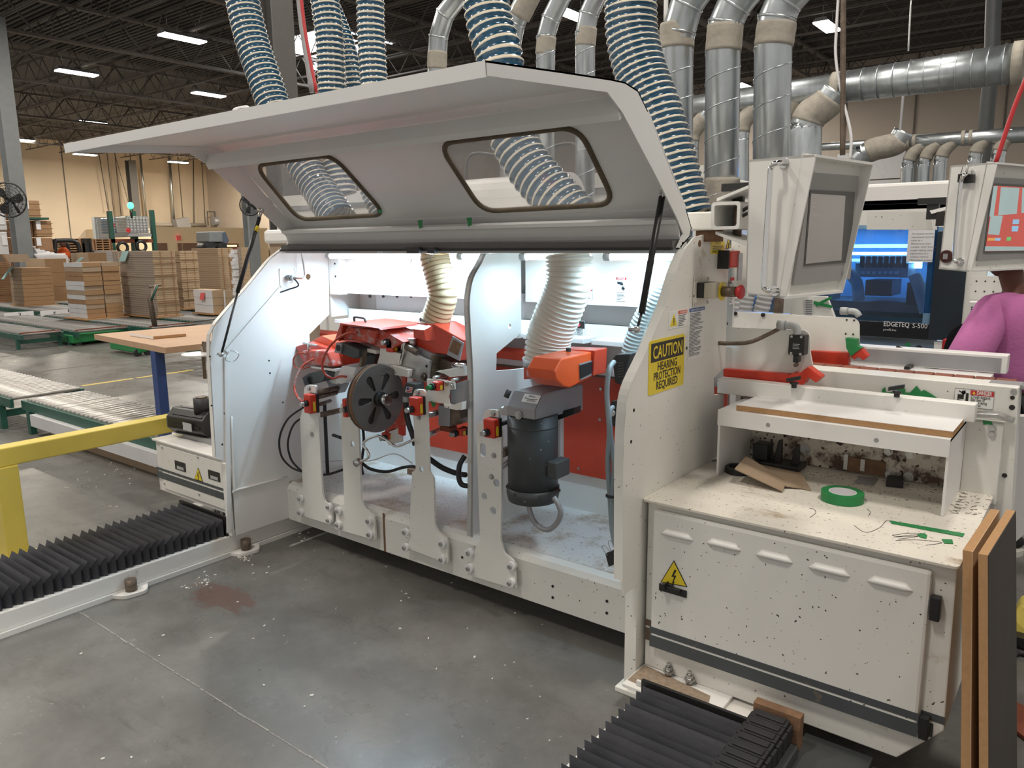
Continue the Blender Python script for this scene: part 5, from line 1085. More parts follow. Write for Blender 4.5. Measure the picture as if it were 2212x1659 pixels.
m=MB(); sheet(m,o+u*w*.29+v*h*.12,u,v,w*.07,h*.66,n,.001); sheet(m,o+u*w*.08+v*h*.42,u,v,w*.16,h*.26,n,.001); m.ob(o+u*w*.08+v*h*.34,u*w*.2-v*h*.12,v*h*.07,n*.001); m.ob(o+u*w*.1+v*h*.84,u*w*.14-v*h*.14,v*h*.06,n*.001); m.ob(o+u*w*.2+v*h*.66,u*w*.05+v*h*.26,u*w*.03,n*.001); m.ext(circ(o+u*w*.225+v*h*.80,.007,u,v,12),n*.001); m.build('crush_pictogram','sign_black',s)
m=MB(); m.tube([o,o+u*w,o+u*w+v*h,o+v*h,o],.0007,4); m.build('sign_border','sign_black',s)
# feed track and far guide
tr=T('feed_track','brown segmented feed chain track behind the frame beam','feed track',(-.8,3.25,1.09)); n=14
for i in range(n):
    x=-1.15+i*.066; m=MB(); m.box((x,3.19,1.07),(x+.063,3.26,1.102)); m.build('track_pad','brown_red',tr,bevel=.003)
MB().box((-1.2,3.17,1.02),(-.22,3.30,1.07)).build('track_bed','dark_grey',tr)
t=T('guide_rail','white and grey guide rail ending behind the frame beam','guide rail',(-.8,3.45,1.08)); MB().ext([(-1.3,3.44,1.16),(-1.3,3.52,1.16),(-1.3,3.52,1.09),(-1.3,3.44,1.09)],(1.02,0,0)).build('rail_body','white_paint',t,bevel=.002); MB().box((-1.3,3.437,1.095),(-.30,3.44,1.15)).build('side_face','housing_grey',t); MB().box((-1.3,3.33,1.07),(-.32,3.44,1.088)).build('bed_strip','laminate_white',t)
p=at(1985,783,'y',3.48); MB().tube([p,p+Z*.03],.012,10).build('lever_hub','black_plastic',t); MB().tube([p+Z*.028,p+V((-.09,.0,.055))],.007,8,radii=[.007,.010]).build('clamp_lever','black_plastic',t)
m=MB(); c=at(1985,812,'z',1.10); m.box((-.62,3.36,1.088),(-.60,3.44,1.1)); m.build('gap_block','black_plastic',t)
# steel lever at the right end
t=T('end_lever','bent steel plate lever sticking out under the fence bar','lever',tuple(at(2100,898,'y',3.0))); P=[at(*q,'y',2.98) for q in ((2095,893),(2155,895),(2190,908),(2188,915),(2150,903),(2095,902))]; MB().ext(P,(0,.05,0)).build('plate','steel',t,bevel=.001)
P=[at(*q,'y',3.1) for q in ((2120,826),(2205,832),(2240,845),(2238,852),(2204,839),(2120,832))]; tag(MB().ext(P,(0,.08,0)).build('end_cover','housing_grey'),'grey steel end cover plate on top of the frame beam','plate')
m=MB(); P=[at(*q,'y',3.045) for q in ((1870,852),(1905,852),(1906,841),(1912,836),(1914,848),(1935,846),(1943,836),(1956,840),(1955,848),(1966,848),(1980,833),(1990,846),(1996,842),(2010,850),(2027,861),(2000,858))]; tag(m.ext(P,(0,-.002,0)).build('green_tape_patch','green_tape'),'ragged green tape patch on the frame beam behind the fence bar','tape patch')
p=at(2132,912,'y',2.998); tag(MB().ext([p+V((-.012,0,.006)),p+V((.014,0,.004)),p+V((.018,0,-.008)),p+V((.004,0,-.006)),p+V((-.01,0,-.01))],(0,-.002,0)).build('green_tape_scrap','green_tape'),'green tape scrap under the bent steel lever','tape scrap')
# limit switch plates and red guards
def guard(lab,pl_,red,claw,y,swi=None):
    t=T('guard_plate',lab,'guard plate',tuple(at(*pl_[0],'y',y))); plate('side_plate',rpoly([at(*q,'y',y) for q in pl_],.02),[],(0,.01,0),'white_worn',t,bevel=.001)
    MB().ext([at(*q,'y',y-.03) for q in red],(0,.04,0)).build('red_guard','red_plastic',t,bevel=.003)
    MB().ext(rpoly([at(*q,'y',y-.05) for q in claw],.005),(0,.05,0)).build('red_claw','red_plastic',t,bevel=.003); return t
g1=guard('front guard plate with black limit switch and red claw',[(1560,706),(1738,713),(1749,722),(1750,765),(1757,795),(1722,817),(1560,800)],[(1562,797),(1705,808),(1706,834),(1562,822)],[(1702,813),(1712,805),(1722,810),(1745,792),(1775,815),(1762,827),(1745,815),(1735,831),(1720,832)],3.005)
g2=guard('rear guard plate with green taped claw beyond the front one',[(1560,672),(1847,687),(1856,698),(1856,752),(1840,780),(1834,786),(1560,758)],[(1749,758),(1832,762),(1832,790),(1749,785)],[(1835,768),(1857,750),(1874,770),(1865,779),(1852,770),(1845,778)],3.37)
MB().ext([at(*q,'y',3.315) for q in ((1826,730),(1850,733),(1852,748),(1861,752),(1846,763),(1838,770),(1828,752))],(0,.04,0)).build('green_tape_wrap','green_tape',g2); MB().box((-1.45,3.39,1.275),(-1.1,3.43,1.285)).build('ledge','steel',g2)
m=MB()
for q in ((1829,691),(1845,692),(1827,721),(1843,722)): p=at(*q,'y',3.369); m.tube([p,p-Y*.001],.004,8)
for q in ((1589,677),(1649,680)): p=at(*q,'y',3.369); m.tube([p,p-Y*.008],.009,10)
m.build('plug_hole','sign_black',g2)['kind']='stuff'
a=at(1706,723,'y',2.96); b=at(1738,768,'y',2.96); t=T('limit_switch','black limit switch with grey elbow fitting on the front guard plate','limit switch',(a.x,2.96,b.z)); MB().box((a.x,2.95,b.z),(b.x,3.0,a.z)).build('switch_body','black_plastic',t,bevel=.003)
MB().box(((a.x*.7+b.x*.3),2.955,b.z-.03),((a.x*.35+b.x*.65),2.99,b.z)).build('actuator_head','black_plastic',t,bevel=.003); p=at(1720,788,'y',2.96); m=MB(); m.tube([p-Y*.01,p+Y*.006],.008,14); m.build('roller','greasy_steel',t)
for q in ((1710,727),(1731,728),(1709,763),(1729,765)): p=at(*q,'y',2.949); m=MB(); m.tube([p,p-Y*.002],.005,10); m.build('screw','steel',t)
m=MB(); lines(m,at(1712,754,'y',2.9495),X,Z,.028,.022,-Y,4); m.build('label_print','light_grey',t)['kind']='stuff'
E_=[at(*q,'y',2.96) for q in ((1722,722),(1722,712),(1715,704),(1697,703))]; MB().tube(cat(E_,4),.015,12).build('elbow_fitting','light_grey',t); MB().tube([E_[3],E_[3]-X*.03],.019,14).build('gland_nut','light_grey',t)
MB().tube(cat([at(*q,'y',yy) for q,yy in (((1690,706),2.96),((1660,722),2.95),((1620,739),2.92),((1580,742),2.9))]+[at(1552,741,'x',XR)],5),.008,8).build('switch_cable','greasy_steel',t)
p=at(1832,672,'y',3.38); t2=tag(MB().tube([p-X*.03,p],.016,12).tube(cat([p,p+V((.03,0,-.002)),p+V((.045,0,-.02))],3),.013,10).build('elbow_fitting','light_grey'),'grey elbow fitting on the rear guard plate top','fitting')
# things under the shelf
t=T('black_clamps','pile of black plastic pipe clamps under the shelf','clamps',tuple(at(1600,1035,'z',.733)))
for q,r in (((1596,1020),.052),((1655,1004),.045)):
    c=at(*q,'z',.733); ring(V((c.x,c.y,.733)),r*.72,r,.022).build('clamp_ring','black_plastic',t)
c=at(1650,990,'y',2.93); MB().tube(circ(c,.032,X,Z,20)+[c+X*.032],.009,8,cap=False).build('clamp_ring','black_plastic',t); MB().box((c.x-.03,2.88,.755),(c.x+.03,2.95,.82)).build('clamp_body','black_plastic',t,bevel=.006)
for u,v,h in ((1675,985,.09),(1712,990,.08)): p=at(u,v+30,'y',2.90); MB().ext([(p.x-.01,2.9,.755),(p.x+.02,2.9,.755),(p.x+.018,2.9,.755+h),(p.x+.004,2.9,.75+h)],(0,.02,0)).build('prong','black_plastic',t,bevel=.003)
MB().box((at(1640,0,'y',2.9).x if False else -1.0,2.86,.735),(-.86,2.96,.757)).build('clamp_base','black_plastic',t,bevel=.004)
def slab(lab,pts,zs,th,m,name='cardboard_piece'): 
    P=[at(u,v,'z',z) for (u,v),z in zip(pts,zs)]; return tag(MB().ext(P,(0,0,-th)).build(name,m),lab,'cardboard' if 'card' in name else 'plate')
slab('torn cardboard flap lying left, propped on the black clamps',[(1612,984),(1700,1040),(1690,1060),(1587,1012)],[.80,.748,.742,.79],.004,'cardboard_pale')
slab('torn cardboard piece lying right, with ragged corner',[(1638,1002),(1732,1022),(1752,1058),(1735,1054),(1697,1049)],[.765,.76,.738,.738,.745],.004,'cardboard_pale')
slab('small grey metal plate lying at the worktop rear',[(1856,1028),(1897,1033),(1886,1048),(1846,1042)],[.736]*4,.003,'housing_grey','metal_plate'); slab('small black rubber block lying at the worktop rear',[(1917,1026),(1950,1028),(1952,1044),(1914,1040)],[.752]*4,.018,'black_rubber','rubber_block')
m=MB(); c=at(1535,1000,'z',.734)
for k in range(9): 
    rd=random.Random(k); p=c+V((rd.uniform(-.05,.03),rd.uniform(-.05,.04),.004)); m.tube([p,p+V((rd.uniform(-.02,.02),.03,.004))],.0025,5)
o=m.build('loose_screws','greasy_steel'); tag(o,'few loose screws beside the shelf on the worktop','screws'); o['kind']='stuff'
# leaning boards
def lean(lab,P,th,mc_,me_,sidec):
    t=T('leaning_board',lab,'board',tuple(P[0])); MB().ext(P,th).build('board_core',me_,t)
    if sidec: MB().ext([V(p)+V(th) for p in P],V((.002,0,0))).build('laminate_face',sidec,t)
lean('brown edged board leaning against the right side of the cabinet',[(-.148,2.03,0),(-.224,2.12,.834),(-.205,2.49,.84),(-.13,2.50,0)],(.020,.0,.0),None,'mdf_edge','mdf')
lean('dark laminated board leaning outermost beside the cabinet',[(-.105,2.03,0),(-.188,2.095,.842),(-.165,2.47,.852),(-.085,2.48,0)],(.020,0,0),None,'mdf_edge','dark_laminate')
# yellow foot pedal and hose on the floor at the right
p=at(2206,1375,'z',.03); t=T('foot_pedal','yellow guarded foot pedal on the floor at the right edge','foot pedal',(p.x,p.y,0)); MB().ext([(p.x-.05,p.y-.02,0),(p.x-.04,p.y,.10),(p.x-.02,p.y+.05,.14),(p.x+.1,p.y+.05,.14),(p.x+.1,p.y-.02,0)],(.0,.12,0)).build('guard','yellow_paint',t,bevel=.008); MB().box((p.x-.03,p.y-.06,.01),(p.x+.1,p.y,.05)).build('pedal','black_plastic',t)
m=MB(); P=[at(*q,'z',.012) for q in ((2230,1418),(2200,1410),(2180,1420),(2190,1392),(2225,1385))]; tag(m.tube(cat(P,6),.011,8).build('pedal_cord','black_rubber'),'black cord coiled beside the yellow pedal','cord')
P=[at(*q,'z',.004) for q in ((2170,1510),(2240,1545),(2240,1620),(2175,1570))]; tag(MB().ext(P,(0,0,.012)).build('floor_mat','brown_red'),'reddish brown floor strip at the lower right edge','mat')
# far legs/skirt under the infeed on the right
t=tag(MB().ext([at(*q,'y',3.25) for q in ((2166,930),(2188,900),(2230,900),(2230,1140),(2170,1190),(2185,1000))],(0,.05,0)).build('side_skirt','white_paint'),'white side skirt of the machine behind the leaning boards','skirt')
# ================= PROCESSING UNITS INSIDE =================
def PX(pts,y): return [at(*q,'y',y) for q in pts]
def slabp(par,name,pts,y,d,m,bevel=.002,rnd=0):
    P=PX(pts,y); 
    if rnd: P=rpoly(P,rnd)
    return MB().ext(P,(0,d,0)).build(name,m,par,bevel=bevel)
def tubep(par,name,pts,r,m,y=None,n=8,k=6):
    P=[at(q[0],q[1],'y',(q[2] if len(q)>2 else y)) for q in pts]; return MB().tube(cat(P,k) if len(P)>2 else P,r,n).build(name,m,par)
def stopbox(lab,u0,v0,u1,v1,y,knob,km='steel',d=.055,sideyel=True):
    """red switch box: pixel box of its front face"""
    a,b=at(u0,v0,'y',y),at(u1,v1,'y',y); t=T('pendant_switch',lab,'switch',((a.x+b.x)/2,y,b.z),'small red key switches on the stands')
    MB().box((a.x,y,b.z),(b.x,y+d*.7,a.z)).build('red_cover','red_plastic',t,bevel=.006); MB().box((a.x,y+d*.7,b.z),(b.x,y+d,a.z)).build('black_base','black_plastic',t,bevel=.002)
    MB().box((b.x-.0005,y+d*.28,b.z+(a.z-b.z)*.12),(b.x+.0008,y+d*.55,b.z+(a.z-b.z)*.62)).build('yellow_label','sign_yellow',t)
    p=at(*knob,'y',y-.012); m=MB(); m.tube([V((p.x,y,p.z)),V((p.x,y-.014,p.z))],.016,14); m.build('collar','black_plastic',t); m=MB(); m.tube([V((p.x,y-.014,p.z)),V((p.x,y-.038,p.z))],.011,14); m.build('knob',km,t); return t
stopbox('red switch on the leftmost stand with a silver knob',654,851,672,895,2.36,(659,872))
stopbox('red switch on the third stand, below the grey connector box',882,857,903,900,2.36,(886,885))
stopbox('red switch on the tallest stand right of the divider',1043,904,1067,949,2.36,(1049,935))
stopbox('red switch peeking out left of the grooved wheel',738,861,748,903,2.36,(745,885))
stopbox('red switch on the tilted white bracket above the wheel',832,733,848,762,2.50,(834,739))
stopbox('red switch with a green taped knob on the white bracket left of the divider',932,824,946,846,2.40,(932,836),'green_tape')
stopbox('red switch low down beside the divider edge',984,925,996,944,2.55,(982,937))
stopbox('red switch low under the grooved wheel',823,934,838,951,2.6,(830,946))
# left tilted sanding unit (1)
t=T('sanding_unit','leftmost red covered processing unit with a clamp handle on top','processing unit',tuple(at(690,790,'y',2.6)),'red covered processing units')
slabp(t,'red_cover',[(638,749),(655,784),(662,786),(722,794),(738,790),(740,762),(722,757),(668,739)],2.56,.20,'red_paint',.004)
slabp(t,'drum_cover',[(650,758),(662,757),(706,758),(720,793),(700,792),(660,787)],2.49,.08,'red_worn',.010)
P=PX([(667,739),(722,757),(740,745),(700,724)],2.56); P[2].y+=.16; P[3].y+=.16; MB().ext(PX([(665,741),(722,758),(735,744),(695,725)],2.60),(0,.1,0)).build('top_lid','orange_red',t,bevel=.002)
tubep(t,'clamp_handle',[(655,741),(672,744),(685,747)],.006,'steel',2.50,n=8); tubep(t,'clamp_stem',[(667,744),(668,756)],.009,'steel',2.50)
slabp(t,'motor_block',[(653,815),(661,833),(698,823),(702,806),(690,801),(668,806)],2.47,.07,'dark_grey',.003)
P=PX([(652,815),(664,814),(668,831),(658,833)],2.455); MB().ext(P,(0,.02,0)).build('motor_flange','motor_grey',t,bevel=.001); c=at(660,823,'y',2.452); MB().tube([c,c+Y*.004],.017,16).build('bore','sign_black',t)
slabp(t,'mount_bar',[(671,791),(724,797),(724,803),(672,795)],2.50,.12,'white_worn'); slabp(t,'side_bracket',[(702,803),(722,804),(728,830),(716,828),(704,818)],2.54,.05,'white_worn')
# second sanding unit (2)
t=T('sanding_unit','middle red covered processing unit with grey handle, above the grooved wheel','processing unit',tuple(at(780,750,'y',2.6)),'red covered processing units')
slabp(t,'red_shell',[(735,698),(818,709),(822,713),(818,709),(735,702)],2.44,.30,'red_paint',.0)
slabp(t,'back_plate',[(735,700),(817,710),(808,746),(724,733)],2.60,.12,'red_paint',.003); slabp(t,'left_cheek',[(735,699),(742,703),(732,737),(723,733)],2.46,.2,'red_paint')
slabp(t,'drum_cover',[(748,706),(815,713),(808,745),(762,735),(740,735)],2.48,.12,'red_worn',.008)
P=PX([(818,709),(872,739),(850,752),(825,753),(808,746)],2.50); MB().ext(P,(0,.16,0)).build('painted_side','red_worn',t,bevel=.002)
slabp(t,'top_dome',[(752,700),(768,694),(792,698),(804,707)],2.60,.10,'red_paint',.004)
tubep(t,'grip',[(767,698),(765,687),(768,685),(784,687),(788,690),(791,699)],.006,'dark_grey',2.55,k=3)
slabp(t,'motor_block',[(727,741),(722,761),(735,764),(765,775),(776,770),(776,755),(745,743)],2.45,.08,'motor_grey',.003)
P=PX([(727,741),(738,743),(735,764),(722,761)],2.44); MB().ext(P,(0,.01,0)).build('motor_flange','housing_grey',t); c=at(730,752,'y',2.437); MB().tube([c,c+Y*.004],.016,16).build('bore','sign_black',t)
slabp(t,'mount_bar',[(748,744),(812,757),(812,765),(790,760),(749,749)],2.50,.10,'white_worn'); slabp(t,'chain_strip',[(779,757),(784,758),(780,793),(775,792)],2.47,.03,'chain')
slabp(t,'dark_body',[(784,760),(812,768),(808,790),(784,792)],2.55,.1,'black_plastic')
slabp(t,'grey_block',[(738,790),(770,794),(762,815),(735,830),(724,825)],2.45,.1,'hood_white',.004)
slabp(t,'linkage',[(700,812),(726,808),(740,830),(730,850),(712,840)],2.56,.05,'housing_grey')
# tilted trimming unit (3): white bracket, aluminium cheek, dark body, red hood
t=T('trimming_unit','tilted white and grey trimming unit under the red hood','processing unit',tuple(at(880,790,'y',2.6)))
slabp(t,'white_bracket',[(820,733),(834,735),(836,757),(868,765),(866,745),(872,738),(871,753),(862,789),(818,785),(822,745)],2.51,.014,'white_worn',.002)
slabp(t,'bracket_body',[(822,758),(869,766),(862,790),(814,786)],2.525,.10,'white_worn',.003)
slabp(t,'aluminium_cheek',[(871,752),(927,780),(921,826),(904,824),(882,814),(862,788)],2.53,.02,'aluminium',.001)
slabp(t,'cheek_body',[(871,752),(927,780),(930,826),(904,824),(866,790)],2.552,.12,'greasy_steel',.001)
slabp(t,'lower_bracket',[(845,789),(882,799),(880,815),(839,808)],2.49,.03,'white_worn',.002)
tubep(t,'guide_shaft',[(872,745),(902,762)],.016,'greasy_steel',2.53,n=14)
slabp(t,'side_block',[(905,752),(940,768),(936,780),(905,766)],2.56,.1,'housing_grey'); slabp(t,'dark_body',[(938,767),(986,788),(942,812),(934,814)],2.60,.08,'greasy_steel')
m=MB()
for k in range(16): p=at(934.5-k*.5,768+k*3.1,'y',2.55); m.box((p.x-.010,2.55,p.z-.003),(p.x+.010,2.60,p.z+.002))
o=m.build('drive_chain','chain',t); o['kind']='stuff'
p=at(917,814,'y',2.52); m=MB(); hexbolt(m,p,-Y,.014,.012); m.build('cap_screw','greasy_steel',t); p=at(921.5,791,'y',2.529); MB().tube([p,p-Y*.001],.007,12).build('hole','sign_black',t)
p=at(890,740,'y',2.56); MB().tube([p-V((0,0,.02)),p+V((0,0,.02))],.022,6).build('blue_zinc_nut','steel',t)
p=at(989,789,'y',2.5); MB().tube([p-X*.03,p+X*.04],.012,10).build('cylinder_rod','chrome',t)
h=T('extraction_hood','red faceted extraction hood tilted under the yellowed hose','hood',tuple(at(940,760,'y',2.66)))
P=PX([(901,697),(936.5,700),(1002,735),(996,760),(992,780),(965,766),(938,763),(901,749),(892.6,727)],2.58)
MB().ext(P,(0,.16,0)).build('hood_shell','red_paint',h,bevel=.004)
P=PX([(903,700),(935,703),(942,735),(905,726)],2.58); Q=[p+V((-.01,-.035,-.01)) for p in PX([(908,705),(930,707),(934,730),(908,722)],2.58)]
m=MB(); m.add(P+Q,[(4,5,6,7),(0,1,5,4),(1,2,6,5),(2,3,7,6),(3,0,4,7)]); m.build('front_facet','red_paint',h)
slabp(h,'brush_strip',[(977,726),(1001,741),(992,779.6),(965,766)],2.574,.006,'housing_grey',0); slabp(h,'brush_bristles',[(979,733),(996,743),(988,768),(969,758)],2.570,.006,'pallet_wood' if False else 'rust_brown',0)
c=at(939,692,'y',2.66); ax=V((.12,0,.3)).normalized(); c2=c-ax*.035; MB().tube([c2,c2+ax*.045],.078,28).build('clamp_ring','chrome',h); MB().tube([c2-ax*.03,c2],.068,24).build('spigot','red_paint',h)
# grooved wheel (plane x = const)
c=at(819,861,'y',2.385); xw=c.x; r=at(815,787,'x',xw).z; r=(r-at(815,934,'x',xw).z)/2; c=V((xw,c.y,c.z))
t=T('grooved_wheel','big dark coiler wheel with teardrop slots and brown worn rim','wheel',tuple(c-Z*r))
H=[]
for k in range(6):
    q=math.pi/6+k*math.pi/3+math.pi/6*0; d=Y*math.cos(q)+Z*math.sin(q); e=-Y*math.sin(q)+Z*math.cos(q); d,e=(Y*math.cos(q+math.pi/6)+Z*math.sin(q+math.pi/6)),(-Y*math.sin(q+math.pi/6)+Z*math.cos(q+math.pi/6))
    H.append([c+d*(r*.27)-e*r*.04,c+d*r*.66-e*r*.115,c+d*r*.74-e*r*.10,c+d*r*.785-e*r*.03,c+d*r*.785+e*r*.03,c+d*r*.74+e*r*.10,c+d*r*.66+e*r*.115,c+d*(r*.27)+e*r*.04])
plate('front_disc',circ(c,r,Y,Z,56),H,(-.006,0,0),'wheel_face',t,bevel=.001)
MB().tube([c-X*.007,c-X*.035],r*.985,56).build('worn_rim','rust_brown',t); MB().tube([c-X*.035,c-X*.041],r,56).build('rear_disc','wheel_face',t)
for k in range(6):
    pass
MB().tube([c-X*.0068,c-X*.0075],r*.9,40).build('slot_backing','sign_black',t)
MB().tube([c,c+X*.02],.034,20).build('hub','black_plastic',t); m=MB(); m.tube([c+X*.02,c+X*.055],.024,18); m.build('chrome_hub','chrome',t); m=MB(); m.tube([c+X*.055,c+X*.062],.026,8); m.build('hub_nut','chrome',t)
m=MB(); p=c+V((.0006,r*.08,r*.66)); m.tube([p,p+V((0,.045,.004))],.0016,5); m.tube([p+V((0,.032,.014)),p+V((0,.045,.004)),p+V((0,.03,-.008))],.0016,5); m.build('pen_arrow','sign_black',t); text('LOTO',c+V((.0006,r*.10,r*.76)),Y,Z,.022,'sign_black',t)
# dark plate behind wheel + lower bracket
slabp(mc,'dark_back_plate',[(868,800),(877,800),(876,920),(840,934),(830,934)],2.62,.01,'red_worn'); slabp(mc,'slotted_bracket',[(838,928),(868,920),(868,955),(838,962)],2.62,.012,'white_worn'); slabp(mc,'red_foot_block',[(860,920),(871,918),(871,942),(860,938)],2.61,.02,'red_plastic')
# grey connector with flag label
t=T('connector_box','grey cable connector box with a small flag sticker','connector box',tuple(at(885,850,'y',2.45)))
slabp(t,'box_body',[(874,830),(878,826),(897,830),(897,858),(868,855)],2.45,.06,'dark_grey',.004); slabp(t,'flag_sticker',[(878,835),(891,837),(889,849),(875,847)],2.4485,.001,'paper_white',0); slabp(t,'flag_canton',[(878.5,836.5),(883,837),(882.5,842),(878,841.5)],2.4475,.001,'sign_blue',0)
m=MB()
for k in range(3): m.ext(PX([(884 if k<1 else 878,837.5+k*3.6),(890-k*.4,838.5+k*3.6),(889.6-k*.4,840.2+k*3.6),(883.6 if k<1 else 877.6,839.2+k*3.6)],2.4475),(0,.001,0))
m.build('flag_stripes','sign_red',t)['kind']='stuff'
tubep(t,'gland',[(877,856),(877,868)],.016,'light_grey',2.47,n=12); tag(MB().tube(cat(PX([(877,866),(878,890),(883,915),(893,945),(897,962)],2.47),5),.013,10).build('machine_cable','black_rubber'),'thick black cable running down from the flag sticker box','cable')
# slide unit (4) left of the divider
t=T('slide_unit','steel slide unit with white notched bracket just left of the divider','processing unit',tuple(at(960,900,'y',2.5)))
slabp(t,'white_bracket',[(922,818),(958,821),(982,826),(983,841),(971,842),(969,858),(972,876),(960,872),(923,867)],2.44,.006,'white_worn',.001)
slabp(t,'lower_lip',[(958,872),(972,877),(998,868),(997,886),(985,886),(960,880)],2.43,.03,'white_worn',.001); slabp(t,'grey_housing',[(971,832),(1003,822),(1004,885),(974,873)],2.47,.12,'housing_grey',.002)
slabp(t,'steel_block',[(947,874),(992,880),(994,905),(974,922),(947,918)],2.50,.12,'greasy_steel',.002); slabp(t,'front_face',[(947,876),(972,880),(971,922),(947,919)],2.495,.006,'housing_grey',.001)
slabp(t,'top_plate',[(940,802),(975,797),(1004,793),(1004,812),(972,815),(960,808)],2.52,.08,'white_worn',.002)
for a,b,r_ in (((938,816,2.44),(962,812,2.6),.008),((978,822,2.44),(1002,816,2.6),.009),((923,897,2.43),(962,888,2.6),.014),((925,940,2.43),(950,928,2.6),.012)): tubep(t,'guide_rod',[a,b],r_,'steel',n=12)
for q in ((965,828),(977,834)): p=at(*q,'y',2.438); m=MB(); hexbolt(m,p,-Y,.009,.005); m.build('cap_screw','steel',t)
slabp(t,'green_tape_flag',[(929,866),(942,872),(936,881)],2.43,.002,'green_tape',0); slabp(t,'base_blocks',[(950,920),(972,924),(972,935),(950,930)],2.54,.05,'brown_red',.002)
# rods from stands to the units
for k,(a,b,r_) in enumerate((((684,848,2.42),(729,838,2.56),.013),((684,858,2.42),(727,848,2.56),.012),((686,875,2.42),(713,866,2.56),.010),((688,897,2.42),(742,885,2.6),.014))):
    tag(MB().tube([at(a[0],a[1],'y',a[2]),at(b[0],b[1],'y',b[2])],r_,12).build('clamp_rod','greasy_steel'),['topmost dark rod behind the leftmost stand','second dark rod behind the leftmost stand','short thin rod behind the leftmost stand','lowest dark rod behind the leftmost stand'][k],'rod')
for k,(a,b,r_,m_) in enumerate((((1078,886,2.42),(1098,878,2.5),.010,'steel'),((1080,917,2.42),(1106,908,2.5),.009,'black_rubber'),((1083,980,2.42),(1108,968,2.52),.020,'greasy_steel'),((1084,1010,2.42),(1106,990,2.46),.010,'housing_grey'))):
    tag(MB().tube([at(a[0],a[1],'y',a[2]),at(b[0],b[1],'y',b[2])],r_,12).build('clamp_rod',m_),['thin bright rod from the tallest stand to the router housing','black rod from the tallest stand to the router housing','thick dark rod between the tallest stand and the motor','flat lever between the tallest stand and the motor'][k],'rod')
# chrome cranked handle
t=T('cranked_handle','bent chrome crank handle with round end between the stands','handle',tuple(at(772,999,'y',2.38))); MB().tube(cat(PX([(772,999),(789,993),(797,986),(793,973),(785,962),(790,952),(806,944),(820,942),(835,950),(850,962),(862,963),(880,956),(894,950)],2.38),6),.0065,10).build('bent_rod','chrome',t)
p=at(772,999,'y',2.38); MB().tube([p-V((.01,.006,.008)),p+V((.012,.006,.008))],.018,16).build('end_knob','steel',t)
# router / milling unit
x1=at(1154.5,907,'y',2.40).x; x0=at(1095,894,'y',2.40).x
t=T('milling_unit','grey milling unit with big hanging motor right of the divider','milling unit',tuple(at(1150,1080,'y',2.45)))
P=[at(*q,'x',x1) for q in ((1154.5,907),(1154.5,886),(1170,851),(1259,831),(1259,885),(1222,893))]
hs=MB().ext(P,(x0-x1,0,0)).build('housing','housing_grey',t,bevel=.002); MB().ext([p+V((.0005,0,0)) for p in PX([],2)]+[at(*q,'x',x1+.001) for q in ((1156,905),(1156,887),(1171,853),(1257,833),(1257,883),(1221,891))],(.001,0,0)).build('side_cover','red_worn' if False else 'housing_grey',t)
a,b=P[1],P[2]; d=(b-a).normalized(); n=V((0,-d.z,d.y)); sheet(m:=MB(),V((x0+.06,a.y,a.z))+d*(b-a).length*.38,X,d,(x1-x0)*.58,(b-a).length*.5,n,.001) ; lb=m.build('spindle_label','sign_white',t)
o_=V((x0+.06,a.y,a.z))+d*(b-a).length*.38+n*.0015; w_=(x1-x0)*.58; h_=(b-a).length*.5
text('SPINDLE',o_+X*w_*.3+d*h_*.66,X,d,.012,'sign_black',lb,bold=.01,width=w_*.42); text('ROTATION',o_+X*w_*.32+d*h_*.12,X,d,.012,'sign_black',lb,bold=.01,width=w_*.5); m=MB(); m.tube(cat([o_+X*w_*.12+d*h_*.55,o_+X*w_*.4+d*h_*.42,o_+X*w_*.88+d*h_*.5],5),.0012,4); m.tube([o_+X*w_*.2+d*h_*.62,o_+X*w_*.12+d*h_*.55,o_+X*w_*.2+d*h_*.46],.0012,4); m.build('arrow','sign_black',lb)
slabp(t,'left_bracket',[(1080,890),(1090,876),(1097,876),(1097,898),(1083,896)],2.42,.03,'light_grey'); p=at(1120,897,'y',2.395); m=MB(); hexbolt(m,p,-Y,.012,.006); m.build('cap_screw','steel',t)
cx=at(1151,990,'y',2.50); rm=(at(1195,990,'y',2.5)-at(1106,990,'y',2.5)).length/2*.97; zt=at(1151,893,'y',2.5).z; zb=at(1151,1062,'y',2.5).z; cc=V((cx.x,2.50,0))
MB().tube([cc+Z*zb,cc+Z*zt],rm,40).build('motor_body','motor_grey',t); MB().tube([cc+Z*(zt-.045),cc+Z*(zt-.05)],rm*1.01,40).build('motor_seam','dark_grey',t)
MB().tube([cc+Z*(zb-.035),cc+Z*(zb-.03),cc+Z*(zb+.0),cc+Z*(zb+.028)],rm,40,radii=[rm*.86,rm*1.0,rm*1.06,rm*1.06]).build('fan_cowl','motor_grey',t,bevel=0)
for k in range(6): 
    q=k*math.pi/3+.4; p=cc+V((math.cos(q)*rm*1.06,math.sin(q)*rm*1.06,zb+.015)); m=MB(); m.tube([p,p+V((math.cos(q),math.sin(q),0))*.006],.006,8); m.build('cowl_screw','dark_grey',t)
a=at(1193,992,'y',2.5); b=at(1214,1032,'y',2.5); MB().box((a.x,2.46,b.z),(b.x,2.56,a.z)).build('junction_box','dark_grey',t,bevel=.005)
tubep(t,'cooling_hose',[(1145,1075),(1143,1095),(1150,1120),(1165,1138),(1185,1144),(1203,1130),(1211,1110),(1206,1090),(1196,1074)],.0115,'cable_grey' if False else 'housing_grey',2.47,n=10)
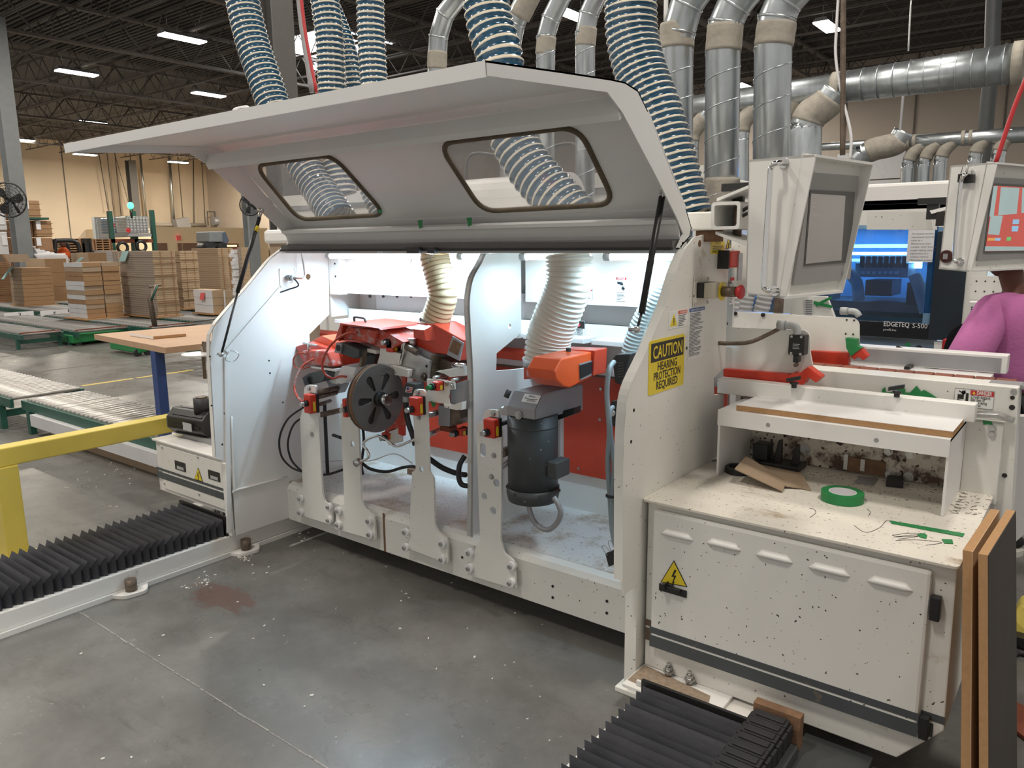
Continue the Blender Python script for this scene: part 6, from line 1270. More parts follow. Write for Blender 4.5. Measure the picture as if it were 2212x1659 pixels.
slabp(t,'support_column',[(1193,905),(1210,900),(1210,1010),(1193,1010)],2.72,.03,'laminate_grey'); slabp(t,'dark_slide',[(1196,893),(1242,880),(1240,895),(1198,910)],2.6,.05,'black_plastic',.003); slabp(t,'black_block_at_base',[(1118,1080),(1158,1082),(1158,1095),(1120,1092)],2.75,.06,'black_plastic')
h=T('extraction_hood','glossy orange-red extraction hood on the milling unit','hood',tuple(at(1210,830,'y',2.6)))
x2=at(1215,800,'y',2.45).x
slabp(h,'rear_box',[(1131,753),(1160,752),(1285,757),(1282,812),(1200,812),(1131,820)],2.66,.10,'red_paint',.003)
P=[at(*q,'x',x2) for q in ((1197,803),(1204,790),(1212,775),(1286,758),(1282,813),(1232,838),(1218,836),(1203,822))]
w2=x2-at(1137,800,'y',P[0].y).x
MB().ext(P,(-w2,0,0)).build('hood_shell','orange_red',h,bevel=.006)
P=[at(*q,'x',x2+.001) for q in ((1251,786),(1283,777),(1282,808),(1252,822))]; MB().ext(P,(.002,0,0)).build('brush_frame','housing_grey',h); P=[at(*q,'x',x2+.003) for q in ((1252,789),(1282,780),(1281,804),(1253,818))]; MB().ext(P,(.002,0,0)).build('brush_bristles','black_plastic',h)
c=at(1182,780,'y',2.66); ax=V((-.02,-.06,1)).normalized(); MB().tube([c-ax*.012,c+ax*.020],.106,36).build('clamp_ring','steel',h); MB().tube([c-ax*.06,c-ax*.01],.092,30).build('spigot','orange_red',h)
p=at(1228,770,'y',2.62); MB().tube([p,p+Z*.035],.011,10).build('clamp_knob','black_plastic',h,bevel=.001)
p=at(1100,843,'y',2.5); MB().tube([p,p+V((-.01,-.01,-.03))],.012,10).build('valve_knob','dark_grey',mc)
# red air cables
for lab,P in (('thick red cable looping from the left red cover to the leftmost switch',[(678,775,2.48),(655,790,2.44),(640,815,2.40),(636,840,2.38),(645,860,2.36),(655,868,2.34)]),('thin red cable looping at the far left red cover',[(663,764,2.48),(645,763,2.46),(634,775,2.45),(636,790,2.45),(650,797,2.45),(668,792,2.48)]),('red cable looping from the middle red cover down to the grey block',[(772,718,2.46),(745,722,2.44),(715,745,2.42),(697,780,2.40),(700,805,2.40),(718,817,2.41),(735,813,2.42),(748,814,2.43)]),('thin red cable loop on the middle red cover',[(760,708,2.46),(748,700,2.45),(738,707,2.44),(740,725,2.45),(755,734,2.46)])):
    tag(MB().tube(cat([at(*q[:2],'y',q[2]) for q in P],6),.006 if 'thin' not in lab else .0035,8).build('air_cable','brown_red' if False else 'red_worn'),lab,'cable')
for lab,P,r_ in (('outer black cable hanging at the left end plate',[(655,880,2.36),(622,905,2.34),(604,945,2.33),(608,985,2.36),(630,1010,2.40),(656,1020,2.42)],.0055),('inner black cable beside the left end plate',[(668,895,2.45),(636,915,2.40),(622,955,2.38),(628,990,2.40),(645,1012,2.42),(660,1022,2.43)],.0055),('black cable lying along the tray behind the stands',[(782,1000,2.46),(800,1013,2.48),(835,1019,2.52),(870,1010,2.54),(893,1008,2.5),(905,1014,2.48)],.008),('thick dark hose drooping right of the third stand',[(926,990,2.5),(955,1010,2.52),(985,1022,2.54),(1006,1026,2.54)],.013),('dark hose loop at the divider',[(1004,985,2.50),(993,1005,2.48),(991,1030,2.47),(997,1046,2.47),(1010,1050,2.48)],.012),('vertical black frame tube behind the leftmost stands',[(701,870,2.62),(704,940,2.62),(708,1026,2.62)],.010),('black rod lying on the tray between the first stands',[(690,1026,2.62),(712,1024,2.62),(742,1014,2.62)],.007),('thin white tube lying behind the second stand',[(690,1000,2.7),(730,995,2.7),(800,995,2.7),(850,980,2.7),(890,1000,2.7)],.0035),('twin black cables behind the second stand',[(784,925,2.5),(786,960,2.5),(781,1000,2.5),(784,1025,2.5)],.007),('black pipe stub behind the second stand',[(720,940,2.55),(738,946,2.5)],.009)):
    m_='laminate_white' if 'white' in lab else 'black_rubber'; tag(MB().tube(cat([at(*q[:2],'y',q[2]) for q in P],6),r_,8).build('machine_cable',m_),lab,'cable')
P=at(645,1028,'z',.315); tag(MB().box((P.x-.05,P.y-.03,.314),(P.x+.04,P.y+.06,.345)).build('wooden_block','greasy_steel'),'dark grimy block on the tray at the left end plate','block')
P=at(885,1025,'z',.315); tag(MB().box((P.x-.02,P.y,.314),(P.x+.04,P.y+.05,.345)).build('wooden_block','rust_brown'),'small brown block on the tray left of the third stand','block')
# right inner black valves and grey cables
t=T('valve_block','upper black ribbed valve block inside the right end panel','valve',tuple(at(1340,810,'y',2.6)))
slabp(t,'valve_body',[(1322,776),(1330,766),(1362,764),(1352,800),(1338,832),(1328,826)],2.50,.07,'black_plastic',.004)
m=MB()
for k in range(6): m.ext(PX([(1334,784+k*6),(1348,783+k*5.5),(1347,785.5+k*5.5),(1334,786.5+k*6)],2.495),(0,.006,0))
m.build('cooling_fins','dark_grey',t)['kind']='stuff'
t=T('valve_block','lower black valve block inside the right end panel','valve',tuple(at(1328,900,'y',2.5))); slabp(t,'valve_body',[(1316,878),(1320,866),(1334,866),(1334,925),(1322,920)],2.42,.06,'black_plastic',.004); p=at(1321,893,'y',2.41); MB().tube([p,p+Y*.02],.012,10).build('fitting','steel',t)
for lab,P in (('left grey cable running down inside the right end panel',[(1326,782,2.46),(1316,800,2.40),(1311,850,2.36),(1316,930,2.32),(1313,1000,2.30),(1318,1080,2.29),(1322,1140,2.28),(1329,1180,2.27)]),('right grey cable running down inside the right end panel',[(1324,880,2.40),(1316,895,2.36),(1321,960,2.32),(1327,1010,2.30),(1322,1080,2.29),(1327,1140,2.28),(1331,1175,2.27)])): tag(MB().tube(cat([at(*q[:2],'y',q[2]) for q in P],6),.0095,8).build('grey_cable','cable_grey'),lab,'cable')
p=at(1321,1071,'y',2.29); tag(MB().tube([p-Z*.003,p+Z*.003],.022,12).build('cable_tie','black_plastic'),'black cable tie around the grey cables','cable tie')
p=at(1318,1208,'y',2.20); t=T('binder_clip','black binder clip with wire handles at the right panel edge','clip',tuple(p)); MB().ob(p+V((-.02,0,.015)),(.03,.0,.02),(0,.02,0),(.015,0,-.045)).build('jaw','black_plastic',t); tubep(t,'wire_handle',[(1312,1200),(1301,1183),(1306,1178),(1318,1192)],.0016,'steel',2.2,n=5,k=3); tubep(t,'wire_handle',[(1320,1192),(1314,1172),(1319,1168),(1328,1186)],.0016,'steel',2.2,n=5,k=3)
# ================= LEFT CONTROL BOX AND MOTOR =================
t=T('drive_cabinet','low white drive cabinet with dark stripes at the left end of the machine','cabinet',(-3.87,2.25,.22))
MB().box((-4.22,2.10,.222),(-3.54,2.55,.515)).build('cabinet_body','white_paint',t,bevel=.003); MB().box((-4.235,2.085,.515),(-3.54,2.57,.528)).build('lid','white_paint',t,bevel=.004)
fr=MB().box((-4.16,2.092,.245),(-3.54,2.10,.50)).build('front_cover','white_worn',t,bevel=.002)
MB().box((-4.221,2.0905,.348),(-3.515,2.0915,.362)).build('thin_stripe','stripe_grey',t); MB().box((-4.221,2.0905,.300),(-3.515,2.0915,.338)).build('thick_stripe','stripe_grey',t)
for u in (391,463): a=at(u-14,994 if u<400 else 1014,'y',2.09); MB().box((a.x,2.0895,a.z-.05),(a.x+.11,2.0915,a.z)).build('grip_recess','sign_black',fr); MB().box((a.x+.02,2.089,a.z-.045),(a.x+.09,2.090,a.z-.028)).build('recess_floor','light_grey',fr)
a,b,c=at(420,1035,'y',2.09),at(438,1040,'y',2.09),at(428,1010,'y',2.09); tri(a,b,c,-Y,fr)
for q in ((350,967),(427,988),(355,1045),(430,1068)): p=at(*q,'y',2.089); m=MB(); m.tube([p,p-Y*.002],.006,8); m.build('screw','steel',fr)
p=at(422,1087,'z',.2); MB().tube([V((-3.8,2.2,.0)),V((-3.8,2.2,.22))],.018,10).build('support_foot','steel',t); MB().tube([V((-4.1,2.45,.0)),V((-4.1,2.45,.22))],.018,10).build('support_foot','steel',t)
t=T('servo_motor','black ribbed drive motor lying on the left cabinet','motor',(-3.85,2.35,.53))
c=at(388,905,'y',2.22); r_=.082; k=V((1,.12,0)).normalized(); O=[c+V((-k.y,k.x,0))*(math.cos(math.pi/8+q*math.pi/4)*r_)+Z*(math.sin(math.pi/8+q*math.pi/4)*r_) for q in range(8)]
MB().ext(O,k*.30).build('motor_body','black_plastic',t,bevel=.004); MB().ext([p-k*.012 for p in O],k*.012).build('rear_cover','dark_grey',t,bevel=.003)
for q in range(8):
    pm=(O[q]+O[(q+1)%8])/2; d=(pm-c).normalized(); MB().ob(pm+k*.03-Z*.004,k*.25,d*.007,Z.cross(k).cross(d)*0+k.cross(d)*.01).build('rib','black_plastic',t)
p=at(437,880,'y',2.24); MB().tube([p+V((0,0,-.04)),p+V((0,0,.055))],.045,20).build('connector_housing','black_rubber',t); MB().tube([p+V((0,0,.055)),p+V((0,0,.062))],.03,16).build('connector_cap','greasy_steel',t)
a=c+k*.15+V((0,-.083,-.01)); MB().box((a.x,a.y,a.z-.02),(a.x+.09,a.y+.002,a.z+.025)).build('type_label','light_grey',t)
p=at(447,935,'y',2.24); m=MB(); m.tube([p-Z*.05,p+Z*.03],.022,12); m.tube([p+Z*.02,p+V((.03,0,.045))],.026,12); m.build('brass_fitting','hose_dirt',t); MB().box((-4.1,2.2,.528),(-3.75,2.4,.56)).build('mount_bracket','housing_grey',t)
p=at(430,765,'y',2.45); tag(MB().tube([V((p.x,2.45,p.z-.004)),V((p.x,2.45,p.z+.004))],.10,28).build('white_disc','laminate_white'),'thin white disc sticking out left of the end plate','disc'); p=at(437,748,'y',2.5); tag(MB().ob(p+V((-.03,0,-.05)),(.05,0,0),(0,.04,0),(.03,0,.08)).tube([p-Z*.2,p],.01,8).build('dark_bracket','greasy_steel'),'dark bracket above the white disc','bracket')
p=at(345,915,'y',2.3); tag(MB().box((-4.30,2.40,.40),(-4.24,3.2,.47)).build('red_strip','sign_red'),'dark red strip behind the yellow rail end','strip')
# ================= OPERATOR CONSOLES =================
def console(lab,yaw,Pp,Yc,side,front_right,panel,bezel,disp,handle,hk,dim=True):
    q=math.radians(yaw); u=V((math.sin(q),math.cos(q),0)); w=V((math.cos(q),-math.sin(q),0)); P=at(*Pp,'y',Yc)
    S=[atp(a,b,P,u) for a,b in side]   # back top, front top, front bottom, back bottom on the near side plane
    R_=atp(*front_right,P,Z); L=(R_-P).dot(u); L=min(max(L,.25),.62) if Yc<3 else .72
    t=T('operator_console',lab,'control console',tuple((S[0]+S[2])/2+u*L/2-Z*.25))
    Sr=rpoly(S,.014,3)
    MB().ext(Sr,u*.006).build('side_cheek','white_paint',t); MB().ext([p+u*(L-.006) for p in Sr],u*.006).build('side_cheek','white_paint',t)
    e=(S[1]-S[0]); nf=(S[2]-S[1]).cross(u).normalized(); 
    if nf.x<0: nf=-nf
    m=MB(); m.ext([S[0],S[1],S[1]-Z*.008,S[0]-Z*.008],u*L); m.build('visor_top','white_paint',t)
    m=MB(); m.ext([S[3],S[2],S[2]+Z*.008,S[3]+Z*.008],u*L); m.build('floor_pan','white_paint',t)
    MB().ext([S[0],S[3],S[3]+w*.006,S[0]+w*.006],u*L).build('back_cover','white_paint',t)
    PO=S[1]-nf*.035+V((0,0,0)); A=[S[1]-nf*.04,S[2]-nf*.02]; pn=(A[1]-A[0]).cross(u).normalized(); 
    if pn.x<0: pn=-pn
    MB().ext([A[0],A[1],A[1]+u*L,A[0]+u*L],-pn*.005).build('front_frame','white_worn',t)
    def on(pts,d): return [atp(a,b,A[0]+pn*d,pn) for a,b in pts]
    bz=MB().ext(rpoly(on(panel,.001),.008,3),pn*.008).build('bezel_panel','bezel_grey',t)
    MB().ext(on(bezel,.0095),pn*.0015).build('black_surround','bezel_dark',bz)
    sc=MB().ext(on(disp,.0115),pn*.0008).build('display','screen_dim' if dim else 'screen_red',bz)
    o=-u*.055; H=[atp(a,b,P+(o if k else V((0,0,0))),u) for a,b,k in handle]; m=MB(); m.tube(cat(H,5),hk,12); m.build('chrome_handle','chrome',t)
    for h in (H[0],H[-1]): MB().tube([h,h-u*.006],hk*1.9,16).build('handle_rosette','chrome',t)
    return t,u,w,A,pn,bz,L,P
c1,u,w,A,pn,bz,L,P=console('white operator console with chrome handle and dim screen, above the emergency stop',10,(1763,333),2.42,[(1619,345),(1763,333),(1696,646),(1610,634)],(1902,350),
 [(1748,372),(1850,380),(1832,602),(1709,616)],[(1749,410),(1846,415),(1835,567),(1736,575)],[(1752,418),(1826,423),(1817,562),(1740,570)],[(1694,352,0),(1676,353,1),(1666,362,1),(1663,385,1),(1656,500,1),(1650,610,1),(1654,624,1),(1664,629,1),(1675,628,0)],.0085)
for q in ((1851,384),(1836,581)): p=atp(*q,A[0]+pn*.004,pn); MB().tube([p-pn*.004,p+pn*.004],.006,10).build('screw','chrome',c1)
p=atp(1822,587,A[0]+pn*.0095,pn); MB().tube([p,p+pn*.002],.012,18).build('round_logo_badge','light_grey',bz); MB().ob(p+pn*.002-u*.002-Z*.008,u*.004,Z*.016,pn*.0006).build('badge_stroke','bezel_dark',bz)
o_=atp(1753,440,A[0]+pn*.0125,pn); d=(A[0]-A[1]).normalized()
for i,tx in enumerate(('Control unit','Mode 12','','Press Control Screen')):
    if tx: text(tx,o_-d*(.012*i),u,d,.009,'paper_white',bz)
a=at(1537,437,'y',2.60); b=at(1597,495,'y',2.60); arm=T('console_arm','hollow white square steel arm holding the console','support arm',(a.x,2.7,b.z))
fx=rrect(((a.x+b.x)/2,2.60,(a.z+b.z)/2),X,Z,b.x-a.x,a.z-b.z,.012); hx=rrect(((a.x+b.x)/2,2.60,(a.z+b.z)/2),X,Z,b.x-a.x-.022,a.z-b.z-.022,.008); plate('square_tube',fx,[hx],(0,.34,0),'white_paint',arm); MB().box((a.x+.02,2.93,b.z+.02),(b.x-.02,2.935,a.z-.02)).build('end_closure','sign_black',arm)
cx_=(a.x+b.x)/2+.005; MB().tube([(cx_,2.70,b.z-.03),(cx_,2.70,a.z+.0)],.016,14).build('pivot_pin','greasy_steel',arm)
MB().box((-1.60,2.68,b.z+.0),(a.x,2.82,a.z-.028)).build('cross_arm','white_worn',arm,bevel=.006); MB().tube([(-1.2,2.75,1.60),(-1.2,2.75,b.z)],.05,20).build('swivel_post','rust_brown',arm)
MB().tube([(cx_,2.70,a.z+.0),(cx_,2.70,a.z+.045)],.024,4).build('knob_stem','black_plastic',arm); MB().box((cx_-.06,2.685,a.z+.04),(cx_+.06,2.715,a.z+.068)).build('knob_bar','black_plastic',arm,bevel=.002)
MB().ext([(a.x+.01,2.62,a.z+.004),(a.x+.01,2.80,a.z+.004),(b.x+.08,2.80,a.z+.05),(b.x+.08,2.55,a.z+.05)],(0,0,.010)).build('upper_bracket','white_paint',arm); MB().ext([(a.x+.01,2.62,b.z-.016),(a.x+.01,2.80,b.z-.016),(b.x+.08,2.80,b.z-.07),(b.x+.08,2.55,b.z-.07)],(0,0,.010)).build('lower_bracket','white_paint',arm)
for k in range(2): MB().tube(cat([V((cx_+.02,2.66,b.z+.035+.012*k)),V((cx_+.06,2.62,b.z+.05+.02*k)),V((cx_+.13,2.60,b.z+.07+.02*k)),V((cx_+.2,2.62,b.z+.08))],5),.006,8).build('arm_cable','black_rubber',arm)
tag(MB().ext(PX([(1580,520),(1622,520),(1612,640),(1580,640)],3.02),(0,.02,0)).build('rear_cover_plate','white_worn'),'white cover plate under the console behind the end panel','plate')
MB().box((at(1675,650,'y',3.5).x,3.48,1.1),(at(1690,650,'y',3.5).x,3.52,at(1680,640,'y',3.5).z)).build('post','greasy_steel',g2)
# second console
c2,u,w,A,pn,bz,L,P=console('second white console with red and blue screen at the right edge',20,(2155,350),3.9,[(2053,358),(2155,350),(2097,588),(2028,581)],(2300,352),
 [(2143,383),(2230,388),(2232,556),(2108,563)],[(2142,396),(2230,400),(2232,545),(2124,548)],[(2146,401),(2225,405),(2225,541),(2128,543)],[(2098,376,0),(2084,378,1),(2076,395,1),(2068,470,1),(2062,552,1),(2066,565,1),(2075,565,0)],.009,False)
def on(pts,d): return [atp(a,b,A[0]+pn*(d+.0125),pn) for a,b in pts]
for k,(pts,m_) in enumerate([([(2146,402),(2155,402),(2146,468),(2137,468)],'screen_cyan'),([(2162,404),(2202,406),(2196,462),(2156,465)],'screen_cyan'),([(2140,466),(2166,466),(2158,508),(2134,506)],'screen_cyan'),([(2188,474),(2202,474),(2200,484),(2187,484)],'screen_blue'),([(2186,488),(2200,488),(2198,500),(2185,500)],'screen_blue'),([(2134,514),(2150,514),(2148,520),(2133,520)],'screen_orange'),([(2150,514),(2162,514),(2160,520),(2149,520)],'screen_blue'),([(2175,512),(2184,512),(2183,520),(2174,520)],'screen_green'),([(2128,532),(2224,533),(2224,541),(2127,542)],'screen_cyan'),([(2208,406),(2226,407),(2226,460),(2206,460)],'screen_cyan')]):
    MB().ext(on(pts,0),pn*.0006).build('screen_tile',m_,bz)
p=atp(2046,554,P,u); MB().tube([p,p-u*.012],.028,22).build('key_switch','dark_maroon',c2); MB().ob(p-u*.013-w*.01-Z*.012,w*.02,Z*.024,-u*.003).build('key_plate','housing_grey',c2)
for q,lab in (((2080,383),'black binder clip left on the second console'),((2092,385),'black binder clip right on the second console')):
    p=atp(*q,P-u*.03,u); t=T('binder_clip',lab,'clip',tuple(p)); MB().ob(p-w*.022-Z*.02,w*.04,Z*.035,u*.02).build('jaw','black_plastic',t); MB().tube([p-w*.01+Z*.015,p-w*.004+Z*.05,p+w*.012+Z*.05,p+w*.01+Z*.015],.0018,5).build('wire_handle','steel',t)
P_=PX([(1872,458),(2010,457),(2015,496),(1872,496)],4.3); tag(MB().ext(P_,(0,.12,0)).build('console_arm','white_worn'),'white horizontal arm of the second console, above the blue window','support arm')
p=at(2016,442,'y',4.2); MB().box((p.x-.06,4.15,p.z),(p.x+.06,4.2,p.z+.03)).box((p.x-.02,4.16,p.z-.07),(p.x+.03,4.2,p.z)).build('clamp_knob','black_plastic',c2)
tag(MB().ext(PX([(2008,455),(2050,445),(2050,452),(2012,462)],4.15),(0,.1,0)).build('bracket_plate','white_paint'),'white bracket plate between knob and second console','bracket'); tag(MB().box((at(2022,470,'y',4.15).x,4.15,at(2022,488,'y',4.15).z),(at(2044,470,'y',4.15).x,4.2,at(2022,458,'y',4.15).z)).build('arm_end','sign_black'),'dark open end of the second console arm','arm end')
# ================= SECOND MACHINE WITH BLUE GLASS =================
YM=5.5
m2=T('panel_machine','white and black edge machine with blue lit glass door in the background','machine',(-1.4,6.0,0))
def mbx(name,u0,v0,u1,v1,m,y=YM,d=.03,par=None,bev=.003):
    a,b=at(u0,v0,'y',y),at(u1,v1,'y',y); return MB().box((a.x,y,b.z),(b.x,y+d,a.z)).build(name,m,par or m2,bevel=bev)
a=at(1600,412,'y',YM); b=at(2300,412,'y',YM)
MB().box((a.x,YM+.9,0),(b.x,YM+1.3,a.z)).build('machine_body','white_paint',m2); MB().box((a.x,YM,a.z-.15),(b.x,YM+1.3,a.z)).build('top_cover','white_paint',m2,bevel=.02)
mbx('dark_gap',1600,444,2045,450,'panel_black',d=.8); mbx('upper_panel',1600,452,2045,492,'white_worn',d=.05)
mbx('lower_panel',1560,735,2016,900,'white_paint',d=.8); mbx('lower_panel',2018,738,2400,900,'white_paint',d=.8)
bb=mbx('black_band',1560,678,2022,735,'panel_black',y=YM-.01,d=.04); mbx('dark_column',2025,500,2073,737,'navy',y=YM-.02,d=.06); mbx('edge_profile',2010,490,2024,736,'bench_blue_steel',d=.04)
mbx('white_column',2073,500,2100,900,'white_worn',y=YM-.01,d=.05); 
o_=at(1908,704,'y',YM-.012); e_=at(1964,707,'y',YM-.012); text('EDGETEQ',o_,X,Z,.044,'paper_white',bb,bold=.015,width=e_.x-o_.x); o_=at(1970,708,'y',YM-.012); e_=at(2003,709,'y',YM-.012); text('S-500',o_,X,Z,.044,'paper_white',bb,width=e_.x-o_.x); o_=at(1908,710,'y',YM-.012); text('profiLine',o_-Z*.012,X,Z,.022,'paper_white',bb)
# glass door, inner cabinet
mbx('glass_pane',1560,492,2012,678,'blue_pane',y=YM,d=.006)
mbx('inner_rear_wall',1560,480,2040,700,'bench_blue_steel',y=YM+.85,d=.02); mbx('inner_deck',1560,640,2040,690,'dark_grey',y=YM+.35,d=.5)
for (u0,v0,u1,v1,m_,yy) in ((1560,530,1995,535,'inside_glow',.6),(1560,545,1990,551,'tube_glow',.55),(1560,558,1980,566,'inside_glow',.6),(1950,565,1990,580,'tube_glow',.5)): mbx('inner_lamp',u0,v0,u1,v1,m_,y=YM+yy,d=.03)
mbx('spindle_housing',1848,568,1960,600,'housing_grey',y=YM+.3,d=.3); 
for k in range(8): mbx('spindle',1858+k*13,553,1866+k*13,578,'navy',y=YM+.28,d=.1)
for k in range(7): mbx('push_button',1860+k*12,586,1868+k*12,592,'laminate_grey',y=YM+.28,d=.02)
mbx('motor_block',1700,600,1790,650,'dark_grey',y=YM+.3,d=.3); mbx('motor_block',1870,605,1925,640,'navy',y=YM+.3,d=.3); mbx('motor_block',1960,610,2000,660,'panel_black',y=YM+.25,d=.2)
for q in (((1975,592),(1985,620),(1995,655),(2000,675)),((1830,585),(1850,610),(1855,650))): MB().tube(cat(PX(q,YM+.22),4),.04,10).build('inner_hose','bezel_grey',m2)
area('machine_light',(-1.5,YM+.45,1.66),1.4,.15,12,(.7,.88,1))
sgn_p=T('paper_notice','white printed paper notice taped on the blue glass','notice',tuple(at(1990,565,'y',YM-.03))); a=at(1963,495,'y',YM-.02); b=at(2014,566,'y',YM-.02)
MB().box((a.x,YM-.022,b.z),(b.x,YM-.02,a.z)).build('paper','paper_white',sgn_p)
for i,tx in enumerate(('All physical machine','adjustments must be','made by a','Maintenance team','member only!! Anyone','caught making physical','adjustments to a','machine without','Maintenance present','will be disciplined!!!')): text(tx,(a.x+.02,YM-.0225,a.z-.035-.0205*i),X,Z,.0155,'text_grey',sgn_p)
pg=T('pegboard','white perforated peg panel behind the person in pink','panel',tuple(at(2150,650,'y',5.3))); a=at(2098,596,'y',5.3); b=at(2260,652,'y',5.3); MB().box((a.x,5.3,b.z),(b.x,5.32,a.z)).build('panel','white_worn',pg); m=MB()
for i in range(8):
    for j in range(3): x=a.x+.03+i*.045; z=a.z-.03-j*.06; m.tube([(x,5.298,z),(x,5.3,z)],.005,6)
m.build('peg_hole','sign_black',pg)['kind']='stuff'
a=at(2092,652,'y',5.15); b=at(2140,690,'y',5.15); pb_=T('perforated_box','small white perforated box behind the pink sweater','box',tuple(b)); MB().box((a.x,5.15,b.z),(b.x,5.25,a.z)).build('box_body','white_paint',pb_,bevel=.003); m=MB()
for i in range(6):
    for j in range(6): x=a.x+.02+i*.016; z=a.z-.03-j*.012; m.tube([(x,5.148,z),(x,5.15,z)],.0045,6)
m.build('perforation','sign_black',pb_)['kind']='stuff'
for q,r in (((1985,753),.022),((2040,756),.018)): p=at(*q,'y',YM-.001); tag(MB().tube([p,p-Y*.004],r,14).build('black_plug','black_plastic'),'round black plug on the lower white panel, '+('left' if q[0]<2000 else 'right')+' one','plug')
p=at(2047,748,'y',5.2); tag(MB().box((p.x-.03,5.2,p.z-.03),(p.x+.04,5.3,p.z+.035)).build('red_block','sign_red'),'small red block beside the black bag','block')
c=at(2078,738,'y',5.0); tag(MB().ext(rpoly([c+V((-.10,0,-.10)),c+V((-.07,0,.05)),c+V((.0,0,.11)),c+V((.09,0,.15)),c+V((.10,0,-.11))],.05),(0,.2,0)).build('black_bag','black_cloth'),'black cloth bag hanging left of the pink sweater elbow','bag')
c=at(2060,790,'y',4.4); tag(MB().tube([c-Z*.02,c],.13,28).build('black_dial','black_plastic'),'flat round black dial behind the guide rail','dial')
p=at(1951,747,'y',YM-.01); tag(MB().ext([p,p+V((.03,0,.03)),p+V((.05,0,-.01)),p+V((.02,0,.005))],(0,-.003,0)).build('green_tape_scrap','green_tape'),'tiny green scrap on the far white panel','tape scrap')
# corrugated white hoses and label plates between
for q,lab in ((((1655,628),(1650,650),(1640,690)),'right white corrugated hose below the console'),(((1618,628),(1612,650),(1606,690)),'middle white corrugated hose below the console'),(((1596,640),(1594,660),(1590,690)),'left white corrugated hose sliver below the console')):
    o=hose('corrugated_hose',PX(q,4.6),.045,.03,('laminate_grey','laminate_white')); tag(o,lab,'hose')
t=T('side_label_panel','white panel with label and green tape right under the console','panel',tuple(at(1740,680,'y',4.0))); MB().ext(PX([(1690,640),(1785,640),(1802,685),(1690,690)],4.0),(0,.03,0)).build('panel','white_worn',t)
MB().ext(PX([(1738,645),(1757,645),(1757,685),(1738,685)],3.995),(0,.003,0)).build('label','sign_white',t); m=MB(); 
for k in range(9): m.ext(PX([(1740,648+k*4),(1755,648+k*4),(1755,649.5+k*4),(1740,649.5+k*4)],3.992),(0,.002,0))
m.build('label_text','text_grey',t)['kind']='stuff'
MB().ext(PX([(1758,650),(1798,660),(1797,666),(1757,657)],3.99),(0,.003,0)).build('green_tape','green_tape',t); MB().ext(PX([(1760,657),(1795,640),(1798,644),(1764,663)],3.988),(0,.002,0)).build('green_tape','green_tape',t)
# white dust enclosure standing behind the machine (seen through the hood windows)
de=T('dust_enclosure','large white enclosure behind the machine, seen through the hood windows','enclosure',(-3.6,5.4,0)); MB().box((-6.6,4.7,0),(-2.1,5.6,2.02)).build('enclosure_body','white_paint',de,bevel=.01); z=at(1550,355,'y',4.7).z; MB().box((-6.6,4.68,z-.10),(-2.1,4.72,z)).build('top_rim','white_worn',de)
for x in (-5.9,-5.0,-4.1,-3.2): MB().box((x,4.69,.2),(x+.02,4.70,1.9)).build('panel_seam','laminate_grey',de)
MB().box((-6.6,4.685,z-.14),(-2.1,4.70,z-.10)).build('rim_dark_strip','housing_grey',de)  # darker grey strip just below the top rim
hu=T('rear_hood','white rounded rear hood between enclosure and machine','hood',(-2.9,3.7,1.58)); MB().ext(rpoly([(-3.3,3.5,1.58),(-3.3,3.6,1.98),(-3.3,3.95,2.02),(-3.3,4.2,1.58)],.12),(.75,0,0)).build('shell','white_paint',hu,bevel=.004)
wire('thin steel frame pipes behind the right hood window',[(1012,440),(1012,340),(1070,335)],.012,4.4,'dark_column','frame_pipe'); wire('thin steel frame pipes at the right side of the hood window',[(1180,320),(1245,315),(1245,400)],.012,4.4,'dark_column','frame_pipe')
# ================= PERSON IN PINK =================
def skin(name,V_,E_,R,m,par,sub=2):
    me=bpy.data.meshes.new(name); org=V(par['_o']); me.from_pydata([tuple(V(p)-org) for p in V_],E_,[]); me.update()
    o=bpy.data.objects.new(name,me); COL.objects.link(o); o.parent=par; me.materials.append(M[m])
    s=o.modifiers.new('s','SKIN'); d=me.skin_vertices[0].data if me.skin_vertices else None
    if d is None:
        bpy.context.view_layer.objects.active=o; 
    for i,r in enumerate(R): me.skin_vertices[0].data[i].radius=(r,r) if not isinstance(r,tuple) else r
    me.skin_vertices[0].data[0].use_root=True; s.use_smooth_shade=True
    b=o.modifiers.new('u','SUBSURF'); b.levels=sub; b.render_levels=sub; return o
sh=at(2198,648,'y',4.45); x=sh.x; y=4.45; zs=sh.z; f=V((-.93,.37,0)); l=V((-.37,-.93,0))   # facing and left-hand directions
B=V((x,y,0)); pr=T('person','person in a pink sweater and black trousers standing behind the second console','person',(x,y,0))
g=lambda a,b,c: B+f*a+l*b+Z*c
hip,waist,chest,neck=.86,1.02,zs-.12,zs+.02
LS,LE,LW=g(.0,.20,zs-.04),g(.05,.32,zs-.30),g(.24,.14,zs-.36); RS,RE,RW=g(.0,-.20,zs-.03),g(.05,-.28,zs-.30),g(.26,-.14,zs-.34)
V_=[g(0,0,hip),g(0,0,waist),g(0,0,chest),g(.01,0,neck),g(.04,0,neck+.09),g(.06,0,neck+.17),LS,LE,LW,RS,RE,RW,g(0,.1,hip-.05),g(0,.1,.48),g(-.02,.1,.09),g(0,-.1,hip-.05),g(.03,-.1,.48),g(.02,-.1,.09)]
E_=[(0,1),(1,2),(2,3),(3,4),(4,5),(2,6),(6,7),(7,8),(2,9),(9,10),(10,11),(0,12),(12,13),(13,14),(0,15),(15,16),(16,17)]
skin('body',V_,E_,[.12,.11,.11,.05,.055,.065,.04,.036,.026,.04,.036,.026,.08,.055,.04,.08,.055,.04],'skin_brown',pr)
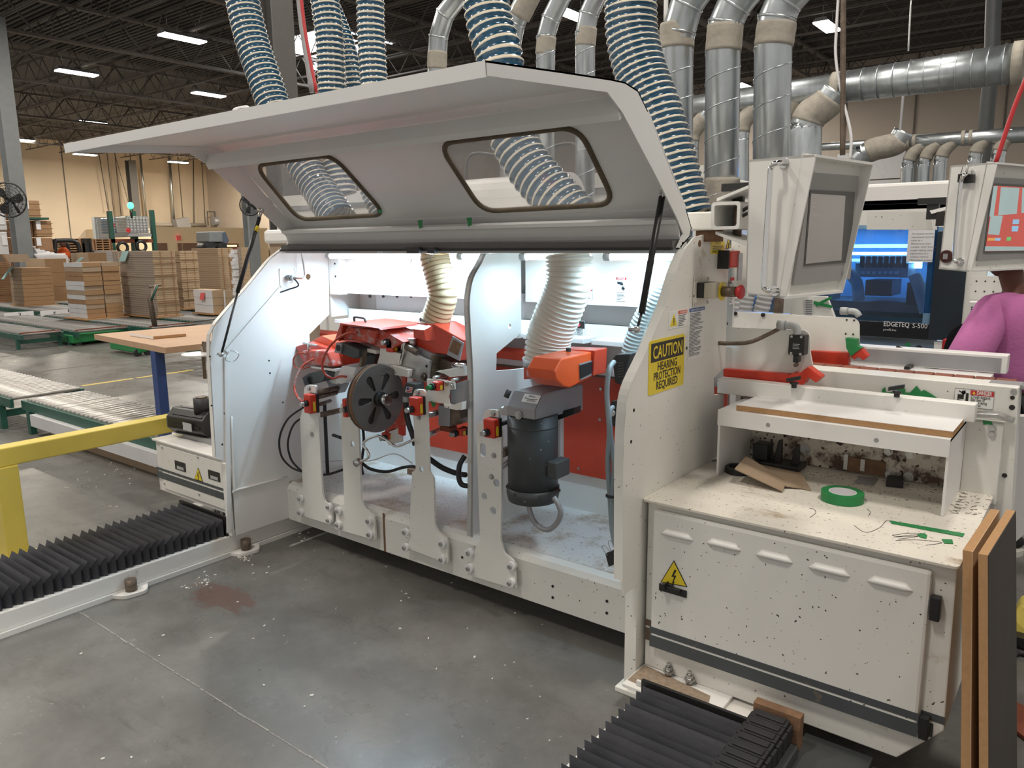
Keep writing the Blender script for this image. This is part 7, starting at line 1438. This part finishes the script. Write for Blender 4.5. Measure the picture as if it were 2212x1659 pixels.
sw_=skin('pink_sweater',[g(0,0,hip-.02),g(0,0,waist),g(0,0,chest-.02),g(0,0,neck+.0),LS,g(.02,.27,zs-.17),LE,g(.14,.22,zs-.36),LW,RS,RE,RW],[(0,1),(1,2),(2,3),(2,4),(4,5),(5,6),(6,7),(7,8),(2,9),(9,10),(10,11)],[.18,.175,.185,.10,.095,.098,.098,.085,.05,.095,.09,.05],'pink_cloth',pr)
skin('black_trousers',[g(0,0,hip),g(0,.1,hip-.08),g(0,.1,.48),g(-.02,.1,.12),g(0,-.1,hip-.08),g(.03,-.1,.48),g(.02,-.1,.12)],[(0,1),(1,2),(2,3),(0,4),(4,5),(5,6)],[.155,.115,.088,.085,.115,.088,.085],'black_cloth',pr)
m=MB(); hc=g(.08,0,neck+.20); m.ell(hc,.085,.085,.115); m.ell(hc+f*.085-Z*.01,.012,.012,.018); hd_=m.build('head','skin_brown',pr)
m=MB()
for s_ in (-1,1): m.ell(hc+l*(s_*.03)+f*.078+Z*.012,.009,.009,.006); 
m.build('eyes','sign_white',hd_)['kind']='stuff'; m=MB(); m.ell(hc+f*.082-Z*.05,.01,.022,.006); m.build('mouth','brown_red',hd_)
for s_ in (-1,1): MB().ell(hc+l*(s_*.086),.02,.01,.03).build('ear','skin_brown',hd_)
MB().ell(hc-f*.02+Z*.035,.095,.095,.105,18,12).ell(hc-f*.09-Z*.0,.05,.05,.06).build('hair','hair',hd_)
for W_,s_,E0 in ((LW,1,LE),(RW,-1,RE)):
    d=(W_-E0).normalized(); side=d.cross(Z).normalized(); up_=side.cross(d)
    h0=W_+d*.05; vs=[W_,h0]; es=[(0,1)]; rs=[.026,(.03,.016)]
    for k,(off,ln) in enumerate(((-.027,.058),(-.009,.068),(.009,.064),(.027,.05))):
        b0=h0+d*.03+side*off; i=len(vs); vs+=[b0,b0+d*ln*.55-up_*.012,b0+d*ln*.8-up_*.035]; es+=[(1,i),(i,i+1),(i+1,i+2)]; rs+=[.010,.009,.008]
    i=len(vs); b0=W_+d*.03+side*(.03*s_); vs+=[b0,b0+d*.03+side*(.022*s_)-up_*.01,b0+d*.055+side*(.026*s_)-up_*.02]; es+=[(0,i),(i,i+1),(i+1,i+2)]; rs+=[.012,.010,.009]
    skin('hand',vs,es,rs,'skin_brown',pr,1)
for s_ in (.1,-.1): 
    MB().ext(rpoly([g(-.10,s_-.045,0),g(.17,s_-.045,0),g(.19,s_+.0,0),g(.17,s_+.045,0),g(-.10,s_+.045,0)],.03),(0,0,.03)).build('sole','sole_white',pr); MB().ell(g(.03,s_,.06),.13,.06,.06).build('shoe','black_cloth',pr)
# crumbs and chips on the slab
m=MB(); rd=random.Random(21)
for u,v,n,sp in ((525,1205,22,9),(440,1262,20,12),(450,1240,8,8),(395,1270,5,5),(560,1235,4,15),(650,1155,10,14),(250,1010,26,30),(180,1045,10,30),(240,1095,5,6),(700,1300,12,120),(1000,1340,8,120),(880,1285,4,10),(500,1500,12,200),(1100,1500,8,100)):
    for k in range(n):
        p=at(u+rd.gauss(0,sp),v+rd.gauss(0,sp*.5),'z',.0); a=rd.uniform(0,3); r_=rd.uniform(.002,.007); m.ob(p,V((math.cos(a),math.sin(a),0))*r_*2,V((-math.sin(a),math.cos(a),.2))*r_,Z*.003)
o=m.build('debris_chips','debris'); tag(o,'pale chips and crumbs scattered on the concrete floor','debris'); o['kind']='stuff'
